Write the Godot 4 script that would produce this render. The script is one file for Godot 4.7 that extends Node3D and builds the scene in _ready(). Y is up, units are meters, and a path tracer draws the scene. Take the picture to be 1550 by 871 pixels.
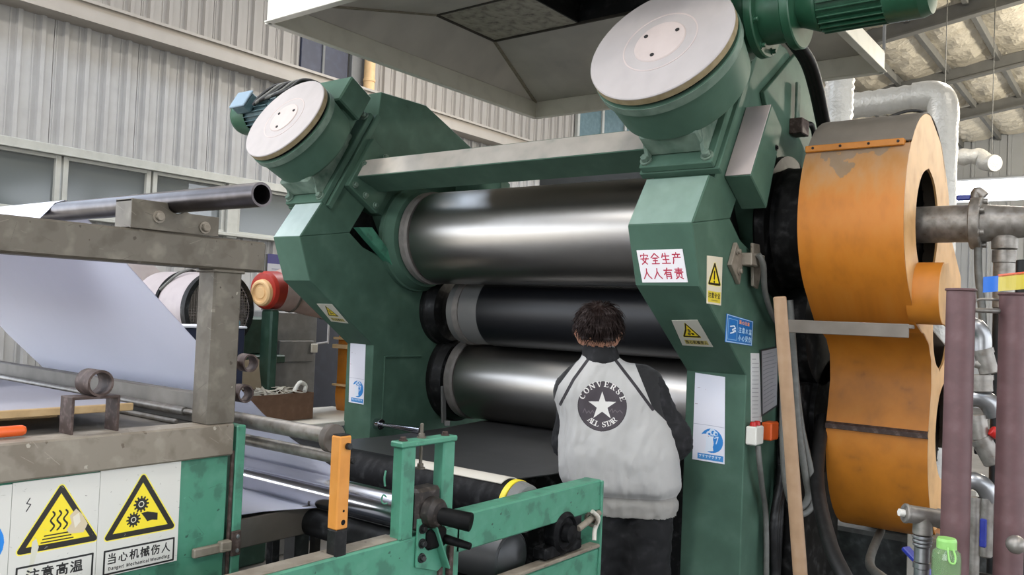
extends Node3D

var M := {}          # materials by name
var org := {}        # world origin of every thing that has parts
var rng := RandomNumberGenerator.new()

# ---------------------------------------------------------------- geometry buffer (world coordinates)
class G:
	var v := PackedVector3Array()
	var n := PackedVector3Array()
	var u := PackedVector2Array()
	var t := Transform3D()

	func tri(a: Vector3, b: Vector3, c: Vector3, na: Vector3, nb: Vector3, nc: Vector3, ua := Vector2.ZERO, ub := Vector2.ZERO, uc := Vector2.ZERO) -> void:
		var flip := (b - a).cross(c - a).dot(na + nb + nc) > 0.0
		a = t * a
		b = t * b
		c = t * c
		na = (t.basis * na).normalized()
		nb = (t.basis * nb).normalized()
		nc = (t.basis * nc).normalized()
		if flip:
			v.append_array([a, c, b])
			n.append_array([na, nc, nb])
			u.append_array([ua, uc, ub])
		else:
			v.append_array([a, b, c])
			n.append_array([na, nb, nc])
			u.append_array([ua, ub, uc])

	func flat(a: Vector3, b: Vector3, c: Vector3, out: Vector3) -> void:
		var k := (b - a).cross(c - a).normalized()
		if k.dot(out) < 0.0:
			k = -k
		tri(a, b, c, k, k, k)

	func quad(a: Vector3, b: Vector3, c: Vector3, d: Vector3, out: Vector3) -> void:
		var k := (c - a).cross(d - b).normalized()
		if k.dot(out) < 0.0:
			k = -k
		tri(a, b, c, k, k, k, Vector2(0, 0), Vector2(1, 0), Vector2(1, 1))
		tri(a, c, d, k, k, k, Vector2(0, 0), Vector2(1, 1), Vector2(0, 1))

	# chamfered box: centre, full size
	func box(c: Vector3, s: Vector3, bv := 0.003, b := Basis()) -> void:
		var h := s * 0.5
		bv = minf(bv, minf(h.x, minf(h.y, h.z)) * 0.6)
		var P := func(sx: float, sy: float, sz: float, ax: int) -> Vector3:
			var q := Vector3(sx * (h.x - bv), sy * (h.y - bv), sz * (h.z - bv))
			q[ax] = [sx, sy, sz][ax] * h[ax]
			return c + b * q
		for ax in 3:
			for s1 in [-1.0, 1.0]:
				var q := []
				for k in [[-1.0, -1.0], [1.0, -1.0], [1.0, 1.0], [-1.0, 1.0]]:
					var w := [0.0, 0.0, 0.0]
					w[ax] = s1
					w[(ax + 1) % 3] = k[0]
					w[(ax + 2) % 3] = k[1]
					q.append(P.call(w[0], w[1], w[2], ax))
				var o := Vector3.ZERO
				o[ax] = s1
				quad(q[0], q[1], q[2], q[3], b * o)
		if bv <= 0.0:
			return
		for ax in 3:       # edges along axis ax
			var a1 := (ax + 1) % 3
			var a2 := (ax + 2) % 3
			for s1 in [-1.0, 1.0]:
				for s2 in [-1.0, 1.0]:
					var q := []
					for k in [[-1.0, a1], [1.0, a1], [1.0, a2], [-1.0, a2]]:
						var w := [0.0, 0.0, 0.0]
						w[ax] = k[0]
						w[a1] = s1
						w[a2] = s2
						q.append(P.call(w[0], w[1], w[2], k[1]))
					var o := Vector3.ZERO
					o[a1] = s1
					o[a2] = s2
					quad(q[0], q[1], q[2], q[3], b * o)
		for sx in [-1.0, 1.0]:
			for sy in [-1.0, 1.0]:
				for sz in [-1.0, 1.0]:
					flat(P.call(sx, sy, sz, 0), P.call(sx, sy, sz, 1), P.call(sx, sy, sz, 2), b * Vector3(sx, sy, sz))

	func bar(a: Vector3, b: Vector3, w: float, h: float, bv := 0.002, up := Vector3.UP) -> void:
		var z := (b - a).normalized()
		if absf(z.dot(up)) > 0.99:
			up = Vector3.RIGHT
		var x := up.cross(z).normalized()
		box((a + b) * 0.5, Vector3(w, h, a.distance_to(b)), bv, Basis(x, z.cross(x), z))

	# profile of (radius, height along axis) turned about the axis; flat between the profile points
	func lathe(p: Array, at: Vector3, axis: Vector3, seg := 32, soft := false) -> void:
		var z := axis.normalized()
		var x := (Vector3.UP if absf(z.y) < 0.9 else Vector3.RIGHT).cross(z).normalized()
		var y := z.cross(x)
		var slopes := []
		for i in p.size() - 1:
			var d: Vector2 = p[i + 1] - p[i]
			slopes.append(Vector2(d.y, -d.x).normalized())
		for i in p.size() - 1:
			var p0: Vector2 = p[i]
			var p1: Vector2 = p[i + 1]
			var s0: Vector2 = slopes[i]
			var s1: Vector2 = slopes[i]
			if soft:
				if i > 0:
					s0 = (s0 + slopes[i - 1]).normalized()
				if i < slopes.size() - 1:
					s1 = (s1 + slopes[i + 1]).normalized()
			for k in seg:
				var t0 := TAU * k / seg
				var t1 := TAU * (k + 1) / seg
				var r0 := x * cos(t0) + y * sin(t0)
				var r1 := x * cos(t1) + y * sin(t1)
				var a := at + r0 * p0.x + z * p0.y
				var b := at + r1 * p0.x + z * p0.y
				var c := at + r1 * p1.x + z * p1.y
				var d := at + r0 * p1.x + z * p1.y
				var na := r0 * s0.x + z * s0.y
				var nb := r1 * s0.x + z * s0.y
				var nc := r1 * s1.x + z * s1.y
				var nd := r0 * s1.x + z * s1.y
				if p0.x > 1e-6:
					tri(a, b, c, na, nb, nc, Vector2(float(k) / seg, 0), Vector2(float(k + 1) / seg, 0), Vector2(float(k + 1) / seg, 1))
				if p1.x > 1e-6:
					tri(a, c, d, na, nc, nd, Vector2(float(k) / seg, 0), Vector2(float(k + 1) / seg, 1), Vector2(float(k) / seg, 1))

	func cyl(a: Vector3, b: Vector3, r: float, r2 := -1.0, seg := 24, bv := 0.002) -> void:
		if r2 < 0.0:
			r2 = r
		var l := a.distance_to(b)
		bv = minf(bv, minf(l * 0.3, minf(r, r2) * 0.4))
		lathe([Vector2(0, 0), Vector2(r - bv, 0), Vector2(r, bv), Vector2(r2, l - bv), Vector2(r2 - bv, l), Vector2(0, l)], a, b - a, seg)

	func pipe(a: Vector3, b: Vector3, ro: float, ri: float, seg := 24) -> void:
		var l := a.distance_to(b)
		lathe([Vector2(ri, 0), Vector2(ro, 0), Vector2(ro, l), Vector2(ri, l), Vector2(ri, 0)], a, b - a, seg)

	func ball(c: Vector3, r: float, seg := 12) -> void:
		var p := []
		for i in 9:
			p.append(Vector2(r * sin(PI * i / 8.0), -r * cos(PI * i / 8.0)))
		lathe(p, c, Vector3.UP, seg, true)

	# round bar along a smooth path
	func tube(pts: Array, r: float, seg := 8, sub := 6, rib := 0.0, ribs := 0.0) -> void:
		var path := []
		for i in pts.size() - 1:
			var p0: Vector3 = pts[maxi(i - 1, 0)]
			var p1: Vector3 = pts[i]
			var p2: Vector3 = pts[i + 1]
			var p3: Vector3 = pts[mini(i + 2, pts.size() - 1)]
			for k in sub:
				path.append(p1.cubic_interpolate(p2, p0, p3, float(k) / sub))
		path.append(pts[-1])
		var x := Vector3.ZERO
		var rings := []
		var dist := 0.0
		for i in path.size():
			var a: Vector3 = path[maxi(i - 1, 0)]
			var b: Vector3 = path[mini(i + 1, path.size() - 1)]
			var z := (b - a).normalized()
			if x == Vector3.ZERO:
				x = (Vector3.UP if absf(z.y) < 0.9 else Vector3.RIGHT).cross(z).normalized()
			x = (x - z * x.dot(z)).normalized()
			var y := z.cross(x)
			if i > 0:
				dist += path[i].distance_to(path[i - 1])
			var rr := r + (rib * sin(dist * ribs) if rib > 0.0 else 0.0)
			var ring := []
			for k in seg:
				var d := x * cos(TAU * k / seg) + y * sin(TAU * k / seg)
				ring.append([path[i] + d * rr, d])
			rings.append([ring, path[i], z])
		for i in rings.size() - 1:
			for k in seg:
				var A = rings[i][0][k]
				var B = rings[i][0][(k + 1) % seg]
				var C = rings[i + 1][0][(k + 1) % seg]
				var D = rings[i + 1][0][k]
				tri(A[0], B[0], C[0], A[1], B[1], C[1])
				tri(A[0], C[0], D[0], A[1], C[1], D[1])
		for e in [[0, -1.0], [rings.size() - 1, 1.0]]:
			var R = rings[e[0]]
			for k in seg:
				flat(R[1], R[0][k][0], R[0][(k + 1) % seg][0], R[2] * e[1])

	# closed polygon in the XY plane of frame f, pushed from z = 0 to z = depth, with chamfered rims
	func prism(poly: PackedVector2Array, f: Transform3D, depth: float, bv := 0.003) -> void:
		if Geometry2D.is_polygon_clockwise(poly):
			poly = poly.duplicate()
			poly.reverse()
		var m := poly.size()
		var inn := PackedVector2Array()
		for i in m:
			var a := poly[(i + m - 1) % m]
			var b := poly[i]
			var c := poly[(i + 1) % m]
			var e0 := (b - a).normalized().orthogonal()
			var e1 := (c - b).normalized().orthogonal()
			var k := (e0 + e1)
			var dn := maxf(k.length_squared() * 0.5, 0.2)
			inn.append(b - k / dn * bv * (1.0 if Geometry2D.is_point_in_polygon(b - k.normalized() * 1e-4, poly) else -1.0))
		var ids := Geometry2D.triangulate_polygon(poly)
		var b3 := f.basis
		for s in 2:
			var zz := depth if s else 0.0
			for i in range(0, ids.size(), 3):
				flat(f * Vector3(inn[ids[i]].x, inn[ids[i]].y, zz), f * Vector3(inn[ids[i + 1]].x, inn[ids[i + 1]].y, zz), f * Vector3(inn[ids[i + 2]].x, inn[ids[i + 2]].y, zz), b3 * Vector3(0, 0, 1.0 if s else -1.0))
		var sg := signf(depth)
		for i in m:
			var j := (i + 1) % m
			var o := (poly[j] - poly[i]).orthogonal()
			var mid := (poly[i] + poly[j]) * 0.5
			if Geometry2D.is_point_in_polygon(mid + o.normalized() * 1e-4, poly):
				o = -o
			var o3 := b3 * Vector3(o.x, o.y, 0).normalized()
			var L := [[inn, 0.0], [poly, bv * sg], [poly, depth - bv * sg], [inn, depth]]
			for k in 3:
				var A: PackedVector2Array = L[k][0]
				var B: PackedVector2Array = L[k + 1][0]
				var bias := b3 * Vector3(0, 0, [-0.7, 0.0, 0.7][k] * sg)
				quad(f * Vector3(A[i].x, A[i].y, L[k][1]), f * Vector3(A[j].x, A[j].y, L[k][1]), f * Vector3(B[j].x, B[j].y, L[k + 1][1]), f * Vector3(B[i].x, B[i].y, L[k + 1][1]), o3 + bias)

	# thin sheet: a profile of (y, z) points run along x; smooth across the profile where soft
	func sheet(p: Array, x0: float, x1: float, th := 0.003, soft := true, cols := 1) -> void:
		var nn := []
		for i in p.size():
			var a: Vector2 = p[maxi(i - 1, 0)]
			var b: Vector2 = p[mini(i + 1, p.size() - 1)]
			nn.append((b - a).orthogonal().normalized())
		for s in [1.0, -1.0]:
			for i in p.size() - 1:
				var n0: Vector2 = nn[i]
				var n1: Vector2 = nn[i + 1]
				var q0: Vector2 = p[i] + n0 * th * 0.5 * s
				var q1: Vector2 = p[i + 1] + n1 * th * 0.5 * s
				var m0 = Vector3(0, n0.x, n0.y) * s
				var m1 = Vector3(0, n1.x, n1.y) * s
				if not soft:
					var e: Vector2 = (p[i + 1] - p[i]).orthogonal().normalized()
					m0 = Vector3(0, e.x, e.y) * s
					m1 = m0
				for c in cols:
					var xa := lerpf(x0, x1, float(c) / cols)
					var xb := lerpf(x0, x1, float(c + 1) / cols)
					var A := Vector3(xa, q0.x, q0.y)
					var B := Vector3(xb, q0.x, q0.y)
					var C := Vector3(xb, q1.x, q1.y)
					var D := Vector3(xa, q1.x, q1.y)
					var ua := float(c) / cols
					var ub := float(c + 1) / cols
					var va := float(i) / (p.size() - 1)
					var vb := float(i + 1) / (p.size() - 1)
					tri(A, B, C, m0, m0, m1, Vector2(ua, va), Vector2(ub, va), Vector2(ub, vb))
					tri(A, C, D, m0, m1, m1, Vector2(ua, va), Vector2(ub, vb), Vector2(ua, vb))
		for i in p.size() - 1:
			for x in [x0, x1]:
				var h0: Vector2 = nn[i] * th * 0.5
				var h1: Vector2 = nn[i + 1] * th * 0.5
				quad(Vector3(x, p[i].x + h0.x, p[i].y + h0.y), Vector3(x, p[i + 1].x + h1.x, p[i + 1].y + h1.y), Vector3(x, p[i + 1].x - h1.x, p[i + 1].y - h1.y), Vector3(x, p[i].x - h0.x, p[i].y - h0.y), Vector3(signf(x - (x0 + x1) * 0.5), 0, 0))
		for e in [0, p.size() - 1]:
			var h: Vector2 = nn[e] * th * 0.5
			var q: Vector2 = p[e]
			var d: Vector2 = (p[1] - p[0]) * -1.0 if e == 0 else p[-1] - p[-2]
			quad(Vector3(x0, q.x + h.x, q.y + h.y), Vector3(x1, q.x + h.x, q.y + h.y), Vector3(x1, q.x - h.x, q.y - h.y), Vector3(x0, q.x - h.x, q.y - h.y), Vector3(0, d.x, d.y))

	func hexbolt(c: Vector3, axis: Vector3, r: float, h: float) -> void:
		lathe([Vector2(r * 1.5, 0), Vector2(r * 1.5, h * 0.3), Vector2(r, h * 0.3)], c, axis, 12)
		lathe([Vector2(r, h * 0.3), Vector2(r, h * 0.9), Vector2(r * 0.85, h), Vector2(0, h)], c, axis, 6)

	func base() -> Vector3:
		var b := AABB(v[0], Vector3.ZERO)
		for p in v:
			b = b.expand(p)
		return Vector3(b.get_center().x, b.position.y, b.get_center().z)

	func mesh(o: Vector3) -> ArrayMesh:
		var a := []
		a.resize(Mesh.ARRAY_MAX)
		var w := v.duplicate()
		for i in w.size():
			w[i] -= o
		a[Mesh.ARRAY_VERTEX] = w
		a[Mesh.ARRAY_NORMAL] = n
		a[Mesh.ARRAY_TEX_UV] = u
		var m := ArrayMesh.new()
		m.add_surface_from_arrays(Mesh.PRIMITIVE_TRIANGLES, a)
		return m


# ---------------------------------------------------------------- canvas for flat print
class Cv:
	var im: Image
	func _init(w: int, h: int, c: Color) -> void:
		im = Image.create(w, h, true, Image.FORMAT_RGB8)
		im.fill(c)
	func poly(p: PackedVector2Array, c: Color) -> void:
		var lo := INF
		var hi := -INF
		for q in p:
			lo = minf(lo, q.y)
			hi = maxf(hi, q.y)
		for y in range(maxi(int(lo), 0), mini(int(hi) + 1, im.get_height())):
			var yy := y + 0.5
			var xs := []
			for i in p.size():
				var a := p[i]
				var b := p[(i + 1) % p.size()]
				if (a.y <= yy) != (b.y <= yy):
					xs.append(a.x + (yy - a.y) * (b.x - a.x) / (b.y - a.y))
			xs.sort()
			for k in range(0, xs.size() - 1, 2):
				var x0 := maxi(roundi(xs[k]), 0)
				var x1 := mini(roundi(xs[k + 1]), im.get_width())
				if x1 > x0:
					im.fill_rect(Rect2i(x0, y, x1 - x0, 1), c)
	func disc(o: Vector2, r: float, c: Color) -> void:
		var p := PackedVector2Array()
		for i in 28:
			p.append(o + Vector2.from_angle(TAU * i / 28) * r)
		poly(p, c)
	func rect(a: Vector2, b: Vector2, c: Color) -> void:
		im.fill_rect(Rect2i(Vector2i(a), Vector2i(b - a)), c)
	func line(p: PackedVector2Array, w: float, c: Color) -> void:
		for i in p.size() - 1:
			var o := (p[i + 1] - p[i]).normalized().orthogonal() * w * 0.5
			poly(PackedVector2Array([p[i] + o, p[i + 1] + o, p[i + 1] - o, p[i] - o]), c)
		for q in p:
			disc(q, w * 0.5, c)
	# strokes of a character on a 10 x 10 grid: "x,y x,y|x,y x,y"
	func glyph(s: String, at: Vector2, size: Vector2, w: float, c: Color) -> void:
		for k in s.split("|"):
			var p := PackedVector2Array()
			for q in k.split(" "):
				var xy := q.split(",")
				p.append(at + Vector2(float(xy[0]), float(xy[1])) * size / 10.0)
			line(p, w, c)
	# latin text from font outlines; xf places text units (pixels, baseline origin, y down)
	func text(s: String, size: float, xf: Transform2D, c: Color, font := "Droid Sans", bold := false, wide := 1.0) -> void:
		var tm := TextMesh.new()
		var f := SystemFont.new()
		f.font_names = PackedStringArray([font])
		f.font_weight = 700 if bold else 400
		tm.font = f
		tm.font_size = 48
		tm.pixel_size = size / 48.0
		tm.depth = 0.0
		tm.text = s
		tm.vertical_alignment = VERTICAL_ALIGNMENT_BOTTOM
		var a := tm.get_mesh_arrays()
		var vs: PackedVector3Array = a[Mesh.ARRAY_VERTEX]
		var ix: PackedInt32Array = a[Mesh.ARRAY_INDEX] if a[Mesh.ARRAY_INDEX] != null else PackedInt32Array(range(vs.size()))
		for i in range(0, ix.size() - 2, 3):
			var p := PackedVector2Array()
			for k in 3:
				var q := vs[ix[i + k]]
				p.append(xf * Vector2(q.x * wide, -q.y))
			poly(p, c)
	# text round a circle; each letter stands on the radius
	func arc_text(s: String, o: Vector2, r: float, a0: float, a1: float, size: float, c: Color, inside := false) -> void:
		for i in s.length():
			if s[i] == " ":
				continue
			var a := lerpf(a0, a1, float(i) / (s.length() - 1))
			var d := Vector2.from_angle(a)
			var x := Transform2D(a + PI / 2 if not inside else a - PI / 2, o + d * r)
			text(s[i], size, x, c, "Droid Serif", true)
	func done() -> ImageTexture:
		im.generate_mipmaps()
		return ImageTexture.create_from_image(im)


# ---------------------------------------------------------------- scene helpers
func tag(o: Node3D, label: String, category := "", group := "", kind := "") -> Node3D:
	if label:
		o.set_meta("label", label)
	if category:
		o.set_meta("category", category)
	if group:
		o.set_meta("group", group)
	if kind:
		o.set_meta("kind", kind)
	return o

func title(called: String, par: Node) -> String:
	var k := 0
	var s := called
	while par.has_node(NodePath(s)):
		k += 1
		s = "%s_%03d" % [called, k]
	return s

func thing(called: String, label: String, category: String, at: Vector3, group := "", kind := "") -> Node3D:
	var o := Node3D.new()
	o.name = title(called, self)
	o.position = at
	add_child(o, true)
	org[o] = at
	return tag(o, label, category, group, kind)

# commits a buffer as one mesh: a thing of its own at the top level, else a part of par
func put(called: String, g: G, m: Material, par: Node3D = null, label := "", category := "", group := "", kind := "") -> MeshInstance3D:
	var o := MeshInstance3D.new()
	var p: Node = par if par else self
	o.name = title(called, p)
	var at: Vector3 = org[par] if par else g.base()
	o.mesh = g.mesh(at)
	o.material_override = m
	if not par:
		o.position = at
	p.add_child(o, true)
	org[o] = at
	tag(o, label, category, group, kind)
	return o

func noise_tex(freq: float, ramp: Gradient, octaves := 4, s := 0, size := 256, type := FastNoiseLite.TYPE_SIMPLEX_SMOOTH) -> NoiseTexture2D:
	var f := FastNoiseLite.new()
	f.noise_type = type
	f.seed = s
	f.frequency = freq
	f.fractal_octaves = octaves
	var t := NoiseTexture2D.new()
	t.width = size
	t.height = size
	t.seamless = true
	t.noise = f
	t.color_ramp = ramp
	return t

func ramp(stops: Array) -> Gradient:
	var g := Gradient.new()
	var o := PackedFloat32Array()
	var c := PackedColorArray()
	for s in stops:
		o.append(s[0])
		c.append(s[1])
	g.offsets = o
	g.colors = c
	return g

# a surface with slight tonal variety; dirt shows in the low end of the noise
func mk(called: String, col: Color, rough: float, metal := 0.0, vary := 0.06, scale := 2.0, dirt := Color(0, 0, 0, 0), share := 0.0, relief := 0.0) -> StandardMaterial3D:
	var m := StandardMaterial3D.new()
	m.resource_name = called
	m.roughness = rough
	m.metallic = metal
	if vary > 0.0 or share > 0.0:
		var st := [[0.0, col.darkened(vary)], [0.5, col], [1.0, col.lightened(vary)]]
		if share > 0.0:
			st = [[0.0, dirt], [share * 0.7, dirt.lerp(col, 0.5)], [share + 0.16, col.darkened(vary)], [0.66, col], [1.0, col.lightened(vary)]]
		m.albedo_texture = noise_tex(0.012, ramp(st), 5, called.hash() % 1000)
		m.uv1_triplanar = true
		m.uv1_world_triplanar = false
		m.uv1_scale = Vector3.ONE * scale
	else:
		m.albedo_color = col
	if relief > 0.0:
		m.heightmap_enabled = true
		m.heightmap_texture = noise_tex(0.04, ramp([[0.0, Color.BLACK], [1.0, Color.WHITE]]), 4, called.hash() % 777)
		m.heightmap_scale = relief
		m.uv1_triplanar = true
		m.uv1_scale = Vector3.ONE * scale
	M[called] = m
	return m

# bare or painted metal with smears, scratches and small chips, computed once per surface
func scratched(called: String, base: Color, dark: Color, pale: Color, rough: float, metal: float, scale: float, chips: int, lines: int) -> StandardMaterial3D:
	var r := RandomNumberGenerator.new()
	r.seed = called.hash() % 10000
	var cv := Cv.new(512, 512, base)
	var nz := FastNoiseLite.new()
	nz.seed = called.hash() % 500
	nz.frequency = 0.008
	nz.fractal_octaves = 5
	var a := nz.get_seamless_image(512, 512)
	for y in 512:
		for x in 512:
			var t := a.get_pixel(x, y).r
			var c := base.lerp(dark, clampf((0.42 - t) * 2.2, 0.0, 0.45))
			c = c.lerp(pale, clampf((t - 0.58) * 1.8, 0.0, 0.4))
			cv.im.set_pixel(x, y, c)
	for i in lines:
		var p := Vector2(r.randf() * 512, r.randf() * 512)
		var d := Vector2.from_angle(r.randfn() * 0.5) * r.randf_range(10, 60)
		cv.line(PackedVector2Array([p, p + d]), r.randf_range(0.6, 1.6), base.lerp(pale if i % 2 else dark, 0.45))
	for i in chips:
		var p := Vector2(r.randf() * 512, r.randf() * 512)
		var s := r.randf_range(2.0, 9.0)
		var q := PackedVector2Array()
		for k in 7:
			q.append(p + Vector2.from_angle(TAU * k / 7) * s * r.randf_range(0.35, 1.0))
		cv.poly(q, pale if i % 3 == 0 else dark)
	var m := StandardMaterial3D.new()
	m.resource_name = called
	m.albedo_texture = cv.done()
	m.roughness = rough
	m.metallic = metal
	m.uv1_triplanar = true
	m.uv1_scale = Vector3.ONE * scale
	M[called] = m
	return m

func printed(t: Texture2D, rough := 0.45) -> StandardMaterial3D:
	var m := StandardMaterial3D.new()
	m.albedo_texture = t
	m.roughness = rough
	m.texture_repeat = false
	return m

# thin printed plate through four corners (top left, top right, bottom right, bottom left), raised along its normal
func plate(called: String, c: Array, tex: Material, label: String, category := "sign", out := Vector3.BACK, group := "", par: Node3D = null) -> MeshInstance3D:
	var g := G.new()
	var a: Vector3 = c[0]
	var b: Vector3 = c[1]
	var d: Vector3 = c[3]
	var k := (b - a).cross(d - a).normalized()
	if k.dot(out) < 0.0:
		k = -k
	var f := []
	for q in c:
		f.append(q + k * 0.0025)
	g.quad(f[0], f[1], f[2], f[3], k)
	var back := []
	for q in c:
		back.append(q + k * 0.0004)
	for i in c.size():
		var j := (i + 1) % c.size()
		var cen: Vector3 = (c[0] + c[2]) * 0.5
		g.tri(f[i], f[j], back[j], ((f[i] + f[j]) * 0.5 - cen).normalized(), ((f[i] + f[j]) * 0.5 - cen).normalized(), ((f[i] + f[j]) * 0.5 - cen).normalized())
		g.tri(f[i], back[j], back[i], ((f[i] + f[j]) * 0.5 - cen).normalized(), ((f[i] + f[j]) * 0.5 - cen).normalized(), ((f[i] + f[j]) * 0.5 - cen).normalized())
	return put(called, g, tex, par, label, category, group)

func yz(x: float) -> Transform3D:          # frame whose polygon (z, y) is pushed along +x
	return Transform3D(Basis(Vector3(0, 0, 1), Vector3(0, 1, 0), Vector3(1, 0, 0)), Vector3(x, 0, 0))

func _ready() -> void:
	rng.seed = 20240
	# ---- camera
	var cam := Camera3D.new()
	cam.name = "camera"
	cam.position = Vector3(0, 1.65, 0)
	cam.rotation_degrees = Vector3(1.7454, 37.342, 2.3562)
	cam.fov = 37.482
	cam.near = 0.05
	cam.far = 120.0
	add_child(cam)
	# ---- sky and exposure
	var we := WorldEnvironment.new()
	we.name = "world"
	var env := Environment.new()
	env.background_mode = Environment.BG_SKY
	var sky := Sky.new()
	var sm := ProceduralSkyMaterial.new()
	sm.sky_top_color = Color(0.80, 0.86, 0.95)
	sm.sky_horizon_color = Color(0.95, 0.96, 0.97)
	sm.ground_bottom_color = Color(0.62, 0.61, 0.59)
	sm.ground_horizon_color = Color(0.74, 0.73, 0.71)
	sky.sky_material = sm
	env.sky = sky
	env.background_energy_multiplier = 5.5
	env.tonemap_mode = Environment.TONE_MAPPER_LINEAR
	env.tonemap_exposure = 1.2
	env.sdfgi_enabled = true
	env.ssao_enabled = true
	env.ssil_enabled = true
	we.environment = env
	add_child(we)
	materials()
	# ---- unseen ceiling lamps added as fill light (a glowing tray and a light of the same size just below it)
	fill_lamps()
	structure()
	hood()
	calender()
	gear_cover()
	cart()
	conveyor()
	background_left()
	pipework()
	person()


func materials() -> void:
	mk("green", Color(0.30, 0.405, 0.345), 0.42, 0.0, 0.05, 1.6, Color(0.25, 0.34, 0.29), 0.16)
	M["green"].metallic_specular = 0.22
	M["green"].roughness = 0.55
	mk("green_dust_thick", Color(0.66, 0.72, 0.70), 0.7, 0.0, 0.03, 3.0, Color(0.58, 0.66, 0.63), 0.2)
	mk("green_dust_thin", Color(0.47, 0.56, 0.51), 0.65, 0.0, 0.04, 3.0, Color(0.42, 0.52, 0.46), 0.25)
	scratched("green_light", Color(0.29, 0.53, 0.43), Color(0.19, 0.33, 0.27), Color(0.36, 0.58, 0.49), 0.42, 0.0, 2.6, 18, 24)
	mk("green_motor", Color(0.15, 0.32, 0.23), 0.35, 0.0, 0.08, 3.0)
	mk("green_dusty", Color(0.42, 0.50, 0.44), 0.7, 0.0, 0.10, 3.0, Color(0.22, 0.33, 0.27), 0.3)
	mk("teal_grey", Color(0.30, 0.40, 0.42), 0.45, 0.0, 0.08, 3.0)
	mk("dust_white", Color(0.67, 0.645, 0.635), 0.75, 0.0, 0.03, 3.0)
	mk("dust_pink", Color(0.74, 0.69, 0.67), 0.75, 0.0, 0.04, 3.0)
	mk("card_edge", Color(0.55, 0.49, 0.36), 0.8, 0.0, 0.15, 6.0)
	mk("beam_dust", Color(0.70, 0.675, 0.635), 0.6, 0.0, 0.05, 2.0, Color(0.52, 0.54, 0.5), 0.18)
	mk("orange", Color(0.74, 0.46, 0.12), 0.5, 0.0, 0.05, 2.5, Color(0.58, 0.36, 0.12), 0.18)
	mk("orange_post", Color(0.80, 0.53, 0.22), 0.5, 0.0, 0.05, 4.0)
	mk("dust_grey", Color(0.47, 0.44, 0.40), 0.85, 0.0, 0.05, 3.0)
	mk("tan_plate", Color(0.80, 0.62, 0.40), 0.6, 0.0, 0.05, 2.0, Color(0.66, 0.47, 0.24), 0.2)
	mk("black_iron", Color(0.05, 0.048, 0.046), 0.55, 0.0, 0.2, 4.0)
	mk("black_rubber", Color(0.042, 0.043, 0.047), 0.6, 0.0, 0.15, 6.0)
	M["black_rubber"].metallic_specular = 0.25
	M["black_iron"].metallic_specular = 0.25
	mk("navy_film", Color(0.03, 0.033, 0.055), 0.42, 0.0, 0.0)
	mk("dark_iron", Color(0.14, 0.14, 0.14), 0.5, 0.5, 0.2, 4.0, Color(0.07, 0.06, 0.05), 0.3)
	scratched("worn_steel", Color(0.385, 0.36, 0.315), Color(0.28, 0.25, 0.21), Color(0.56, 0.53, 0.48), 0.55, 0.3, 2.4, 26, 60)
	scratched("worn_steel_pale", Color(0.53, 0.495, 0.44), Color(0.40, 0.355, 0.30), Color(0.66, 0.63, 0.57), 0.55, 0.25, 2.4, 30, 70)
	mk("rusty", Color(0.31, 0.25, 0.225), 0.65, 0.3, 0.15, 12.0, Color(0.22, 0.16, 0.13), 0.35)
	mk("dark_steel", Color(0.27, 0.25, 0.25), 0.32, 0.85, 0.1, 4.0)
	mk("galvanised", Color(0.60, 0.60, 0.60), 0.35, 0.85, 0.12, 8.0)
	mk("zinc", Color(0.56, 0.54, 0.51), 0.45, 0.6, 0.10, 8.0, Color(0.38, 0.34, 0.3), 0.25)
	mk("chrome", Color(0.80, 0.80, 0.82), 0.16, 1.0, 0.03, 6.0)
	mk("roll_steel", Color(0.63, 0.615, 0.595), 0.31, 1.0, 0.02, 2.0)
	mk("collar", Color(0.52, 0.50, 0.48), 0.6, 0.3, 0.08, 6.0)
	mk("wall_low", Color(0.635, 0.63, 0.62), 0.55, 0.0, 0.04, 1.3)
	mk("wall_high", Color(0.60, 0.575, 0.54), 0.55, 0.0, 0.03, 0.7)
	mk("wall_back", Color(0.64, 0.65, 0.66), 0.6, 0.0, 0.03, 0.5)
	mk("gutter", Color(0.62, 0.59, 0.55), 0.5, 0.0, 0.03, 1.0)
	mk("frame_alu", Color(0.66, 0.66, 0.63), 0.45, 0.1, 0.04, 3.0)
	mk("concrete", Color(0.46, 0.45, 0.435), 0.75, 0.0, 0.08, 0.6, Color(0.37, 0.36, 0.35), 0.2)
	mk("steel_grey", Color(0.43, 0.43, 0.42), 0.6, 0.0, 0.05, 1.0)
	var foil := mk("foil", Color(0.90, 0.865, 0.79), 0.42, 0.3, 0.06, 1.4)
	foil.normal_enabled = true
	foil.normal_texture = crinkle()
	foil.normal_scale = 0.7
	var df := mk("duct_foil", Color(0.78, 0.775, 0.75), 0.38, 0.25, 0.06, 3.0)
	df.normal_enabled = true
	df.normal_texture = foil.normal_texture
	df.normal_scale = 0.5
	mk("hood_metal", Color(0.74, 0.72, 0.68), 0.5, 0.0, 0.05, 0.9, Color(0.63, 0.61, 0.585), 0.25)
	mk("hood_soot", Color(0.66, 0.64, 0.58), 0.6, 0.0, 0.08, 4.0, Color(0.34, 0.32, 0.29), 0.22)
	mk("hood_rim", Color(0.80, 0.79, 0.74), 0.45, 0.2, 0.05, 2.0)
	mk("soot", Color(0.035, 0.032, 0.03), 0.8, 0.0, 0.2, 3.0)
	mk("seam", Color(0.24, 0.22, 0.19), 0.7, 0.1, 0.1, 3.0)
	mk("hip_seal", Color(0.52, 0.49, 0.42), 0.7, 0.0, 0.12, 8.0)
	mk("white_film", Color(0.91, 0.915, 0.965), 0.5, 0.0, 0.015, 1.0)
	mk("white_film_warm", Color(0.78, 0.77, 0.80), 0.5, 0.0, 0.02, 1.0)
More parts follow.
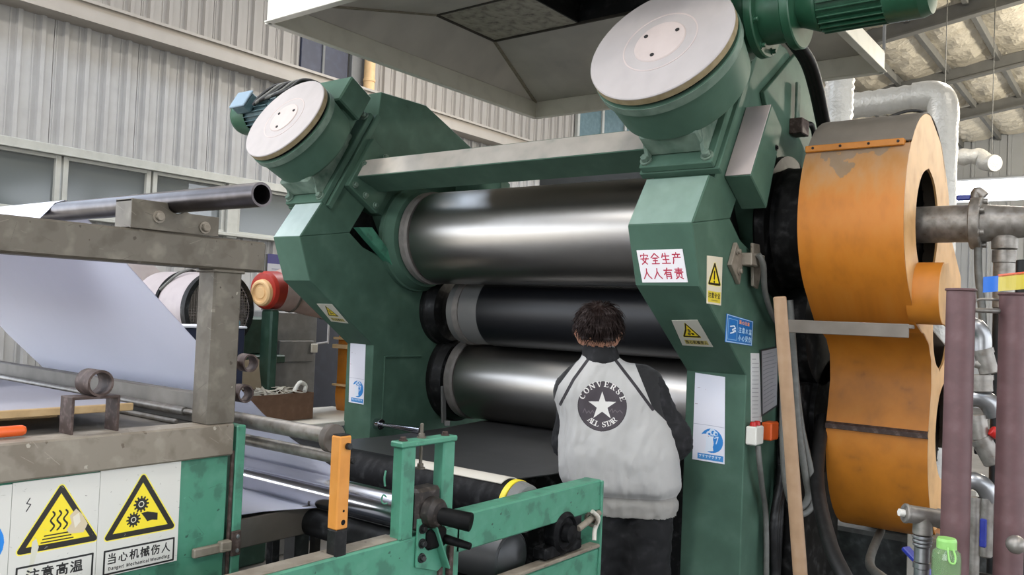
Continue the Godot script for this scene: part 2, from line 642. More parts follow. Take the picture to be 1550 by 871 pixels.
	mk("pale_sheet", Color(0.76, 0.74, 0.69), 0.55, 0.0, 0.03, 2.0)
	mk("grey_web", Color(0.215, 0.215, 0.215), 0.42, 0.0, 0.04, 1.5)
	mk("table_grey", Color(0.44, 0.42, 0.39), 0.55, 0.25, 0.08, 3.0)
	mk("table_side", Color(0.36, 0.33, 0.30), 0.55, 0.2, 0.06, 3.0)
	mk("board_grey", Color(0.58, 0.575, 0.61), 0.5, 0.0, 0.03, 2.0)
	mk("grease", Color(0.17, 0.14, 0.12), 0.5, 0.1, 0.2, 12.0, Color(0.08, 0.065, 0.055), 0.35)
	mk("wood", Color(0.74, 0.62, 0.44), 0.7, 0.0, 0.08, 6.0)
	mk("pole_wood", Color(0.62, 0.50, 0.38), 0.6, 0.0, 0.07, 4.0)
	mk("brown_pipe", Color(0.385, 0.275, 0.275), 0.55, 0.0, 0.07, 5.0, Color(0.33, 0.24, 0.24), 0.25)
	mk("cardboard", Color(0.36, 0.26, 0.185), 0.85, 0.0, 0.06, 5.0)
	mk("cardboard_pale", Color(0.60, 0.53, 0.43), 0.85, 0.0, 0.04, 5.0)
	mk("red_paint", Color(0.62, 0.14, 0.08), 0.45, 0.0, 0.08, 4.0)
	mk("pink_duct", Color(0.68, 0.585, 0.555), 0.6, 0.0, 0.08, 4.0)
	mk("cream", Color(0.85, 0.70, 0.50), 0.6, 0.0, 0.05, 4.0)
	mk("navy", Color(0.12, 0.14, 0.22), 0.5, 0.0, 0.06, 2.0)
	mk("tank_grey", Color(0.66, 0.62, 0.62), 0.5, 0.1, 0.05, 3.0)
	mk("mesh_grey", Color(0.42, 0.39, 0.36), 0.6, 0.2, 0.05, 6.0)
	mk("machine_green", Color(0.15, 0.26, 0.21), 0.5, 0.0, 0.08, 3.0)
	mk("cab_grey", Color(0.45, 0.45, 0.445), 0.5, 0.0, 0.07, 3.0)
	mk("cab_dark", Color(0.20, 0.21, 0.205), 0.6, 0.0, 0.15, 4.0, Color(0.1, 0.1, 0.1), 0.3)
	mk("lid_blue", Color(0.52, 0.60, 0.66), 0.4, 0.0, 0.03, 4.0)
	mk("white_plastic", Color(0.84, 0.83, 0.79), 0.4, 0.0, 0.02, 4.0)
	mk("orange_plastic", Color(0.86, 0.36, 0.13), 0.4, 0.0, 0.04, 4.0)
	mk("red_plastic", Color(0.70, 0.10, 0.08), 0.4, 0.0, 0.05, 8.0)
	mk("cable_black", Color(0.06, 0.058, 0.055), 0.55, 0.0, 0.1, 8.0)
	mk("cable_grey", Color(0.37, 0.37, 0.35), 0.55, 0.0, 0.08, 8.0)
	mk("blue_plastic", Color(0.12, 0.17, 0.52), 0.35, 0.0, 0.05, 8.0)
	mk("yellow", Color(0.88, 0.80, 0.18), 0.5, 0.0, 0.04, 8.0)
	mk("paper", Color(0.80, 0.80, 0.82), 0.7, 0.0, 0.02, 4.0)
	var gl := StandardMaterial3D.new()
	gl.resource_name = "dirty_glass"
	gl.albedo_color = Color(0.36, 0.38, 0.375, 0.78)
	gl.transparency = BaseMaterial3D.TRANSPARENCY_ALPHA
	gl.roughness = 0.12
	M["glass"] = gl
	var bt := StandardMaterial3D.new()
	bt.resource_name = "green_bottle"
	bt.albedo_color = Color(0.52, 0.64, 0.45, 0.45)
	bt.transparency = BaseMaterial3D.TRANSPARENCY_ALPHA
	bt.roughness = 0.15
	M["bottle"] = bt
	var cap := mk("bottle_cap", Color(0.58, 0.80, 0.44), 0.4, 0.0, 0.02, 8.0)
	cap.backlight_enabled = true
	cap.backlight = Color(0.3, 0.5, 0.2)


func crinkle() -> ImageTexture:
	var f := FastNoiseLite.new()
	f.noise_type = FastNoiseLite.TYPE_SIMPLEX_SMOOTH
	f.fractal_type = FastNoiseLite.FRACTAL_RIDGED
	f.fractal_octaves = 4
	f.frequency = 0.02
	f.seed = 31
	var im := f.get_seamless_image(256, 256)
	im.convert(Image.FORMAT_RGBA8)
	im.bump_map_to_normal_map(6.0)
	return ImageTexture.create_from_image(im)


func fill_lamps() -> void:
	var glow := StandardMaterial3D.new()
	glow.resource_name = "fill_lamp_glow"
	glow.albedo_color = Color(0.95, 0.95, 0.95)
	glow.emission_enabled = true
	glow.emission = Color(1.0, 0.97, 0.92)
	glow.emission_energy_multiplier = 3.0
	# x, z, energy
	var spots := [[-4.6, 2.2, 8.0], [-4.6, -1.4, 6.0], [-0.6, 1.8, 12.0], [2.6, -1.2, 8.0], [1.8, -6.0, 6.0], [-4.8, -6.6, 8.0], [-1.0, -10.0, 10.0]]
	for s in spots:
		var y = 5.9 + 0.15 * (s[0] + 2.83) - 0.55
		var o := thing("added_ceiling_lamp", ["added long lamp nearest the left gate", "added long lamp under the left high window", "added long lamp behind the camera", "added long lamp to the right of the camera", "added long lamp above the right bay", "added long lamp over the left wall windows", "added long lamp deep in the back bay"][spots.find(s)] + ", unseen fill light under the roof", "lamp", Vector3(s[0], y, s[1]), "ceiling lamps added for fill light")
		var g := G.new()
		g.box(Vector3(s[0], y + 0.035, s[1]), Vector3(0.36, 0.05, 1.7), 0.01)
		for k in [-0.6, 0.6]:
			g.cyl(Vector3(s[0], y + 0.06, s[1] + k), Vector3(s[0], y + 0.5, s[1] + k), 0.006, -1.0, 6)
		put("housing", g, M["frame_alu"], o)
		var d := G.new()
		d.box(Vector3(s[0], y, s[1]), Vector3(0.30, 0.02, 1.6), 0.004)
		put("diffuser", d, glow, o)
		var l := AreaLight3D.new()
		l.name = "fill_lamp_light"
		l.area_size = Vector2(0.30, 1.6)
		l.area_normalize_energy = true
		l.light_energy = s[2]
		l.light_color = Color(1.0, 0.97, 0.93)
		l.area_range = 60.0
		l.area_attenuation = 2.0
		l.shadow_enabled = true
		l.rotation_degrees = Vector3(-90, 0, 0)
		l.position = Vector3(0, -0.02, 0)
		o.add_child(l)


	# unseen globe lamps added to brighten the roof foil
	for s in [Vector3(0.9, 4.7, -12.5), Vector3(1.6, 4.8, -17.0)]:
		var o := thing("added_globe_lamp", ["nearer unseen globe lamp added to brighten the foil roof", "farther unseen globe lamp added to brighten the foil roof"][int(s.z < -15.0)], "lamp", s, "globe lamps added for fill light")
		var g := G.new()
		g.ball(s, 0.16, 24)
		put("globe", g, glow, o)
		g = G.new()
		g.cyl(s + Vector3(0, 0.15, 0), s + Vector3(0, 0.24, 0), 0.06, 0.04, 16)
		g.cyl(s + Vector3(0, 0.24, 0), Vector3(s.x, 5.9 + 0.15 * (s.x + 2.83), s.z), 0.012, -1, 8)
		put("hanger", g, M["frame_alu"], o)
		var l := OmniLight3D.new()
		l.name = "globe_fill_light"
		l.light_size = 0.15
		l.light_energy = 12.0
		l.light_color = Color(1.0, 0.96, 0.88)
		l.omni_range = 60.0
		l.omni_attenuation = 2.0
		l.shadow_enabled = true
		o.add_child(l)


# ---------------------------------------------------------------- the hall
func ribbed(x: float, z0: float, z1: float, y0: float, y1: float, pitch: float, dir: float) -> G:
	# one cladding sheet in the plane x, ribs stand out by 0.02 towards dir
	var g := G.new()
	var prof := [Vector2(z0, 0.0)]
	var k := 0
	while z0 + (k + 1) * pitch <= z1 + 0.001:
		var c := z0 + (k + 0.5) * pitch
		for q in [[-0.026, 0.0], [-0.016, 0.028], [0.016, 0.028], [0.026, 0.0], [0.055, 0.0], [0.058, 0.007], [0.066, 0.007], [0.069, 0.0]]:
			prof.append(Vector2(c + q[0], q[1]))
		k += 1
	prof.append(Vector2(z1 - 0.006, 0.0))
	prof.append(Vector2(z1 - 0.004, -0.012))
	prof.append(Vector2(z1, -0.012))
	for i in prof.size() - 1:
		var a: Vector2 = prof[i]
		var b: Vector2 = prof[i + 1]
		g.quad(Vector3(x + a.y * dir, y0, a.x), Vector3(x + b.y * dir, y0, b.x), Vector3(x + b.y * dir, y1, b.x), Vector3(x + a.y * dir, y1, a.x), Vector3(dir, 0, (a.y - b.y)))
	return g

func structure() -> void:
	var g := G.new()
	g.box(Vector3(1, -0.1, -5.5), Vector3(16.6, 0.2, 31.6), 0.0)
	put("floor", g, M["concrete"], null, "", "", "", "structure")
	g = G.new()
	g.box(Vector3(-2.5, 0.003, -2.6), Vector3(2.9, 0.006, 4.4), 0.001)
	put("floor_shade_sheet", g, M["black_rubber"], null, "black sheet on the floor standing in for shade under the rolls and the person", "mat")  # black sheet darkens the floor where shade lies under the machine
	# left wall: a solid core with windows cut out, clad with ribbed sheets
	var wl := thing("wall_left", "", "", Vector3(-7, 0, -5.5), "", "structure")
	g = G.new()
	# an unseen gate opening added for sky light runs from z = -0.8 to z = 7, an added high window from -2.2 to 1.6
	g.box(Vector3(-7.16, 1.13, -10.9), Vector3(0.24, 2.26, 20.2), 0.0)
	g.box(Vector3(-7.16, 4.9, -11.6), Vector3(0.24, 1.8, 18.8), 0.0)
	g.box(Vector3(-7.16, 4.9, 5.8), Vector3(0.24, 1.8, 8.4), 0.0)
	g.box(Vector3(-7.16, 5.5, -0.3), Vector3(0.24, 0.6, 3.8), 0.0)
	g.box(Vector3(-7.16, 3.4, -10.9), Vector3(0.24, 1.2, 20.2), 0.0)
	g.box(Vector3(-7.16, 2.5, -1.2), Vector3(0.24, 0.6, 0.8), 0.0)
	g.box(Vector3(-7.16, 2.0, 8.5), Vector3(0.24, 4.0, 3.0), 0.0)
	g.box(Vector3(-7.16, 2.5, -13.6), Vector3(0.24, 0.6, 14.8), 0.0)
	g.box(Vector3(-7.14, 2.795, -6.4), Vector3(0.24, 0.10, 11.2), 0.0)
	put("core", g, M["wall_high"], wl)
	for k in 13:
		var z1 := -1.66 - 0.7 * k
		put("cladding_sheet", ribbed(-7.02, z1 - 0.7, z1, 2.83, 3.98, 0.175, 1.0), M["wall_low"], wl)
		if k > 0:
			put("cladding_sheet", ribbed(-7.02, z1 - 0.7, z1, 3.98, 5.3, 0.175, 1.0), M["wall_high"], wl)
		put("cladding_sheet", ribbed(-7.02, z1 - 0.7, z1, 0.1, 2.27, 0.175, 1.0), M["wall_low"], wl)
	# long gutter beam along the wall
	g = G.new()
	g.prism(PackedVector2Array([Vector2(-7.03, 3.84), Vector2(-6.80, 3.84), Vector2(-6.80, 3.975), Vector2(-6.77, 3.975), Vector2(-6.77, 4.0), Vector2(-7.03, 4.0)]), Transform3D(Basis(), Vector3(0, 0, -21)), 30.0, 0.004)
	put("trim_1", g, M["gutter"], null, "", "", "", "structure")
	# window ledge with drip edge
	g = G.new()
	g.box(Vector3(-6.985, 2.80, -6.2), Vector3(0.10, 0.07, 10.8), 0.006)
	g.box(Vector3(-6.95, 2.765, -6.2), Vector3(0.05, 0.012, 10.8), 0.002)
	put("trim_2", g, M["frame_alu"], null, "", "", "", "structure")
	# windows
	var zs := [[-1.62, -2.38], [-2.40, -3.15], [-3.17, -3.91], [-3.93, -4.66], [-4.78, -5.52], [-5.54, -6.2]]
	for i in zs.size():
		var za: float = zs[i][0]
		var zb: float = zs[i][1]
		var w := thing("window_%d" % (i + 1), "", "", Vector3(-7, 2.27, (za + zb) / 2), "", "structure")
		g = G.new()
		for e in [[za - 0.02, 0.04], [zb + 0.02, 0.04]]:
			g.box(Vector3(-7.0, 2.515, e[0]), Vector3(0.06, 0.488, e[1]), 0.003)
		g.box(Vector3(-7.0, 2.295, (za + zb) / 2), Vector3(0.072, 0.05, za - zb - 0.002), 0.003)
		g.box(Vector3(-7.0, 2.745, (za + zb) / 2), Vector3(0.052, 0.03, za - zb - 0.002), 0.003)
		put("window_frame", g, M["frame_alu"], w)
		g = G.new()
		g.box(Vector3(-7.01, 2.53, (za + zb) / 2), Vector3(0.006, 0.44, za - zb - 0.06), 0.0)
		put("pane", g, M["glass"], w)
	g = G.new()
	g.box(Vector3(-7.02, 2.505, -4.72), Vector3(0.166, 0.515, 0.115), 0.004)
	g.box(Vector3(-6.96, 2.28, -4.0), Vector3(0.12, 0.03, 5.0), 0.004)
	put("trim_3", g, M["frame_alu"], null, "", "", "", "structure")
	# neighbouring hall seen through the dirty panes
	g = G.new()
	# a gap added to its wall gives the bright patch in one pane
	g.box(Vector3(-9.6, 1.2, -8), Vector3(0.2, 2.4, 12), 0.0)
	g.box(Vector3(-9.6, 3.85, -8), Vector3(0.2, 1.1, 12), 0.0)
	g.box(Vector3(-9.6, 2.85, -3.91), Vector3(0.2, 0.9, 3.82), 0.0)
	g.box(Vector3(-9.6, 2.85, -10.14), Vector3(0.2, 0.9, 7.72), 0.0)
	put("wall_outside", g, M["steel_grey"], null, "", "", "", "structure")
	# louvre and downpipe above the gutter
	var lv := thing("door_1", "", "", Vector3(-6.99, 4.0, -5.75), "", "structure")
	g = G.new()
	g.box(Vector3(-6.985, 4.55, -5.75), Vector3(0.04, 1.1, 0.62), 0.004)
	put("dark_panel", g, M["navy"], lv)
	g = G.new()
	g.box(Vector3(-6.96, 4.55, -5.72), Vector3(0.02, 1.1, 0.03), 0.003)
	g.box(Vector3(-6.96, 4.55, -6.22), Vector3(0.05, 1.1, 0.26), 0.004)
	put("door_frame", g, M["steel_grey"], lv)
	g = G.new()
	g.cyl(Vector3(-6.86, 3.98, -6.28), Vector3(-6.86, 5.25, -6.28), 0.06, -1, 20)
	for y in [4.1, 4.7]:
		g.cyl(Vector3(-6.86, y, -6.28), Vector3(-6.86, y + 0.03, -6.28), 0.067, -1, 20)
		g.box(Vector3(-6.95, y + 0.015, -6.28), Vector3(0.14, 0.03, 0.03), 0.003)
	put("downpipe", g, M["cream"], null, "cream downpipe on the left wall beside the dark panel above the gutter", "pipe")
	# dark window band near the far left corner
	var w7 := thing("window_7", "", "", Vector3(-6.98, 4.1, -11.5), "", "structure")
	g = G.new()
	for z in [-10.6, -11.3, -12.0, -12.7]:
		g.box(Vector3(-6.98, 4.6, z), Vector3(0.06, 1.0, 0.06), 0.004)
	put("window_frame", g, M["frame_alu"], w7)
	g = G.new()
	g.box(Vector3(-7.0, 4.6, -11.65), Vector3(0.04, 1.0, 2.1), 0.0)
	put("pane", g, M["teal_grey"], w7)
	# back wall with an open strip that lets the sky in
	var wb := thing("wall_back", "", "", Vector3(1, 0, -21), "", "structure")
	g = G.new()
	g.box(Vector3(1, 2.27, -21.15), Vector3(16.4, 4.54, 0.24), 0.0)
	g.box(Vector3(1, 6.5, -21.15), Vector3(16.4, 2.9, 0.24), 0.0)
	put("core", g, M["wall_back"], wb)
	var bt := Transform3D(Basis(Vector3.UP, -PI / 2), Vector3.ZERO)
	for k in 14:
		for row in [[0.1, 4.5], [5.08, 6.1]]:
			var s := ribbed(-21.0, -7.0 + k * 0.7, -6.3 + k * 0.7, row[0], row[1], 0.35, 1.0)
			for i in s.v.size():      # turn the sheet from the x plane into the z plane
				s.v[i] = Vector3(s.v[i].z, s.v[i].y, s.v[i].x)
				s.n[i] = Vector3(s.n[i].z, s.n[i].y, s.n[i].x)
			for i in range(0, s.v.size(), 3):
				var q := s.v[i + 1]
				s.v[i + 1] = s.v[i + 2]
				s.v[i + 2] = q
				q = s.n[i + 1]
				s.n[i + 1] = s.n[i + 2]
				s.n[i + 2] = q
			put("cladding_sheet", s, M["wall_back"], wb)
	var wr := G.new()
	wr.box(Vector3(9.12, 0.4, -5.5), Vector3(0.24, 0.8, 31), 0.0)
	wr.box(Vector3(9.12, 6.3, -5.5), Vector3(0.24, 3.6, 31), 0.0)
	for z in [-20.6, -13.5, -6.5, 0.5, 8.0]:  # gaps between the piers are added to let sky light in
		wr.box(Vector3(9.12, 2.65, z), Vector3(0.24, 3.8, 0.8 if z < 7 else 4.0), 0.0)
	put("wall_right", wr, M["wall_low"], null, "", "", "", "structure")
	# the wall behind the camera with the big gate opening
	var wf := G.new()
	wf.box(Vector3(-6.0, 4, 10.12), Vector3(2.0, 8, 0.24), 0.0)
	wf.box(Vector3(6.0, 4, 10.12), Vector3(6.0, 8, 0.24), 0.0)
	wf.box(Vector3(-1.0, 6.6, 10.12), Vector3(8.0, 2.8, 0.24), 0.0)
	put("wall_front", wf, M["wall_low"], null, "", "", "", "structure")
	# roof: sheet, rafters along x, purlins along z, foil blanket between them
	var rf := thing("ceiling", "", "", Vector3(1, 5.9, -5.5), "", "structure")
	var slope := atan(0.15)
	g = G.new()
	# unseen skylight strips opened to add sky light at x = -5.9..-4.7, -1.2..0.2 and 3.4..4.8 in front of z = -8.5
	for e in [[-7.4, -5.9], [-4.7, -1.2], [0.2, 3.4], [4.8, 9.4]]:
		var xm = (e[0] + e[1]) / 2
		g.box(Vector3(xm, 5.9 + 0.15 * (xm + 2.83) + 0.28, -5.5), Vector3((e[1] - e[0]) * 1.011, 0.12, 31.6), 0.0, Basis(Vector3.BACK, slope))
	for e in [[-1.2, 0.2], [3.4, 4.8]]:
		var xm = (e[0] + e[1]) / 2
		g.box(Vector3(xm, 5.9 + 0.15 * (xm + 2.83) + 0.28, -11.15), Vector3((e[1] - e[0]) * 1.02, 0.12, 20.3), 0.0, Basis(Vector3.BACK, slope))
		g.box(Vector3(xm, 5.9 + 0.15 * (xm + 2.83) + 0.28, 9.0), Vector3((e[1] - e[0]) * 1.02, 0.12, 2.6), 0.0, Basis(Vector3.BACK, slope))
	put("roof_sheet", g, M["wall_high"], rf)
	var nz := FastNoiseLite.new()
	nz.seed = 4
	nz.frequency = 1.6
	for k in 8:
		g = G.new()
		var x0 := -5.0 + 0.73 * k
		for i in 8:
			for j in 90:
				var q := []
				for e in [[0, 0], [1, 0], [1, 1], [0, 1]]:
					var fx = (i + e[0]) / 8.0
					var x = x0 + 0.73 * fx
					var z = -20.9 + (j + e[1]) * 0.12
					var y = 5.9 + 0.15 * (x + 2.83) + 0.10 - 0.09 * sin(fx * PI) + 0.05 * nz.get_noise_2d(x * 1.5, z * 2.0)
					q.append(Vector3(x, y, z))
				g.quad(q[0], q[1], q[2], q[3], Vector3.DOWN)
		put("insulation_blanket", g, M["foil"], rf)
	for k in 9:
		g = G.new()
		var x := -5.0 + 0.73 * k
		g.box(Vector3(x, 5.9 + 0.15 * (x + 2.83) + 0.03, -15.5), Vector3(0.07, 0.14, 11.0), 0.004)
		put("purlin", g, M["steel_grey"], rf)
	for z in [-12.4, -15.2, -17.8]:
		g = G.new()
		g.box(Vector3(1, 5.9 + 0.15 * 3.83 - 0.08, z), Vector3(16.4, 0.20, 0.05), 0.003, Basis(Vector3.BACK, slope))
		g.box(Vector3(1, 5.9 + 0.15 * 3.83 - 0.19, z), Vector3(16.4, 0.03, 0.14), 0.003, Basis(Vector3.BACK, slope))
		put("rafter", g, M["steel_grey"], rf)


# ---------------------------------------------------------------- exhaust hood over the rolls
func hood() -> void:
	var o := thing("exhaust_hood", "big grey sheet metal exhaust hood with sooty inside hanging over the rolls", "hood", Vector3(-2.3, 3.0, -3.57))
	var x0 := -3.43
	var x1 := -1.17
	var z0 := -4.68
	var z1 := -2.47
	var t0 := Vector3(-3.23, 3.30, -3.955)
	var t1 := Vector3(-1.37, 3.30, -3.435)
	var g: G
	for e in [[Vector3(x0, 3.055, (z0 + z1) / 2), Vector3(0.012, 0.11, z1 - z0)], [Vector3(x1, 3.055, (z0 + z1) / 2), Vector3(0.012, 0.11, z1 - z0)], [Vector3((x0 + x1) / 2, 3.055, z0), Vector3(x1 - x0, 0.11, 0.012)], [Vector3((x0 + x1) / 2, 3.055, z1), Vector3(x1 - x0, 0.11, 0.012)]]:
		g = G.new()
		g.box(e[0], e[1], 0.003)
		var f: Vector3 = e[1]
		var lip := Vector3(maxf(f.x, 0.04), 0.008, maxf(f.z, 0.04))
		g.box(Vector3(e[0].x, 3.0, e[0].z), lip, 0.002)
		put("rim", g, M["hood_rim"], o)
	var L := [Vector3(x0, 3.11, z1), Vector3(x0, 3.11, z0), Vector3(x1, 3.11, z0), Vector3(x1, 3.11, z1)]
	var T := [Vector3(t0.x, t0.y, t1.z), Vector3(t0.x, t0.y, t0.z), Vector3(t1.x, t0.y, t0.z), Vector3(t1.x, t0.y, t1.z)]
	for k in 4:
		var a: Vector3 = L[k]
		var b: Vector3 = L[(k + 1) % 4]
		var c: Vector3 = T[(k + 1) % 4]
		var d: Vector3 = T[k]
		var nn := (c - a).cross(d - b).normalized()
		if nn.y > 0:
			nn = -nn
		g = G.new()
		g.quad(a, b, c, d, nn)
		g.quad(a - nn * 0.006, b - nn * 0.006, c - nn * 0.006, d - nn * 0.006, -nn)
		put("sloped_panel", g, M["hood_metal"], o)
		g = G.new()
		g.bar(b + Vector3(0, -0.004, 0), c, 0.022, 0.014, 0.003)
		put("hip_seam", g, M["hip_seal"], o)
		g = G.new()
		g.bar(c, d, 0.014, 0.016, 0.003)
		put("top_seam", g, M["seam"], o)
	# top plate round the exhaust opening, then the duct going up
	var ox := -2.62
	g = G.new()
	g.box(Vector3((t0.x + ox) / 2, 3.306, (t0.z + t1.z) / 2), Vector3(ox - t0.x, 0.008, t1.z - t0.z), 0.001)
	put("top_plate", g, M["hood_soot"], o)
	g = G.new()
	g.box(Vector3((t1.x - 1.98) / 2, 3.306, (t0.z + t1.z) / 2), Vector3(t1.x + 1.98, 0.008, t1.z - t0.z), 0.001)
	put("top_plate", g, M["hood_soot"], o)
	g = G.new()
	for e in [[ox, 0.0], [-1.98, 0.0]]:
		g.box(Vector3(e[0], 3.9, -3.695), Vector3(0.01, 1.2, 0.52), 0.0)
	for z in [t0.z, t1.z]:
		g.box(Vector3((ox - 1.98) / 2, 3.9, z), Vector3(0.64, 1.2, 0.01), 0.0)
	g.box(Vector3((ox - 1.98) / 2, 4.5, -3.695), Vector3(0.64, 0.01, 0.52), 0.0)
	put("exhaust_duct", g, M["soot"], o)
	g = G.new()
	for e in [Vector3(x0, 3.0, z0), Vector3(x1, 3.0, z0), Vector3(x0, 3.0, z1), Vector3(x1, 3.0, z1)]:
		g.cyl(e + Vector3(0, 0.1, 0), e + Vector3(0, 2.9, 0), 0.008, -1, 8)
	put("hanger_rod", g, M["steel_grey"], o)


# ---------------------------------------------------------------- the calender
func side_frame(x0: float, x1: float, label: String) -> Node3D:
	var o := thing("side_frame", label, "machine frame", Vector3((x0 + x1) / 2, 0, -3.8), "side frames of the roll machine")
	var d := x1 - x0
	var g := G.new()
	g.prism(PackedVector2Array([Vector2(-2.766, 1.996), Vector2(-2.844, 1.776), Vector2(-3.312, 1.439), Vector2(-3.312, 0.0), Vector2(-4.5, 0.0), Vector2(-4.5, 2.0), Vector2(-3.43, 2.0), Vector2(-3.36, 1.93), Vector2(-3.20, 1.98), Vector2(-3.10, 2.05)]), yz(x0), d, 0.004)
	g.prism(PackedVector2Array([Vector2(-2.766, 1.996), Vector2(-3.10, 2.05), Vector2(-3.20, 2.2), Vector2(-3.33, 2.17), Vector2(-3.43, 2.0), Vector2(-4.5, 2.0), Vector2(-4.5, 2.52), Vector2(-3.65, 2.868), Vector2(-3.286, 2.862), Vector2(-3.269, 2.704), Vector2(-2.947, 2.187), Vector2(-2.90, 2.19)]), yz(x0), d, 0.004)
	put("frame_plate", g, M["green"], o)
	g = G.new()
	g.prism(PackedVector2Array([Vector2(-3.10, 2.05), Vector2(-3.20, 2.2), Vector2(-3.33, 2.17), Vector2(-3.43, 2.0), Vector2(-3.36, 1.93), Vector2(-3.20, 1.98)]), yz(x0 + d * 0.35), d * 0.3, 0.002)
	put("dark_notch_fill", g, M["dark_iron"], o)  # dark fill stands in for the shade inside the notch
	return o

func gearbox(c: Vector3, r: float, label: String, label_motor: String, side: float) -> void:
	var w := Vector3(0, 0.8616, -0.5075)
	var n := Vector3(0, 0.5075, 0.8616)
	var T := Transform3D(Basis(Vector3.RIGHT, w, n), c)
	var o := thing("screw_gearbox", label, "gearbox", c - Vector3(0, 0.4, 0), "screw gearboxes on the side frames")
	var g := G.new()
	g.t = T
	g.lathe([Vector2(0, 0), Vector2(r - 0.004, 0), Vector2(r, -0.003), Vector2(r, -0.006)], Vector3.ZERO, Vector3.BACK, 64)
	put("cover_disc", g, M["dust_white"], o)
	g = G.new()
	g.t = T
	g.lathe([Vector2(r, -0.006), Vector2(r + 0.001, -0.03), Vector2(r - 0.006, -0.033), Vector2(0, -0.033)], Vector3.ZERO, Vector3.BACK, 64)
	put("disc_edge", g, M["card_edge"], o)
	g = G.new()
	g.t = T
	g.lathe([Vector2(r * 0.52, 0.0), Vector2(r * 0.52, 0.0012), Vector2(r * 0.505, 0.0012), Vector2(r * 0.5, 0.0)], Vector3.ZERO, Vector3.BACK, 48)
	put("groove_ring", g, M["dust_pink"], o)
	g = G.new()
	g.t = T
	g.lathe([Vector2(0, 0.004), Vector2(r * 0.345, 0.004), Vector2(r * 0.355, 0.002), Vector2(r * 0.36, 0.0)], Vector3.ZERO, Vector3.BACK, 48)
	put("hub_plate", g, M["dust_pink"], o)
	for k in 3:
		var a: float = [2.6, 0.65, 4.6][k]
		g = G.new()
		g.t = T
		g.lathe([Vector2(0.008, 0.003), Vector2(0.008, 0.007), Vector2(0.004, 0.009), Vector2(0, 0.009)], Vector3(cos(a) * r * 0.27, sin(a) * r * 0.25, 0), Vector3.BACK, 10)
		put("screw", g, M["dark_iron"], o)
	g = G.new()
	g.t = T
	g.lathe([Vector2(r * 0.94, -0.033), Vector2(r * 0.94, -0.05)], Vector3.ZERO, Vector3.BACK, 48)
	put("gap_ring", g, M["black_rubber"], o)
	g = G.new()
	g.t = T
	g.lathe([Vector2(r * 0.5, -0.048), Vector2(r * 1.0, -0.048), Vector2(r * 1.01, -0.054), Vector2(r * 1.01, -0.062), Vector2(r * 0.985, -0.066), Vector2(r * 0.93, -0.235), Vector2(r * 0.90, -0.245), Vector2(r * 0.6, -0.25)], Vector3.ZERO, Vector3.BACK, 64)
	put("housing", g, M["green"], o)
	g = G.new()
	g.t = T
	g.box(Vector3(0, -0.04, -0.285), Vector3(0.24, 0.40, 0.11), 0.008)
	for sx in [-1.0, 1.0]:
		g.prism(PackedVector2Array([Vector2(-0.26, -0.34), Vector2(-0.26, -0.32), Vector2(-0.17, -0.20), Vector2(0.1, -0.20), Vector2(0.1, -0.34)]), Transform3D(Basis(Vector3(0, 1, 0), Vector3(0, 0, 1), Vector3(1, 0, 0)), Vector3(sx * 0.115 - 0.008, 0, 0)), 0.016, 0.002)
	put("foot", g, M["green_dusty"], o)
	g = G.new()
	g.t = T
	g.box(Vector3(0, 0.02, -0.358), Vector3(0.30, 0.62, 0.034), 0.004)
	put("mounting_flange", g, M["green"], o)
	g = G.new()
	g.t = T
	g.box(Vector3(0, 0.03, -0.396), Vector3(0.33, 0.64, 0.036), 0.004)
	put("base_plate", g, M["green"], o)
	for q in [[-0.125, -0.26], [0.125, -0.26], [-0.125, 0.30], [0.125, 0.30]]:
		g = G.new()
		g.t = T
		g.hexbolt(Vector3(q[0], q[1], -0.342), Vector3.BACK, 0.016, 0.028)
		put("bolt", g, M["green_dusty"], o)
	g = G.new()
	g.t = T
	g.lathe([Vector2(r * 0.97, -0.05), Vector2(r * 1.014, -0.052), Vector2(r * 1.012, -0.085), Vector2(r * 0.97, -0.09)], Vector3.ZERO, Vector3.BACK, 64)
	put("dusty_band", g, M["green_dusty"], o)
	# worm housing block at the upper edge
	g = G.new()
	g.t = T
	g.box(Vector3(-0.02 * side, 0.305, -0.207), Vector3(0.30, 0.17, 0.17), 0.008)
	g.box(Vector3(-0.02 * side, 0.16, -0.25), Vector3(0.22, 0.2, 0.12), 0.01)
	put("worm_block", g, M["green"], o)
	# geared motor lies along x at the block
	var mo := thing("geared_motor", label_motor, "motor", c + Vector3(side * 0.45, 0.0, -0.3), "geared motors of the screw gearboxes")
	var A := Vector3(side, 0, 0)
	var at := Vector3(0, 0.305, -0.207)
	var rs := 1.0 if side > 0 else 0.76
	var mm: Material = M["green_motor"] if side > 0 else M["teal_grey"]
	g = G.new()
	g.t = T
	g.lathe([Vector2(0, 0.15), Vector2(0.160 * rs, 0.15), Vector2(0.166 * rs, 0.156), Vector2(0.166 * rs, 0.185), Vector2(0.16 * rs, 0.19), Vector2(0.135 * rs, 0.19), Vector2(0.135 * rs, 0.232), Vector2(0.158 * rs, 0.232), Vector2(0.163 * rs, 0.237), Vector2(0.163 * rs, 0.262), Vector2(0.158 * rs, 0.267), Vector2(0.118 * rs, 0.267), Vector2(0.118 * rs, 0.36), Vector2(0.145 * rs, 0.36), Vector2(0.15 * rs, 0.365), Vector2(0.15 * rs, 0.392), Vector2(0.145 * rs, 0.396), Vector2(0, 0.396)], at, A, 40)
	put("reducer", g, M["green_motor"], mo)
	for k in 8:
		var d := Vector3(0, cos(TAU * k / 8 + 0.2), sin(TAU * k / 8 + 0.2))
		g = G.new()
		g.t = T
		g.hexbolt(at + A * 0.265 + d * 0.142 * rs, A, 0.009, 0.018)
		put("bolt", g, M["green_motor"], mo)
	g = G.new()
	g.t = T
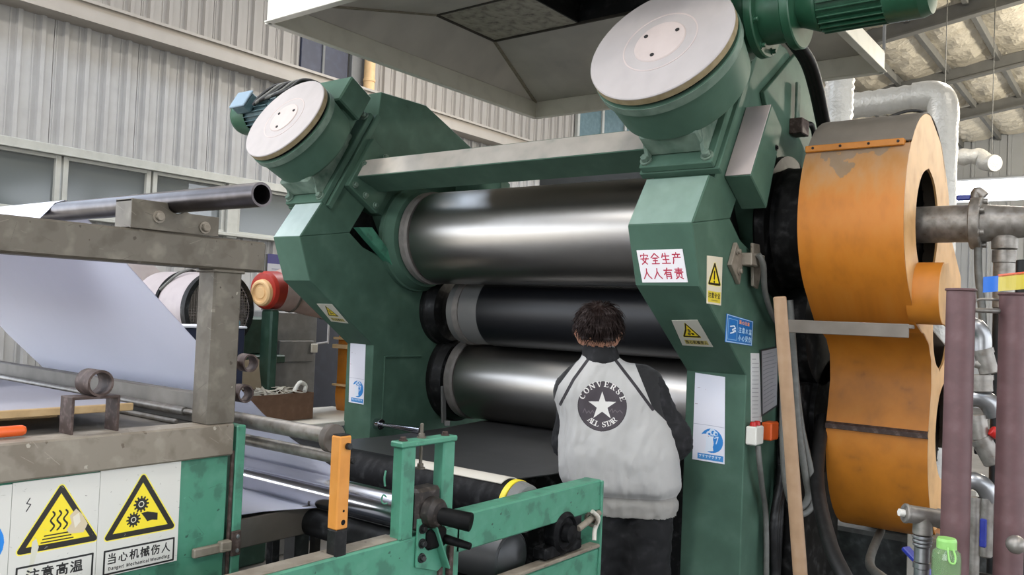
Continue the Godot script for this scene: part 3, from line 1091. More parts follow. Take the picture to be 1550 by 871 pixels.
	g.lathe([Vector2(0, 0.396), Vector2(0.075, 0.396), Vector2(0.1, 0.46), Vector2(0.1, 0.47), Vector2(0.092, 0.47), Vector2(0.092, 0.70), Vector2(0, 0.70)], at, A, 40)
	put("motor_body", g, mm, mo)
	g = G.new()
	g.t = T
	for k in 26:
		var a := TAU * k / 26
		var d := Vector3(0, cos(a), sin(a))
		g.box(at + A * 0.585 + d * 0.099, Vector3(0.22, 0.022, 0.005), 0.001, Basis(Vector3.RIGHT, d, Vector3.RIGHT.cross(d)))
	put("cooling_fins", g, mm, mo)
	g = G.new()
	g.t = T
	g.lathe([Vector2(0.108, 0.69), Vector2(0.110, 0.695), Vector2(0.110, 0.80), Vector2(0.10, 0.83), Vector2(0.04, 0.84), Vector2(0, 0.84)], at, A, 40)
	put("fan_cover", g, M["green_motor"], mo)
	if side < 0:
		g = G.new()
		g.t = T
		g.box(at + Vector3(-0.66, -0.02, 0.12), Vector3(0.13, 0.11, 0.06), 0.01)
		put("terminal_box", g, M["teal_grey"], mo)
		g = G.new()
		g.t = T
		g.box(at + Vector3(-0.66, -0.02, 0.155), Vector3(0.14, 0.12, 0.014), 0.005)
		put("box_lid", g, M["lid_blue"], mo)
		for k in 5:
			g = G.new()
			g.t = T
			var xx := -0.50 + 0.055 * k
			g.tube([at + Vector3(-0.56, -0.05 + 0.01 * k, 0.12), at + Vector3(xx - 0.02, 0.01, 0.13), at + Vector3(xx + 0.05, 0.10, 0.11), at + Vector3(xx + 0.12, 0.12, 0.03), at + Vector3(xx + 0.16, 0.06, -0.06)], 0.011, 8, 6)
			put("cable", g, M["cable_black"] if k % 2 == 0 else M["cable_grey"], mo)
	else:
		g = G.new()
		g.t = T
		g.box(at + Vector3(0.57, 0.125, 0.0), Vector3(0.14, 0.08, 0.12), 0.008)
		put("terminal_box", g, M["black_iron"], mo)

func roll(c: Vector2, r: float, x0: float, x1: float, m: Material, label: String) -> Node3D:
	var o := thing("roll", label, "roll", Vector3((x0 + x1) / 2, c.x - r, c.y), "rolls between the side frames")
	var g := G.new()
	var a := Vector3(x0, c.x, c.y)
	g.lathe([Vector2(0, 0), Vector2(r - 0.012, 0), Vector2(r, 0.012), Vector2(r, x1 - x0 - 0.012), Vector2(r - 0.012, x1 - x0), Vector2(0, x1 - x0)], a, Vector3.RIGHT, 96)
	put("roll_body", g, m, o)
	return o

func calender() -> void:
	var L := side_frame(-3.70, -3.483, "far green side frame at the left end of the steel rolls")
	var R := side_frame(-1.581, -1.319, "near green side frame right of the person carrying red lettered sign")
	gearbox(Vector3(-3.629, 2.618, -2.744), 0.26, "left gearbox with round pale cover disc on far green frame", "blue grey geared motor with cables behind the left pale disc", -1.0)
	gearbox(Vector3(-1.446, 2.653, -2.714), 0.278, "right gearbox with large pale cover disc above red lettered sign", "dark green geared motor at the top right behind the large disc", 1.0)
	var g: G
	# details on the far frame: bolted beam plate, bearing ring, recess frame, lit green piece and jack rod
	var u := Vector3(0, 0.8616, -0.5075)
	var nn := Vector3(0, 0.5075, 0.8616)
	g = G.new()
	g.box(Vector3(-3.459, 2.375, -3.223), Vector3(0.048, 0.33, 0.25), 0.004, Basis(Vector3.RIGHT, u, nn))
	put("beam_plate", g, M["green"], L)
	for k in 5:
		g = G.new()
		g.hexbolt(Vector3(-3.435, 2.375, -3.223) + u * [0.135, -0.135, -0.135, -0.135, 0.0][k] + nn * [0.0, 0.09, 0.0, -0.09, 0.1][k], Vector3.RIGHT, 0.012, 0.02)
		put("bolt", g, M["green_dusty"], L)
	for fr in [[L, -3.483, 1.0], [R, -1.581, -1.0]]:
		var x: float = fr[1]
		var s: float = fr[2]
		for q in [[Vector2(2.065, -3.623), 0.30], [Vector2(1.656, -3.882), 0.205], [Vector2(1.242, -4.024), 0.265]]:
			g = G.new()
			g.lathe([Vector2(0, 0.0), Vector2(q[1] + 0.01, 0.0), Vector2(q[1] + 0.01, 0.03), Vector2(q[1], 0.035), Vector2(q[1] - 0.02, 0.09), Vector2(q[1] - 0.08, 0.10), Vector2(0, 0.10)], Vector3(x, q[0].x, q[0].y), Vector3(s, 0, 0), 56)
			put("bearing_housing", g, M["green"] if q[1] > 0.29 else M["dark_iron"], fr[0])
	g = G.new()
	for e in [[Vector3(-3.479, 1.375, -3.55), Vector3(0.012, 0.012, 0.3)], [Vector3(-3.479, 1.18, -3.40), Vector3(0.012, 0.4, 0.01)]]:
		g.box(e[0], e[1], 0.003)
	put("cover_frame", g, M["green"], L)
	g = G.new()
	g.prism(PackedVector2Array([Vector2(-3.12, 2.08), Vector2(-3.20, 2.02), Vector2(-3.46, 1.84), Vector2(-3.40, 1.90), Vector2(-3.36, 1.97), Vector2(-3.22, 2.09)]), yz(-3.484), 0.05, 0.004)
	put("lit_notch_piece", g, M["green_light"], L)  # lighter green stands for a lit face seen through the notch
	g = G.new()
	g.cyl(Vector3(-3.49, 1.0, -3.36), Vector3(-3.44, 1.0, -3.36), 0.03, -1, 16)
	g.cyl(Vector3(-3.44, 1.0, -3.36), Vector3(-3.14, 1.0, -3.36), 0.012, 0.022, 12)
	put("jack_rod", g, M["chrome"], L)
	# cross beam: a square tube turned on edge, dusty on the face that looks up
	var o := thing("cross_beam", "long tilted green cross beam joining both side frames above the rolls", "beam", Vector3(-2.53, 2.2, -3.2))
	var B := Vector2(2.349, -3.092)
	var A := Vector2(2.452, -3.151)
	var C := Vector2(2.290, -3.257)
	var D := A + C - B
	g = G.new()
	var f := yz(-3.45)
	g.prism(PackedVector2Array([Vector2(B.y, B.x), Vector2(A.y, A.x), Vector2(D.y, D.x), Vector2(C.y, C.x)]), f, 1.87, 0.005)
	put("tube", g, M["green"], o)
	g = G.new()
	var k3 := Vector3(0, A.y - B.y, -(A.x - B.x)).normalized()
	if k3.z < 0:
		k3 = -k3
	g.quad(Vector3(-3.445, B.x + 0.005, B.y - 0.003) + k3 * 0.0015, Vector3(-1.585, B.x + 0.005, B.y - 0.003) + k3 * 0.0015, Vector3(-1.585, A.x - 0.003, A.y + 0.002) + k3 * 0.0015, Vector3(-3.445, A.x - 0.003, A.y + 0.002) + k3 * 0.0015, k3)
	put("dusty_face", g, M["beam_dust"], o)
	# rolls
	var r1 := roll(Vector2(2.065, -3.623), 0.262, -3.305, -1.65, M["roll_steel"], "upper bright steel roll, thickest of the three rolls")
	g = G.new()
	g.lathe([Vector2(0.2, 0.0), Vector2(0.262, 0.0), Vector2(0.268, 0.01), Vector2(0.268, 0.045), Vector2(0.255, 0.055), Vector2(0.2, 0.055)], Vector3(-3.375, 2.065, -3.623), Vector3.RIGHT, 72)
	put("collar", g, M["collar"], r1)
	var r2 := roll(Vector2(1.656, -3.882), 0.195, -3.30, -1.65, M["steel_grey"], "middle roll covered with glossy navy black sheet")
	g = G.new()
	g.lathe([Vector2(0.19, 0.0), Vector2(0.2, 0.0), Vector2(0.2, 1.40), Vector2(0.19, 1.40)], Vector3(-3.06, 1.656, -3.882), Vector3.RIGHT, 96)
	put("black_cover", g, M["navy_film"], r2)
	g = G.new()
	g.lathe([Vector2(0.17, 0.0), Vector2(0.203, 0.0), Vector2(0.203, 0.04), Vector2(0.17, 0.045)], Vector3(-3.24, 1.656, -3.882), Vector3.RIGHT, 72)
	put("collar", g, M["collar"], r2)
	var r3 := roll(Vector2(1.242, -4.024), 0.24, -3.305, -1.65, M["roll_steel"], "lower steel roll above the grey hanging sheet")
	g = G.new()
	g.lathe([Vector2(0.2, 0.0), Vector2(0.243, 0.0), Vector2(0.247, 0.01), Vector2(0.247, 0.05), Vector2(0.235, 0.06), Vector2(0.2, 0.06)], Vector3(-3.37, 1.242, -4.024), Vector3.RIGHT, 72)
	put("collar", g, M["collar"], r3)
	g = G.new()
	g.bar(Vector3(-3.385, 1.20, -3.80), Vector3(-3.385, 0.98, -3.82), 0.035, 0.012)
	g.bar(Vector3(-3.40, 0.975, -3.86), Vector3(-3.25, 1.0, -3.70), 0.03, 0.03)
	put("scraper_arm", g, M["steel_grey"], r3)
	# hanging sheet that leaves the lower roll and comes forward to the belt roller
	g = G.new()
	var p := [Vector2(1.00, -4.05), Vector2(1.0, -3.95), Vector2(0.985, -3.6), Vector2(0.98, -3.2), Vector2(0.985, -2.95), Vector2(1.005, -2.6), Vector2(1.04, -2.3), Vector2(1.10, -2.15)]
	g.sheet(p, -3.2, -2.0, 0.004, true, 4)
	put("rubber_sheet", g, M["grey_web"], null, "dark grey sheet hanging from the lower roll towards the conveyor", "sheet")
	g = G.new()
	g.box(Vector3(-2.53, 0.48, -4.62), Vector3(2.2, 0.96, 0.02), 0.003)
	put("shade_backing", g, M["black_iron"], null, "black sheet standing in for shade behind and below the lower roll", "panel")  # added black sheet hides the lit floor, standing in for shade
	# plates behind the cross beam
	g = G.new()
	g.box(Vector3(-3.30, 2.42, -3.95), Vector3(0.36, 0.36, 0.02), 0.003)
	put("rear_guard", g, M["green"], null, "dark green plate behind the left end of the cross beam", "panel")
	g = G.new()
	g.box(Vector3(-2.22, 2.40, -3.95), Vector3(1.24, 0.34, 0.02), 0.003)
	put("rear_guard", g, M["steel_grey"], null, "long grey plate behind the right end of the cross beam", "panel")
	# settled dust on the two upward facing shoulders of the frames
	for e in [[-3.70, -3.483, L, "green_dust_thick"], [-1.581, -1.319, R, "green_dust_thin"]]:
		g = G.new()
		var k := Vector3(0, 0.454, 0.891)
		g.quad(Vector3(e[0] + 0.004, 2.186, -2.896) + k * 0.001, Vector3(e[1] - 0.004, 2.186, -2.896) + k * 0.001, Vector3(e[1] - 0.004, 2.0, -2.768) + k * 0.001, Vector3(e[0] + 0.004, 2.0, -2.768) + k * 0.001, k)
		put("dusty_shoulder", g, M[e[3]], e[2])
	details_right(R)
	signs(L, R)

func details_right(R: Node3D) -> void:
	var g := G.new()
	var u := Vector3(0, 0.8616, -0.5075)
	var nn := Vector3(0, 0.5075, 0.8616)
	# channel piece welded on the outer face, dusty on top
	var bx := Basis(Vector3.RIGHT, u, nn)
	var o := thing("guard_channel", "green folded channel with dusty slanted top on the near side frame", "bracket", Vector3(-1.26, 2.15, -3.2))
	g.prism(PackedVector2Array([Vector2(-3.03, 2.20), Vector2(-3.22, 2.51), Vector2(-3.34, 2.44), Vector2(-3.20, 2.10)]), yz(-1.319), 0.105, 0.004)
	put("channel_body", g, M["green"], o)
	g = G.new()
	g.box(Vector3(-1.266, 2.3565, -3.1225), Vector3(0.10, 0.355, 0.004), 0.001, Basis(Vector3.RIGHT, Vector3(0, 0.8526, -0.5225), Vector3(0, 0.5225, 0.8526)))
	put("dusty_top", g, M["dust_pink"], o)
	g = G.new()
	g.hexbolt(Vector3(-1.214, 2.35, -3.28), Vector3.RIGHT, 0.008, 0.008)
	put("bolt", g, M["black_iron"], o)
	# rear cover plate behind
	g = G.new()
	g.prism(PackedVector2Array([Vector2(-3.35, 2.60), Vector2(-3.72, 2.86), Vector2(-4.25, 2.62), Vector2(-4.20, 2.2), Vector2(-3.75, 2.02)]), yz(-1.318), 0.02, 0.003)
	put("rear_plate", g, M["green"], R)
	# dark drum of the shaft bearing outside
	g = G.new()
	g.lathe([Vector2(0, 0), Vector2(0.30, 0), Vector2(0.31, 0.01), Vector2(0.31, 0.05), Vector2(0.26, 0.055), Vector2(0.255, 0.07), Vector2(0.255, 0.21), Vector2(0.25, 0.215), Vector2(0, 0.215)], Vector3(-1.318, 2.065, -3.623), Vector3.RIGHT, 64)
	put("shaft_drum", g, M["black_iron"], null, "black shaft drum between the near side frame and the orange cover", "drum")
	g = G.new()
	g.lathe([Vector2(0, 0), Vector2(0.27, 0), Vector2(0.27, 0.13), Vector2(0, 0.13)], Vector3(-1.318, 1.656, -3.882), Vector3.RIGHT, 48)
	g.lathe([Vector2(0, 0), Vector2(0.26, 0), Vector2(0.26, 0.13), Vector2(0, 0.13)], Vector3(-1.318, 1.242, -4.024), Vector3.RIGHT, 48)
	g.box(Vector3(-1.26, 0.7, -3.95), Vector3(0.10, 1.4, 0.6), 0.01)
	put("lower_bearing", g, M["black_iron"], R)
	# limit switch bracket with hose
	var b := thing("switch_bracket", "grey triangular switch bracket with hose on the near frame", "bracket", Vector3(-1.29, 1.85, -3.2))
	g = G.new()
	g.prism(PackedVector2Array([Vector2(-3.08, 1.87), Vector2(-3.13, 1.96), Vector2(-3.20, 1.90), Vector2(-3.17, 1.80)]), yz(-1.318), 0.018, 0.002)
	g.prism(PackedVector2Array([Vector2(-3.26, 1.97), Vector2(-3.40, 1.97), Vector2(-3.33, 1.79), Vector2(-3.28, 1.80)]), yz(-1.300), 0.012, 0.002)
	g.box(Vector3(-1.285, 1.90, -3.25), Vector3(0.05, 0.05, 0.14), 0.004)
	put("bracket_plate", g, M["worn_steel_pale"], b)
	for q in [Vector3(-1.298, 1.925, -3.13), Vector3(-1.298, 1.85, -3.15)]:
		g = G.new()
		g.hexbolt(q, Vector3.RIGHT, 0.01, 0.014)
		put("bolt", g, M["worn_steel_pale"], b)
	g = G.new()
	g.tube([Vector3(-1.25, 1.92, -3.22), Vector3(-1.24, 1.88, -3.25), Vector3(-1.26, 1.78, -3.33), Vector3(-1.27, 1.68, -3.46), Vector3(-1.26, 1.64, -3.56), Vector3(-1.25, 1.63, -3.65)], 0.012, 10)
	put("hose", g, M["cable_grey"], b)
	# junction box
	var j := thing("junction_box", "small rusty brown box with curved conduit on upper near frame", "junction box", Vector3(-1.27, 2.5, -3.75))
	g = G.new()
	g.box(Vector3(-1.27, 2.52, -3.70), Vector3(0.06, 0.07, 0.09), 0.004)
	put("box_body", g, M["rusty"], j)
	g = G.new()
	g.box(Vector3(-1.28, 2.62, -3.70), Vector3(0.012, 0.2, 0.04), 0.003)
	put("mounting_strip", g, M["green_dusty"], j)
	g = G.new()
	g.tube([Vector3(-1.26, 2.54, -3.75), Vector3(-1.25, 2.55, -3.80), Vector3(-1.25, 2.50, -3.85), Vector3(-1.25, 2.38, -3.84), Vector3(-1.25, 2.28, -3.80), Vector3(-1.22, 2.22, -3.70), Vector3(-1.20, 2.2, -3.60)], 0.012, 8)
	put("conduit", g, M["cable_black"], j)
	# thick cable bundle falling from the motor down behind the frame
	var cb := thing("cable_bundle", "thick black cable bundle hanging from the green motor behind near frame", "cable", Vector3(-1.2, 2.4, -3.8))
	for k in 3:
		g = G.new()
		var q := 0.016 * k
		g.tube([Vector3(-1.22 + q, 2.82, -3.35), Vector3(-1.20 + q, 2.76, -3.52), Vector3(-1.21 + q, 2.68, -3.68), Vector3(-1.24 + q, 2.56, -3.90), Vector3(-1.25 + q, 2.40, -4.10 - q), Vector3(-1.25 + q, 2.2, -4.2)], 0.017, 10)
		put("cable", g, M["cable_black"], cb)
	# thin wire that arches towards the ducts
	g = G.new()
	g.tube([Vector3(-1.18, 2.56, -3.85), Vector3(-1.05, 2.56, -3.95), Vector3(-0.92, 2.64, -4.1), Vector3(-0.84, 2.62, -4.15), Vector3(-0.80, 2.5, -4.15), Vector3(-0.80, 2.42, -4.1)], 0.007, 8)
	put("wire", g, M["cable_black"], null, "thin black wire arching in front of the silver duct", "wire")
	# small switch boxes low on the outer face
	var wbx := thing("white_switch_box", "small white box with red buttons on the near frame", "switch", Vector3(-1.29, 1.155, -3.37))
	g = G.new()
	g.box(Vector3(-1.295, 1.197, -3.36), Vector3(0.045, 0.075, 0.085), 0.005)
	put("box_body", g, M["white_plastic"], wbx)
	for k in 2:
		g = G.new()
		g.cyl(Vector3(-1.295, 1.234, -3.34 - 0.045 * k), Vector3(-1.295, 1.252, -3.34 - 0.045 * k), 0.014, 0.012, 14)
		put("button", g, M["red_plastic"], wbx)
	g = G.new()
	g.tube([Vector3(-1.28, 1.155, -3.36), Vector3(-1.27, 1.08, -3.36), Vector3(-1.28, 0.98, -3.42), Vector3(-1.29, 0.85, -3.50), Vector3(-1.28, 0.6, -3.5), Vector3(-1.28, 0.2, -3.5)], 0.012, 8)
	put("conduit", g, M["cable_grey"], wbx)
	var obx := thing("orange_switch_box", "small orange box right of the white switch box", "switch", Vector3(-1.29, 1.15, -3.53))
	g = G.new()
	g.box(Vector3(-1.295, 1.2, -3.53), Vector3(0.045, 0.075, 0.085), 0.005)
	put("box_body", g, M["orange_plastic"], obx)
	g = G.new()
	g.cyl(Vector3(-1.29, 1.19, -3.575), Vector3(-1.29, 1.19, -3.63), 0.024, 0.02, 14)
	put("cable_gland", g, M["rusty"], obx)
	# dark conduits running down the outer face
	for k in 3:
		g = G.new()
		g.tube([Vector3(-1.27, 1.05 - 0.03 * k, -3.62), Vector3(-1.27, 0.8, -3.60 + 0.03 * k), Vector3(-1.27, 0.4, -3.58), Vector3(-1.27, 0.02, -3.58 + 0.05 * k)], 0.02, 8)
		put("drain_pipe", g, M["dark_iron"], null, ["first", "second", "third"][k] + " dark conduit running down the side of near frame, counted from the front", "pipe", "dark conduits on the near frame")
	# loops of grey hose hanging behind the wooden pole
	for k in 2:
		g = G.new()
		var q := 0.028 * k
		g.tube([Vector3(-1.19, 1.75, -3.42), Vector3(-1.175, 1.5, -3.45), Vector3(-1.16, 1.25, -3.48 - q), Vector3(-1.14 + q * 0.5, 1.05, -3.52 - q), Vector3(-1.13 + q * 0.5, 0.95 - q, -3.54 - q * 0.5), Vector3(-1.15, 0.91 - q, -3.50), Vector3(-1.18, 0.97, -3.44), Vector3(-1.19, 1.15, -3.40), Vector3(-1.19, 1.4, -3.38)], 0.014, 10)
		put("hanging_hose", g, M["cable_grey"], null, ["inner loop of grey hose hanging behind the wooden pole", "outer loop of grey hose hanging behind the wooden pole"][k], "hose", "grey hose loops")
	# wooden pole leaning on the cover bracket
	g = G.new()
	g.cyl(Vector3(-1.03, 1.745, -2.86), Vector3(-0.9, 0.0, -3.02), 0.0215, 0.026, 20, 0.004)
	put("wooden_pole", g, M["pole_wood"], null, "tan round wooden pole leaning upright between near frame and orange cover", "pole")


# ---------------------------------------------------------------- orange cover over the gears
func gear_cover() -> void:
	var x0 := -1.105
	var x1 := -0.726
	var o := thing("gear_cover", "tall orange gear cover with open round end holes beside the near frame", "gear cover", Vector3((x0 + x1) / 2, 0.9, -3.7))
	var c := Vector2(2.065, -3.623)
	var R := 0.388
	var tall := 0.435
	var up := []
	for k in 15:
		var a := deg_to_rad(lerpf(150.0, 40.0, k / 14.0))
		up.append(c + Vector2(sin(a) * tall, cos(a) * R))
	var g := G.new()
	g.sheet(up, x0, x1, 0.006)
	put("top_shell", g, M["dust_grey"], o)
	# folded flange between the shells
	var fl := c + Vector2(sin(deg_to_rad(38.0)) * tall, cos(deg_to_rad(38.0)) * R)
	g = G.new()
	g.box(Vector3((x0 + x1) / 2 - 0.01, fl.x + 0.004, fl.y - 0.008), Vector3(x1 - x0 - 0.02, 0.026, 0.06), 0.003)
	put("flange", g, M["orange"], o)
	for k in 4:
		g = G.new()
		g.hexbolt(Vector3(lerpf(x0 + 0.03, x1 - 0.04, k / 3.0), fl.x + 0.006, fl.y + 0.022), Vector3.BACK, 0.0035, 0.006)
		put("bolt", g, M["dark_iron"], o)
	var mid := []
	for k in 22:
		var a := deg_to_rad(lerpf(38.0, -48.0, k / 21.0))
		mid.append(c + Vector2(sin(a) * (tall if a > 0.0 else R), cos(a) * R))
	mid.append(Vector2(1.675, -3.47))
	mid.append(Vector2(1.640, -3.58))
	g = G.new()
	g.sheet(mid, x0, x1, 0.006)
	var om := mottled_orange()
	put("front_shell", g, om, o)
	# joint bracket below the front shell
	g = G.new()
	g.prism(PackedVector2Array([Vector2(-1.16, -3.28), Vector2(-0.70, -3.28), Vector2(-0.74, -3.52), Vector2(-1.16, -3.52)]), Transform3D(Basis(Vector3(1, 0, 0), Vector3(0, 0, 1), Vector3(0, -1, 0)), Vector3(0, 1.668, 0)), 0.014, 0.002)
	g.box(Vector3(-0.93, 1.645, -3.285), Vector3(0.44, 0.05, 0.012), 0.002)
	put("joint_bracket", g, M["dust_grey"], o)
	var low := [Vector2(1.64, -3.60), Vector2(1.60, -3.70), Vector2(1.53, -3.76), Vector2(1.42, -3.775), Vector2(1.30, -3.75), Vector2(1.245, -3.735)]
	g = G.new()
	g.sheet(low, x0 - 0.02, x1, 0.006)
	put("waist_shell", g, M["orange"], o)
	g = G.new()
	g.sheet([Vector2(1.25, -3.745), Vector2(1.235, -3.72), Vector2(1.22, -3.72), Vector2(1.215, -3.745)], x0 - 0.02, x1, 0.006, false)
	put("lower_joint", g, M["rusty"], o)
	var bot := []
	for k in 18:
		var a := deg_to_rad(lerpf(2.0, -125.0, k / 17.0))
		bot.append(Vector2(1.20, -4.08) + Vector2(sin(a) * 0.44, cos(a) * 0.345))
	g = G.new()
	g.sheet(bot, x0 - 0.02, x1, 0.006)
	put("bottom_shell", g, M["orange"], o)
	# end plate with openings: outline less three holes, as two halves joined along the middle
	var rim := []
	for q in up:
		rim.append(q)
	for q in mid:
		rim.append(q)
	for q in low:
		rim.append(q)
	for q in bot:
		rim.append(q)
	var holes := [[c, Vector2(0.205, 0.215)], [Vector2(1.66, -3.93), Vector2(0.15, 0.17)], [Vector2(1.22, -4.07), Vector2(0.19, 0.21)]]
	g = G.new()
	var cen := 18
	# fill between the front rim and the front edge of the holes by strips at constant height
	var ys := []
	for k in 121:
		ys.append(lerpf(2.498, 0.82, k / 120.0))
	for k in 120:
		var y0: float = ys[k]
		var y1: float = ys[k + 1]
		var f0 := front_of(rim, y0)
		var f1 := front_of(rim, y1)
		var b0 := back_of(y0)
		var b1 := back_of(y1)
		var spans0 := spans(f0, b0, y0, holes)
		var spans1 := spans(f1, b1, y1, holes)
		if spans0.size() != spans1.size():
			if spans0.size() > spans1.size():
				spans1 = squeeze(spans0, f1, b1)
			else:
				spans0 = squeeze(spans1, f0, b0)
		for i in spans0.size():
			var a: Vector2 = spans0[i]
			var b: Vector2 = spans1[i]
			for s in [[x1, 1.0], [x1 - 0.008, -1.0]]:
				g.quad(Vector3(s[0], y0, a.x), Vector3(s[0], y0, a.y), Vector3(s[0], y1, b.y), Vector3(s[0], y1, b.x), Vector3(s[1], 0, 0))
	for h in holes:
		for k in 48:
			var p0 := Vector2(h[0].x + sin(TAU * k / 48) * h[1].y, h[0].y + cos(TAU * k / 48) * h[1].x)
			var p1 := Vector2(h[0].x + sin(TAU * (k + 1) / 48) * h[1].y, h[0].y + cos(TAU * (k + 1) / 48) * h[1].x)
			g.quad(Vector3(x1, p0.x, p0.y), Vector3(x1, p1.x, p1.y), Vector3(x1 - 0.008, p1.x, p1.y), Vector3(x1 - 0.008, p0.x, p0.y), Vector3(0, h[0].x - p0.x, h[0].y - p0.y))
	put("end_plate", g, M["tan_plate"], o)
	# gear wheels inside, seen through the holes
	for h in [[c, 0.33, -0.80], [Vector2(1.66, -3.93), 0.16, -0.79], [Vector2(1.20, -4.08), 0.30, -0.80]]:
		var gw := thing("spur_gear", ["black upper gear wheel seen inside the orange cover", "black middle gear wheel inside the orange cover", "black lower gear wheel inside the orange cover"][[0.33, 0.16, 0.30].find(h[1])], "gear", Vector3(h[2], h[0].x - h[1], h[0].y), "gears inside the orange cover")
		g = G.new()
		g.lathe([Vector2(h[1] * 0.72, -0.12), Vector2(h[1] * 0.93, -0.12), Vector2(h[1] * 0.93, 0.0), Vector2(h[1] * 0.72, 0.0), Vector2(h[1] * 0.72, -0.12)], Vector3(h[2], h[0].x, h[0].y), Vector3.RIGHT, 48)
		put("rim", g, M["black_iron"], gw)
		g = G.new()
		g.lathe([Vector2(0, -0.12), Vector2(h[1] * 0.3, -0.12), Vector2(h[1] * 0.3, 0.02), Vector2(0, 0.02)], Vector3(h[2], h[0].x, h[0].y), Vector3.RIGHT, 32)
		put("hub", g, M["black_iron"], gw)
		g = G.new()
		for k in 6:
			var a := TAU * k / 6 + 0.3
			var d := Vector3(0, sin(a), cos(a))
			g.bar(Vector3(h[2] - 0.06, h[0].x, h[0].y) + d * h[1] * 0.25, Vector3(h[2] - 0.06, h[0].x, h[0].y) + d * h[1] * 0.75, 0.05, h[1] * 0.2, 0.003, Vector3.RIGHT)
		put("spokes", g, M["black_iron"], gw)
		g = G.new()
		var teeth := int(h[1] * 120)
		for k in teeth:
			var a := TAU * k / teeth
			var d := Vector3(0, sin(a), cos(a))
			g.box(Vector3(h[2] - 0.06, h[0].x, h[0].y) + d * h[1] * 0.955, Vector3(0.12, h[1] * 0.07, h[1] * 0.028), 0.001, Basis(Vector3.RIGHT, d, Vector3.RIGHT.cross(d)))
		put("teeth", g, M["dark_iron"], gw, "", "", "", "stuff")
	# black discs added on the frame side to keep the inside dark
	g = G.new()
	for h in [[c, 0.38], [Vector2(1.62, -4.02), 0.22], [Vector2(1.20, -4.08), 0.34]]:
		g.lathe([Vector2(0, 0), Vector2(h[1], 0), Vector2(h[1], 0.004), Vector2(0, 0.004)], Vector3(x0 + 0.004, h[0].x, h[0].y), Vector3.RIGHT, 40)
	put("inner_plate", g, M["black_iron"], o)
	var rear := []
	for k in 14:
		var a := deg_to_rad(lerpf(150.0, 262.0, k / 13.0))
		rear.append(c + Vector2(sin(a) * (tall if sin(a) > 0.0 else R), cos(a) * R))
	rear.append(Vector2(1.60, -4.02))
	rear.append(Vector2(1.50, -4.40))
	rear.append(Vector2(1.1, -4.44))
	g = G.new()
	g.sheet(rear, x0, x1 - 0.004, 0.006)
	put("added_rear_shell", g, M["dust_grey"], o)  # back sheet added so that the inside of the cover stays dark
	# scroll guard between the first and second hole
	g = G.new()
	var sc := []
	for k in 17:
		var a := deg_to_rad(lerpf(80.0, -88.0, k / 16.0))
		sc.append(Vector2(1.79, -3.50) + Vector2(sin(a) * 0.115, cos(a) * 0.11))
	g.sheet(sc, x1 - 0.02, x1 + 0.09, 0.006)
	put("scroll_guard", g, M["orange"], o)
	g = G.new()
	var pp := PackedVector2Array()
	for q in sc:
		pp.append(Vector2(q.y, q.x))
	pp.append(Vector2(-3.58, 1.66))
	pp.append(Vector2(-3.60, 1.80))
	pp.append(Vector2(-3.56, 1.91))
	g.prism(pp, yz(x1 + 0.085), 0.006, 0.001)
	put("scroll_plate", g, M["tan_plate"], o)

func mottled_orange() -> StandardMaterial3D:
	# dust has settled on the upper shoulder of the shell and washes out downwards; one dull stain below the flange
	var cv := Cv.new(256, 256, Color(0.76, 0.46, 0.11))
	var nz := FastNoiseLite.new()
	nz.seed = 9
	nz.frequency = 0.018
	nz.fractal_octaves = 4
	for y in 256:
		for x in 256:
			var s := nz.get_noise_2d(x, y)
			var d := clampf((0.34 - y / 256.0) / 0.32 + s * 0.35, 0.0, 1.0) * 0.8
			var col := Color(0.76, 0.46, 0.11).lerp(Color(0.60, 0.50, 0.42), d)
			var e := Vector2((x - 88.0) / 40.0, (y - 30.0) / 26.0)
			var blot := e.length() + s * 1.1
			if (blot < 0.8 and y > 12) or (y < 16 + s * 16.0 and y > 2 and x > 40 and x < 210):
				col = col.lerp(Color(0.47, 0.43, 0.38), 0.65)
			cv.im.set_pixel(x, y, col.lightened(s * 0.06) if s > 0 else col.darkened(-s * 0.10))
	var m := StandardMaterial3D.new()
	m.resource_name = "orange_front"
	m.albedo_texture = cv.done()
	m.roughness = 0.5
	return m

func front_of(rim: Array, y: float) -> float:
	var best := -9.0
	for i in rim.size() - 1:
		var a: Vector2 = rim[i]
		var b: Vector2 = rim[i + 1]
		if (a.x - y) * (b.x - y) <= 0.0 and absf(a.x - b.x) > 1e-6:
			best = maxf(best, a.y + (b.y - a.y) * (y - a.x) / (b.x - a.x))
	return best if best > -8.0 else -3.7

func back_of(y: float) -> float:
	# rear outline of the end plate
	var pts := [Vector2(2.50, -3.63), Vector2(2.42, -3.86), Vector2(2.25, -4.02), Vector2(2.05, -4.12), Vector2(1.90, -4.36), Vector2(1.6, -4.40), Vector2(1.2, -4.45), Vector2(0.95, -4.30), Vector2(0.85, -4.1)]
	for i in pts.size() - 1:
		if y <= pts[i].x and y >= pts[i + 1].x:
			return lerpf(pts[i].y, pts[i + 1].y, (pts[i].x - y) / (pts[i].x - pts[i + 1].x))
	return -4.1

func spans(f: float, b: float, y: float, holes: Array) -> Array:
	var cuts := []
	for h in holes:
		var t: float = (y - h[0].x) / h[1].y
		if absf(t) < 1.0:
			var w: float = h[1].x * sqrt(1.0 - t * t)
			cuts.append(Vector2(minf(h[0].y + w, f - 0.012), h[0].y - w))
	cuts.sort_custom(func(p, q): return p.x > q.x)
	var out := []
	var at := f
	for q in cuts:
		if q.x < at:
			out.append(Vector2(at, q.x))
		at = minf(at, q.y)
	out.append(Vector2(at, b))
	return out

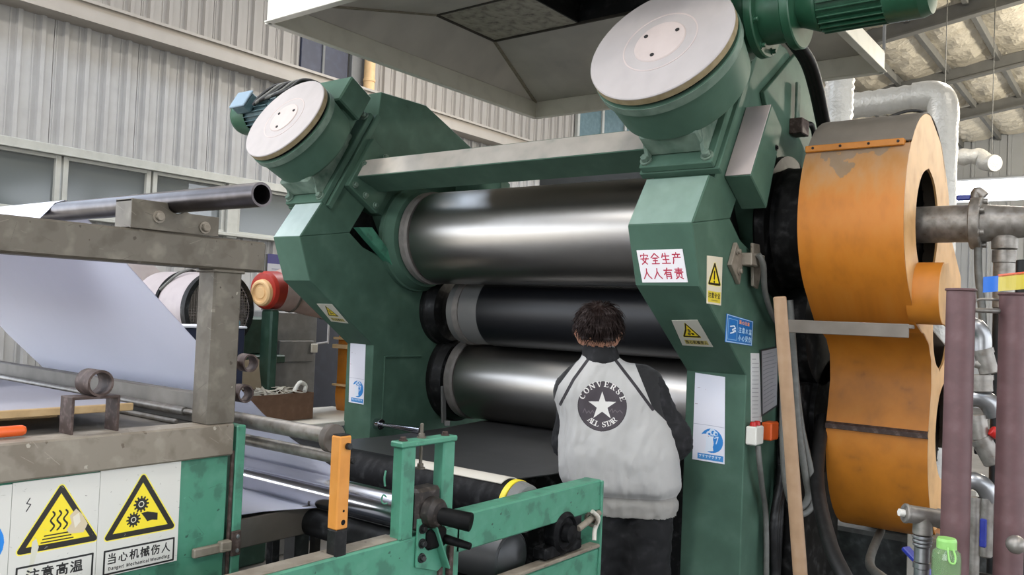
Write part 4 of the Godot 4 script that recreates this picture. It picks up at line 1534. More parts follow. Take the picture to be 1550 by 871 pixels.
func squeeze(s: Array, f: float, b: float) -> Array:
	var out := []
	for i in s.size():
		out.append(Vector2(clampf(s[i].x, b, f), clampf(s[i].y, b, f)))
	if out.size() > 1:
		var m: float = (s[0].y + s[1].x) * 0.5
		out[0] = Vector2(f, m)
		for i in range(1, out.size()):
			out[i] = Vector2(m if i == 1 else out[i].x, out[i].y)
		out[-1] = Vector2(out[-1].x, b)
	return out


# ---------------------------------------------------------------- printed signs
const CH := {
	"an": "5,0.3 5,1.6|1.2,3 1.2,1.8 8.8,1.8 8.4,3|4.6,2.8 3,6 7.2,9.6|7,4.2 5.6,7.2 1.6,9.6|0.8,5 9.2,5",
	"quan": "5,0.5 0.8,4.2|5,0.5 9.2,4.2|2.6,4.6 7.4,4.6|2.8,6.8 7.2,6.8|1.2,9.4 8.8,9.4|5,4.6 5,9.4",
	"sheng": "2.6,0.8 1,4.2|1.8,3 8.6,3|2,6 8.2,6|0.8,9.3 9.2,9.3|5,0.5 5,9.3",
	"chan": "5,0.4 5,1.6|1.2,1.8 8.8,1.8|3.2,2.4 3.8,4|6.8,2.4 6.2,4|1.8,4.4 9,4.4|1.9,4.4 1.8,7 0.8,9.6",
	"ren": "5,0.6 4.4,4.4 0.9,9.4|4.9,3.4 6.4,6.8 9.2,9.4",
	"you": "0.8,2.2 9.2,2.2|4.4,0.4 3,3.6 0.9,6|3,4.2 3,9.6|3,4.2 7.8,4.2 7.8,9.2 6.8,9.5|3,5.9 7.8,5.9|3,7.5 7.8,7.5",
	"ze": "1.4,1.4 8.6,1.4|2,2.7 8,2.7|0.8,4 9.2,4|5,0.3 5,4|2.4,5.2 2.4,7.9|2.4,5.2 7.6,5.2 7.6,7.9|5,6 4.4,8 1.4,9.7|5.8,8.2 8.6,9.7",
	"dang": "5,0.4 5,3.8|2.2,1.2 3,3|7.8,1.2 7,3|1.6,4.4 8.4,4.4 8.4,9.5|2,6.9 8.4,6.9|1.4,9.5 8.4,9.5",
	"xin": "1.6,4.6 0.9,7.4|3.4,3.6 3.4,8.4 4.2,9.2 7.2,9.2 7.8,7.6|5,1.6 6,3.6|7.8,3.8 9.2,6.4",
	"ji": "0.6,3 4.4,3|2.5,0.6 2.5,9.6|2.4,3.4 0.6,6.8|2.7,4.2 4.2,5.8|5.6,1.4 5.4,6 4.2,9.4|5.6,1.4 8,1.4 8,8.6 9.4,9 9.5,7.6",
	"xie": "0.5,3 3.6,3|2,0.6 2,9.6|1.9,3.4 0.5,6.6|2.2,4 3.4,5.4|3.8,2.6 9.4,2.6|7.2,0.5 7.6,5 9.3,9.4 9.5,7.6|9,4.4 6.6,9.2|8.2,0.6 9,1.6|3.8,5.6 6.8,5.6|4.6,3.8 4.4,8.8|5.9,3.8 5.9,9",
	"shang": "3,0.6 0.6,5|2,3.2 2,9.6|5,0.6 3.8,3.4|4.6,2.2 9.2,2.2|4.2,4.8 8.8,4.8 8.2,9.2 7,9.4|6.4,3 5.8,6.4 3.6,9.5",
	"zhu": "1.2,1 2.4,2|0.7,3.8 2,4.8|0.8,9.4 2.6,6.4|6,0.4 6.8,1.6|3.6,2.6 9.4,2.6|4,5.6 9,5.6|3.2,9.2 9.6,9.2|6.5,2.6 6.5,9.2",
	"yi": "5,0.2 5,1.2|1.6,1.4 8.4,1.4|3.4,1.8 3.8,2.8|6.6,1.8 6.2,2.8|0.8,3 9.2,3|2.4,3.9 7.6,3.9 7.6,6.6 2.4,6.6 2.4,3.9|2.4,5.2 7.6,5.2|1.6,7.6 1,9.4|3.2,7.4 3.4,9.4 6.8,9.5 7.2,8.4|5,7.2 5.6,8.4|8,7.4 9,9",
	"gao": "5,0.2 5,1.2|0.8,1.6 9.2,1.6|3,2.6 7,2.6 7,4.2 3,4.2 3,2.6|1.4,9.7 1.4,5.2 8.6,5.2 8.6,9.4 7.8,9.6|3.4,6.4 6.6,6.4 6.6,8.4 3.4,8.4 3.4,6.4",
	"wen": "1.2,1 2.4,2|0.7,3.8 2,4.8|0.8,9.4 2.6,6.4|4,0.9 8.4,0.9 8.4,4.4 4,4.4 4,0.9|4,2.6 8.4,2.6|3.6,5.8 8.8,5.8 8.8,9.3|3.6,5.8 3.6,9.3|5.3,5.8 5.3,9.3|7.1,5.8 7.1,9.3|2.8,9.3 9.6,9.3",
	"shui": "5,0.4 5,9 4,9.4|1,3 3.8,3 3,6 0.8,8.6|8.6,2 6,4.4|5.4,3.4 6.8,6.6 9.4,8.8",
	"xiao": "5,0.4 5,9 4,9.4|2.6,3.4 1,7|7.4,3.4 9.2,7",
	"tang": "1.4,1 2.4,2|0.8,3 2,3.8|1,6 2.2,4.4|4,1 8.4,1 5,3 8.8,3 7.6,5.4|6,3.2 4.4,5.2|5,6 4.4,8 1.4,9.7|5.2,6.6 8.8,9.6|3,6.4 3.4,7.4|7.4,6.2 6.6,7.2",
}

func word(cv: Cv, keys: Array, at: Vector2, size: Vector2, step: float, w: float, c: Color) -> void:
	for i in keys.size():
		cv.glyph(CH[keys[i]], at + Vector2(step * i, 0), size, w, c)

func tri_sign(cv: Cv, o: Vector2, h: float, wide: float, bold := 0.085) -> void:
	# black rimmed yellow triangle; o is the apex
	var k := wide * 0.5
	cv.line(PackedVector2Array([o, o + Vector2(k, h), o + Vector2(-k, h), o]), h * bold * 1.9, Color(0.93, 0.87, 0.33))
	cv.poly(PackedVector2Array([o, o + Vector2(k, h), o + Vector2(-k, h)]), Color(0.93, 0.84, 0.18))
	cv.line(PackedVector2Array([o, o + Vector2(k, h), o + Vector2(-k, h), o]), h * bold * 1.3, Color(0.13, 0.11, 0.09))

func gear_hand(cv: Cv, o: Vector2, s: float) -> void:
	var K := Color(0.12, 0.10, 0.09)
	var Y := Color(0.93, 0.84, 0.18)
	for q in [[Vector2(0.1, -0.42), 0.36], [Vector2(-0.32, 0.38), 0.33]]:
		var c: Vector2 = o + q[0] * s
		var r: float = q[1] * s
		for k in 12:
			var d := Vector2.from_angle(TAU * k / 12)
			cv.line(PackedVector2Array([c + d * r * 0.7, c + d * r * 1.15]), r * 0.28, K)
		cv.disc(c, r * 0.92, K)
		cv.disc(c, r * 0.48, Color(0.9, 0.88, 0.8))
		cv.disc(c, r * 0.34, K)
	cv.poly(PackedVector2Array([o + Vector2(0.12, 0.08) * s, o + Vector2(0.5, 0.05) * s, o + Vector2(1.12, 0.22) * s, o + Vector2(1.12, 0.62) * s, o + Vector2(0.8, 0.56) * s, o + Vector2(0.5, 0.6) * s, o + Vector2(0.34, 0.36) * s]), K)

func smudge(cv: Cv, n: int, s: int, c: Color) -> void:
	var r := RandomNumberGenerator.new()
	r.seed = s
	for i in n:
		var p := Vector2(r.randf() * cv.im.get_width(), r.randf() * cv.im.get_height())
		var q := p + Vector2(r.randf_range(-14, 14), r.randf_range(-6, 6))
		cv.line(PackedVector2Array([p, q]), r.randf_range(0.8, 2.2), c)

func signs(L: Node3D, R: Node3D) -> void:
	var red := Color(0.70, 0.13, 0.25)
	var W := Color(0.93, 0.91, 0.91)
	# white sheet with two rows of red characters
	var cv := Cv.new(360, 240, W)
	word(cv, ["an", "quan", "sheng", "chan"], Vector2(16, 22), Vector2(74, 84), 84, 8.5, red)
	word(cv, ["ren", "ren", "you", "ze"], Vector2(16, 132), Vector2(74, 84), 84, 8.5, red)
	plate("safety_sign", [Vector3(-1.555, 1.905, -2.798), Vector3(-1.368, 1.908, -2.797), Vector3(-1.362, 1.790, -2.839), Vector3(-1.548, 1.787, -2.840)], printed(cv.done()), "white sign with two rows of red characters on near green frame")
	# tall strip with warning triangle on the outer side
	cv = Cv.new(140, 256, Color(0.86, 0.83, 0.74))
	tri_sign(cv, Vector2(70, 40), 106, 104, 0.09)
	cv.line(PackedVector2Array([Vector2(70, 80), Vector2(70, 116)]), 12, Color(0.13, 0.11, 0.09))
	cv.disc(Vector2(70, 133), 7, Color(0.13, 0.11, 0.09))
	cv.rect(Vector2(8, 186), Vector2(132, 246), Color(0.86, 0.79, 0.25))
	word(cv, ["zhu", "yi", "an", "quan"], Vector2(12, 192), Vector2(27, 30), 30, 3.6, Color(0.13, 0.11, 0.09))
	for k in 9:
		cv.rect(Vector2(42 + k * 7, 232), Vector2(46 + k * 7, 237), Color(0.2, 0.17, 0.1))
	plate("warning_sign", [Vector3(-1.318, 1.891, -2.894), Vector3(-1.318, 1.895, -3.032), Vector3(-1.318, 1.712, -3.032), Vector3(-1.318, 1.716, -2.906)], printed(cv.done()), "tall strip with yellow triangle on the outer side of near frame", "sign", Vector3.RIGHT)
	# two tilted plates with gear triangle, one on each sloping face
	cv = Cv.new(240, 180, Color(0.80, 0.79, 0.73))
	tri_sign(cv, Vector2(110, 22), 88, 130, 0.09)
	gear_hand(cv, Vector2(104, 80), 28)
	cv.rect(Vector2(34, 136), Vector2(216, 166), Color(0.74, 0.68, 0.38))
	word(cv, ["dang", "xin", "ji", "xie", "shang", "ren"], Vector2(40, 138), Vector2(25, 25), 29, 3.2, Color(0.15, 0.13, 0.1))
	var gm := printed(cv.done())
	plate("warning_sign", [Vector3(-1.512, 1.649, -3.020), Vector3(-1.400, 1.655, -3.011), Vector3(-1.396, 1.551, -3.156), Vector3(-1.528, 1.551, -3.156)], gm, "slanted grey plate with gear warning triangle under red lettered sign")
	plate("warning_sign", [Vector3(-3.612, 1.660, -3.005), Vector3(-3.49, 1.660, -3.006), Vector3(-3.51, 1.560, -3.145), Vector3(-3.64, 1.566, -3.136)], gm, "slanted grey plate with warning triangle on the far left frame")
	# blue notice
	cv = Cv.new(260, 200, Color(0.13, 0.44, 0.72))
	cv.line(PackedVector2Array([Vector2(6, 6), Vector2(254, 6), Vector2(254, 194), Vector2(6, 194), Vector2(6, 6)]), 5, Color(0.75, 0.84, 0.9))
	cv.line(PackedVector2Array([Vector2(104, 30), Vector2(20, 30), Vector2(20, 176), Vector2(104, 176), Vector2(104, 30)]), 4, Color(0.55, 0.72, 0.85))
	cv.line(PackedVector2Array([Vector2(40, 84), Vector2(74, 76), Vector2(88, 92), Vector2(60, 104), Vector2(74, 122), Vector2(44, 132)]), 9, Color(0.88, 0.92, 0.95))
	cv.disc(Vector2(84, 112), 9, Color(0.88, 0.92, 0.95))
	word(cv, ["wen", "xin", "zhu", "yi"], Vector2(120, 20), Vector2(24, 30), 27, 4.5, Color(0.93, 0.60, 0.42))
	word(cv, ["zhu", "yi", "shui", "wen"], Vector2(118, 72), Vector2(28, 46), 34, 4.5, Color(0.72, 0.84, 0.92))
	word(cv, ["xiao", "xin", "tang", "shang"], Vector2(118, 132), Vector2(28, 46), 34, 4.5, Color(0.72, 0.84, 0.92))
	plate("notice_sign", [Vector3(-1.318, 1.683, -3.089), Vector3(-1.318, 1.658, -3.358), Vector3(-1.318, 1.557, -3.353), Vector3(-1.318, 1.574, -3.083)], printed(cv.done()), "blue notice with pale characters on the outer side of near frame", "sign", Vector3.RIGHT)
	# white poster with a blue disc, one on each front leg
	cv = Cv.new(160, 420, Color(0.90, 0.90, 0.93))
	cv.line(PackedVector2Array([Vector2(2, 246), Vector2(158, 246)]), 2, Color(0.68, 0.69, 0.74))
	cv.disc(Vector2(94, 318), 58, Color(0.20, 0.52, 0.80))
	for q in [[Vector2(96, 276), 17.0], [Vector2(78, 286), 12.0], [Vector2(112, 282), 12.0]]:
		cv.disc(q[0], q[1], Color(0.82, 0.88, 0.94))
		cv.disc(q[0] + Vector2(3, 2), q[1] * 0.5, Color(0.20, 0.52, 0.80))
	cv.disc(Vector2(62, 330), 42, Color(0.90, 0.90, 0.93))
	cv.poly(PackedVector2Array([Vector2(66, 300), Vector2(104, 296), Vector2(96, 326), Vector2(104, 366), Vector2(60, 374), Vector2(66, 336)]), Color(0.88, 0.91, 0.95))
	cv.line(PackedVector2Array([Vector2(108, 304), Vector2(126, 296), Vector2(116, 330)]), 5, Color(0.86, 0.90, 0.95))
	cv.rect(Vector2(26, 384), Vector2(154, 412), Color(0.27, 0.55, 0.80))
	for k in 7:
		cv.line(PackedVector2Array([Vector2(34 + k * 16, 393), Vector2(43 + k * 16, 391), Vector2(38 + k * 16, 401)]), 4, Color(0.80, 0.87, 0.93))
	smudge(cv, 5, 3, Color(0.55, 0.4, 0.42))
	var pm := printed(cv.done())
	plate("poster", [Vector3(-1.540, 1.433, -3.311), Vector3(-1.408, 1.425, -3.311), Vector3(-1.398, 1.070, -3.311), Vector3(-1.540, 1.072, -3.311)], pm, "white poster with blue disc on the leg of the near frame", "poster")
	plate("poster", [Vector3(-3.669, 1.445, -3.311), Vector3(-3.543, 1.443, -3.311), Vector3(-3.537, 1.104, -3.311), Vector3(-3.660, 1.107, -3.311)], pm, "white poster with blue disc on the leg of the far left frame", "poster")
	# paper notices on the outer side
	cv = Cv.new(120, 200, Color(0.80, 0.80, 0.79))
	for k in 15:
		cv.rect(Vector2(12, 16 + k * 12), Vector2(70 + (k * 37) % 40, 18 + k * 12), Color(0.62, 0.62, 0.62))
	plate("paper_notice", [Vector3(-1.318, 1.528, -3.345), Vector3(-1.318, 1.526, -3.435), Vector3(-1.318, 1.238, -3.49), Vector3(-1.318, 1.244, -3.372)], printed(cv.done(), 0.7), "narrow pale paper notice left of the framed grey one", "notice", Vector3.RIGHT)
	cv = Cv.new(120, 180, Color(0.60, 0.60, 0.61))
	for k in 14:
		cv.rect(Vector2(12, 14 + k * 11), Vector2(78 + (k * 53) % 32, 16 + k * 11), Color(0.48, 0.48, 0.50))
	cv.line(PackedVector2Array([Vector2(2, 2), Vector2(118, 2), Vector2(118, 178), Vector2(2, 178), Vector2(2, 2)]), 5, Color(0.18, 0.18, 0.18))
	plate("paper_notice", [Vector3(-1.312, 1.54, -3.44), Vector3(-1.312, 1.555, -3.64), Vector3(-1.312, 1.294, -3.65), Vector3(-1.312, 1.262, -3.475)], printed(cv.done(), 0.7), "dark edged grey paper notice beside the wooden pole", "notice", Vector3.RIGHT)


# ---------------------------------------------------------------- winding frame on the left
func cart() -> void:
	var o := thing("winding_frame", "worn steel frame with green lower panel in the left foreground", "machine frame", Vector3(-2.5, 0, -0.6))
	var g := G.new()
	g.box(Vector3(-1.805, 1.7635, -0.45), Vector3(0.07, 0.075, 1.71), 0.005)
	put("top_rail", g, M["worn_steel"], o)
	g = G.new()
	g.box(Vector3(-1.806, 1.54, -1.203), Vector3(0.07, 0.37, 0.076), 0.005)
	g.box(Vector3(-1.806, 1.722, -1.203), Vector3(0.078, 0.008, 0.086), 0.003)
	put("post", g, M["worn_steel"], o)
	g = G.new()
	g.box(Vector3(-1.805, 1.319, -0.42), Vector3(0.07, 0.077, 1.64), 0.004)
	put("lower_rail", g, M["worn_steel_pale"], o)
	g = G.new()
	g.box(Vector3(-1.806, 0.66, -0.42), Vector3(0.05, 1.24, 1.63), 0.004)
	put("green_panel", g, M["green_light"], o)
	g = G.new()
	g.box(Vector3(-1.80, 0.70, -1.262), Vector3(0.055, 1.30, 0.026), 0.003)
	put("hinged_edge", g, M["green_light"], o)
	g = G.new()
	g.box(Vector3(-1.779, 0.98, -1.243), Vector3(0.008, 0.62, 0.007), 0.001)
	put("rust_gap", g, M["rusty"], o)
	g = G.new()
	g.box(Vector3(-1.772, 1.062, -1.195), Vector3(0.014, 0.022, 0.10), 0.003)
	g.box(Vector3(-1.766, 1.066, -1.225), Vector3(0.02, 0.026, 0.03), 0.003)
	put("latch", g, M["worn_steel_pale"], o)
	g = G.new()
	g.box(Vector3(-1.77, 1.066, -1.258), Vector3(0.008, 0.06, 0.026), 0.002)
	put("latch_keeper", g, M["rusty"], o)
	for y in [1.049, 1.083]:
		g = G.new()
		g.lathe([Vector2(0.005, 0), Vector2(0.005, 0.003), Vector2(0, 0.004)], Vector3(-1.766, y, -1.26), Vector3.RIGHT, 10)
		put("rivet", g, M["galvanised"], o)
	# far side, tables, cross plate
	g = G.new()
	g.box(Vector3(-3.62, 1.7635, -0.45), Vector3(0.07, 0.075, 1.71), 0.005)
	put("top_rail", g, M["worn_steel"], o)
	g = G.new()
	g.box(Vector3(-3.62, 0.86, -1.203), Vector3(0.07, 1.73, 0.076), 0.005)
	put("post", g, M["worn_steel"], o)
	g = G.new()
	g.box(Vector3(-2.715, 1.335, -0.44), Vector3(1.75, 0.02, 1.60), 0.002)
	put("table_top", g, M["table_grey"], o)
	g = G.new()
	g.box(Vector3(-2.715, 1.381, -1.235), Vector3(1.75, 0.075, 0.03), 0.003)
	put("cross_plate", g, M["table_grey"], o)
	# saddle bracket that carries the bar, bolted to the rail
	var b := thing("saddle_bracket", "steel saddle bracket with two bolts on the top rail", "bracket", Vector3(-1.80, 1.80, -1.06))
	g = G.new()
	var pl := PackedVector2Array([Vector2(-0.952, 1.802), Vector2(-1.168, 1.802), Vector2(-1.168, 1.848), Vector2(-1.092, 1.848)])
	for k in 9:
		var a := lerpf(-0.75, -2.4, k / 8.0)
		pl.append(Vector2(-1.06 - cos(a) * 0.0275, 1.872 + sin(a) * 0.0275))
	pl.append(Vector2(-1.036, 1.866))
	pl.append(Vector2(-0.952, 1.866))
	g.prism(pl, yz(-1.776), 0.006, 0.001)
	g.prism(pl, yz(-1.838), 0.006, 0.001)
	g.box(Vector3(-1.805, 1.834, -0.955), Vector3(0.066, 0.062, 0.006), 0.001)
	g.box(Vector3(-1.805, 1.863, -0.992), Vector3(0.066, 0.006, 0.08), 0.001)
	put("folded_plate", g, M["worn_steel"], b)
	for z in [-1.015, -1.13]:
		g = G.new()
		g.hexbolt(Vector3(-1.77, 1.832 if z > -1.1 else 1.82, z), Vector3.RIGHT, 0.0095, 0.012)
		put("bolt", g, M["worn_steel_pale"], b)
	g = G.new()
	g.pipe(Vector3(-3.72, 1.872, -1.06), Vector3(-1.462, 1.872, -1.06), 0.0255, 0.0205, 32)
	put("guide_bar", g, M["dark_steel"], null, "dark steel tube resting in the saddle bracket, open end towards right", "tube")
	# film over the bar down to the chrome roller
	g = G.new()
	var prof := [[Vector2(1.62, -0.80), -2.36, -3.40], [Vector2(1.78, -0.96), -2.36, -3.40], [Vector2(1.872, -1.031), -2.34, -3.40], [Vector2(1.893, -1.043), -2.33, -3.40], [Vector2(1.901, -1.06), -2.315, -3.40], [Vector2(1.896, -1.076), -2.30, -3.40], [Vector2(1.739, -1.171), -2.185, -3.40], [Vector2(1.62, -1.261), -2.124, -3.38], [Vector2(1.498, -1.353), -2.06, -3.33], [Vector2(1.344, -1.47), -1.975, -3.21], [Vector2(1.278, -1.52), -1.91, -3.2], [Vector2(1.205, -1.592), -1.82, -3.2], [Vector2(1.17, -1.618), -1.80, -3.2], [Vector2(1.14, -1.622), -1.80, -3.2], [Vector2(1.115, -1.61), -1.80, -3.2], [Vector2(1.098, -1.58), -1.81, -3.2], [Vector2(1.096, -1.54), -1.83, -3.2], [Vector2(1.106, -1.40), -1.85, -3.2], [Vector2(1.112, -1.2), -1.86, -3.2], [Vector2(1.114, -0.9), -1.86, -3.2]]
	for i in prof.size() - 1:
		var A = prof[i]
		var B = prof[i + 1]
		var e: Vector2 = (B[0] - A[0]).orthogonal().normalized()
		var e0: Vector2 = e if i == 0 else (B[0] - prof[i - 1][0]).orthogonal().normalized()
		var e1: Vector2 = e if i == prof.size() - 2 else (prof[i + 2][0] - A[0]).orthogonal().normalized()
		for s in [1.0, -1.0]:
			for c in 12:
				var q := []
				for k in [[A, c, e0], [A, c + 1, e0], [B, c + 1, e1], [B, c, e1]]:
					var f: float = k[1] / 12.0
					var x: float = lerpf(k[0][1], k[0][2], f)
					# slack in the web: two soft folds running down it
					var fold := 0.004 * exp(-pow((f - 0.36) / 0.035, 2.0)) + 0.003 * exp(-pow((f - 0.75) / 0.05, 2.0))
					if i < 5 or i > 9:
						fold = 0.0
					var p: Vector2 = k[0][0] + k[2] * (0.0006 * s + fold)
					q.append([Vector3(x, p.x, p.y), Vector3(0, k[2].x, k[2].y) * s])
				g.tri(q[0][0], q[1][0], q[2][0], q[0][1], q[1][1], q[2][1])
				g.tri(q[0][0], q[2][0], q[3][0], q[0][1], q[2][1], q[3][1])
	put("white_film", g, M["white_film"], null, "white lavender film running down over the bar to the chrome roller", "film")
	# ring holder welded on the lower rail
	var h := thing("ring_holder", "rusty ring on a square stirrup welded to the lower rail", "bracket", Vector3(-1.83, 1.358, -0.92))
	g = G.new()
	g.box(Vector3(-1.83, 1.395, -0.868), Vector3(0.052, 0.076, 0.006), 0.001)
	g.box(Vector3(-1.83, 1.395, -0.966), Vector3(0.052, 0.076, 0.006), 0.001)
	g.box(Vector3(-1.83, 1.433, -0.917), Vector3(0.052, 0.006, 0.104), 0.001)
	put("stirrup", g, M["rusty"], h)
	g = G.new()
	g.pipe(Vector3(-1.858, 1.4635, -0.922), Vector3(-1.80, 1.4635, -0.922), 0.0285, 0.0235, 32)
	put("ring", g, M["rusty"], h)
	# two more rings beyond the post
	for k in 2:
		var c: Vector3 = [Vector3(-1.96, 1.487, -1.40), Vector3(-1.96, 1.405, -1.39)][k]
		var r := thing("ring_holder", ["upper rusty ring sticking out behind the steel post", "lower rusty ring sticking out behind the steel post"][k], "bracket", c, "rings behind the steel post")
		g = G.new()
		g.pipe(c + Vector3(-0.018, 0, 0), c + Vector3(0.018, 0, 0), 0.0245, 0.020, 28)
		put("ring", g, M["rusty"], r)
		g = G.new()
		g.bar(c + Vector3(-0.01, -0.005, 0.028), Vector3(-1.90, c.y - 0.01, -1.24), 0.02, 0.02)
		put("arm", g, M["rusty"], r)
	# things lying in the frame
	g = G.new()
	g.cyl(Vector3(-3.3, 1.372, -1.205), Vector3(-1.93, 1.372, -1.205), 0.0105, -1, 14)
	g.cyl(Vector3(-1.935, 1.372, -1.205), Vector3(-1.885, 1.372, -1.205), 0.007, -1, 12)
	put("steel_rod", g, M["zinc"], null, "thicker grey rod with stepped end along the cross plate", "rod", "rods lying on the table")
	g = G.new()
	g.cyl(Vector3(-3.3, 1.352, -1.165), Vector3(-1.90, 1.352, -1.165), 0.0065, -1, 12)
	put("steel_rod", g, M["zinc"], null, "thin grey rod lying in front of the thicker one", "rod", "rods lying on the table")
	var bd := thing("board", "pale board with raw wooden front edge lying on the table", "board", Vector3(-2.5, 1.36, -0.5))
	g = G.new()
	g.box(Vector3(-1.972, 1.387, -0.46), Vector3(0.012, 0.018, 1.26), 0.002)
	put("wooden_edge", g, M["wood"], bd)
	g = G.new()
	g.box(Vector3(-2.58, 1.388, -0.46), Vector3(1.20, 0.014, 1.25), 0.002)
	put("board_panel", g, M["board_grey"], bd)
	g = G.new()
	for x in [-2.2, -3.1]:
		g.box(Vector3(x, 1.3625, -0.46), Vector3(0.05, 0.035, 1.1), 0.002)
	put("batten", g, M["wood"], bd)
	g = G.new()
	g.lathe([Vector2(0, 0), Vector2(0.008, 0.002), Vector2(0.011, 0.008), Vector2(0.0115, 0.10), Vector2(0.009, 0.12), Vector2(0, 0.122)], Vector3(-1.835, 1.371, -0.79), Vector3.BACK, 20, true)
	put("tool_handle", g, M["orange_plastic"], null, "orange tool handle lying on the lower rail at left", "tool")
	# three printed signs on the green panel
	var K := Color(0.10, 0.09, 0.085)
	var paper := Color(0.82, 0.81, 0.775)
	var cv := Cv.new(384, 460, paper)
	tri_sign(cv, Vector2(198, 52), 242, 304, 0.075)
	gear_hand(cv, Vector2(186, 204), 80)
	cv.line(PackedVector2Array([Vector2(36, 352), Vector2(364, 352), Vector2(364, 452), Vector2(36, 452), Vector2(36, 352)]), 8, K)
	word(cv, ["dang", "xin", "ji", "xie", "shang", "ren"], Vector2(48, 364), Vector2(44, 46), 51, 5.4, K)
	cv.text("Danger!  Mechanical Wounding", 19.5, Transform2D(0, Vector2(200, 442)), K, "Droid Sans", true)
	smudge(cv, 26, 5, Color(0.70, 0.69, 0.65))
	smudge(cv, 5, 15, Color(0.45, 0.43, 0.40))
	plate("warning_sign", [Vector3(-1.7805, 1.2795, -0.921), Vector3(-1.7805, 1.2795, -1.107), Vector3(-1.7805, 1.053, -1.109), Vector3(-1.7805, 1.053, -0.921)], printed(cv.done()), "white sign with gears over a hand on the green panel", "sign", Vector3.RIGHT)
	cv = Cv.new(360, 460, paper)
	tri_sign(cv, Vector2(196, 46), 236, 306, 0.075)
	for k in 3:
		var p := PackedVector2Array()
		for j in 13:
			p.append(Vector2(166 + k * 27 + sin(j * 0.85) * 8, 140 + j * 6.5))
		cv.line(p, 7, K)
		cv.line(PackedVector2Array([Vector2(136 - k * 6, 236 + k * 13), Vector2(236 + k * 10, 236 + k * 13)]), 5, K)
	# torn film over the right corner and the left foot of the triangle
	cv.poly(PackedVector2Array([Vector2(236, 168), Vector2(262, 142), Vector2(290, 170), Vector2(316, 214), Vector2(300, 248), Vector2(240, 244), Vector2(226, 226), Vector2(246, 200)]), Color(0.80, 0.74, 0.62))
	cv.poly(PackedVector2Array([Vector2(250, 176), Vector2(276, 160), Vector2(284, 200), Vector2(262, 224)]), Color(0.86, 0.83, 0.76))
	cv.poly(PackedVector2Array([Vector2(88, 250), Vector2(104, 240), Vector2(116, 276), Vector2(98, 350), Vector2(78, 420), Vector2(66, 400), Vector2(84, 330)]), Color(0.80, 0.79, 0.72))
	cv.line(PackedVector2Array([Vector2(34, 348), Vector2(346, 348), Vector2(346, 453), Vector2(34, 453), Vector2(34, 348)]), 8, K)
	word(cv, ["zhu", "yi", "gao", "wen"], Vector2(70, 361), Vector2(54, 50), 60, 6.4, K)
	cv.text("High temperature", 22, Transform2D(0, Vector2(194, 444)), K, "Droid Sans", true)
	cv.line(PackedVector2Array([Vector2(70, 70), Vector2(58, 90), Vector2(74, 96), Vector2(58, 122)]), 4, K)
	smudge(cv, 26, 8, Color(0.70, 0.69, 0.65))
	smudge(cv, 4, 18, Color(0.45, 0.43, 0.40))
	plate("warning_sign", [Vector3(-1.7805, 1.2775, -0.747), Vector3(-1.7805, 1.2775, -0.920), Vector3(-1.7805, 1.053, -0.920), Vector3(-1.7805, 1.053, -0.747)], printed(cv.done()), "white sign with heat waves and torn film on the green panel", "sign", Vector3.RIGHT)
	cv = Cv.new(300, 460, paper)
	cv.disc(Vector2(158, 230), 128, Color(0.10, 0.50, 0.83))
	cv.disc(Vector2(120, 180), 40, paper)
	cv.poly(PackedVector2Array([Vector2(70, 230), Vector2(170, 230), Vector2(190, 310), Vector2(50, 310)]), paper)
	smudge(cv, 16, 9, Color(0.72, 0.71, 0.67))
	plate("mandatory_sign", [Vector3(-1.7805, 1.2755, -0.56), Vector3(-1.7805, 1.2755, -0.746), Vector3(-1.7805, 1.053, -0.746), Vector3(-1.7805, 1.053, -0.56)], printed(cv.done()), "white sign with blue disc cut off at the left edge", "sign", Vector3.RIGHT)
	# delivery table under the film
	var t := thing("delivery_table", "low steel table under the white film beside the chrome roller", "table", Vector3(-2.5, 0.2, -1.4))
	g = G.new()
	g.box(Vector3(-2.53, 1.079, -1.30), Vector3(1.34, 0.012, 0.62), 0.002)
	put("table_top", g, M["table_grey"], t)
	g = G.new()
	g.box(Vector3(-1.855, 1.060, -1.30), Vector3(0.012, 0.075, 0.66), 0.002)
	put("side_plate", g, M["table_side"], t)
	for q in [Vector3(-1.90, 0.53, -1.02), Vector3(-1.90, 0.53, -1.55), Vector3(-3.15, 0.53, -1.02), Vector3(-3.15, 0.53, -1.55)]:
		g = G.new()
		g.box(q, Vector3(0.05, 1.06, 0.05), 0.003)
		put("leg", g, M["dark_iron"], t)


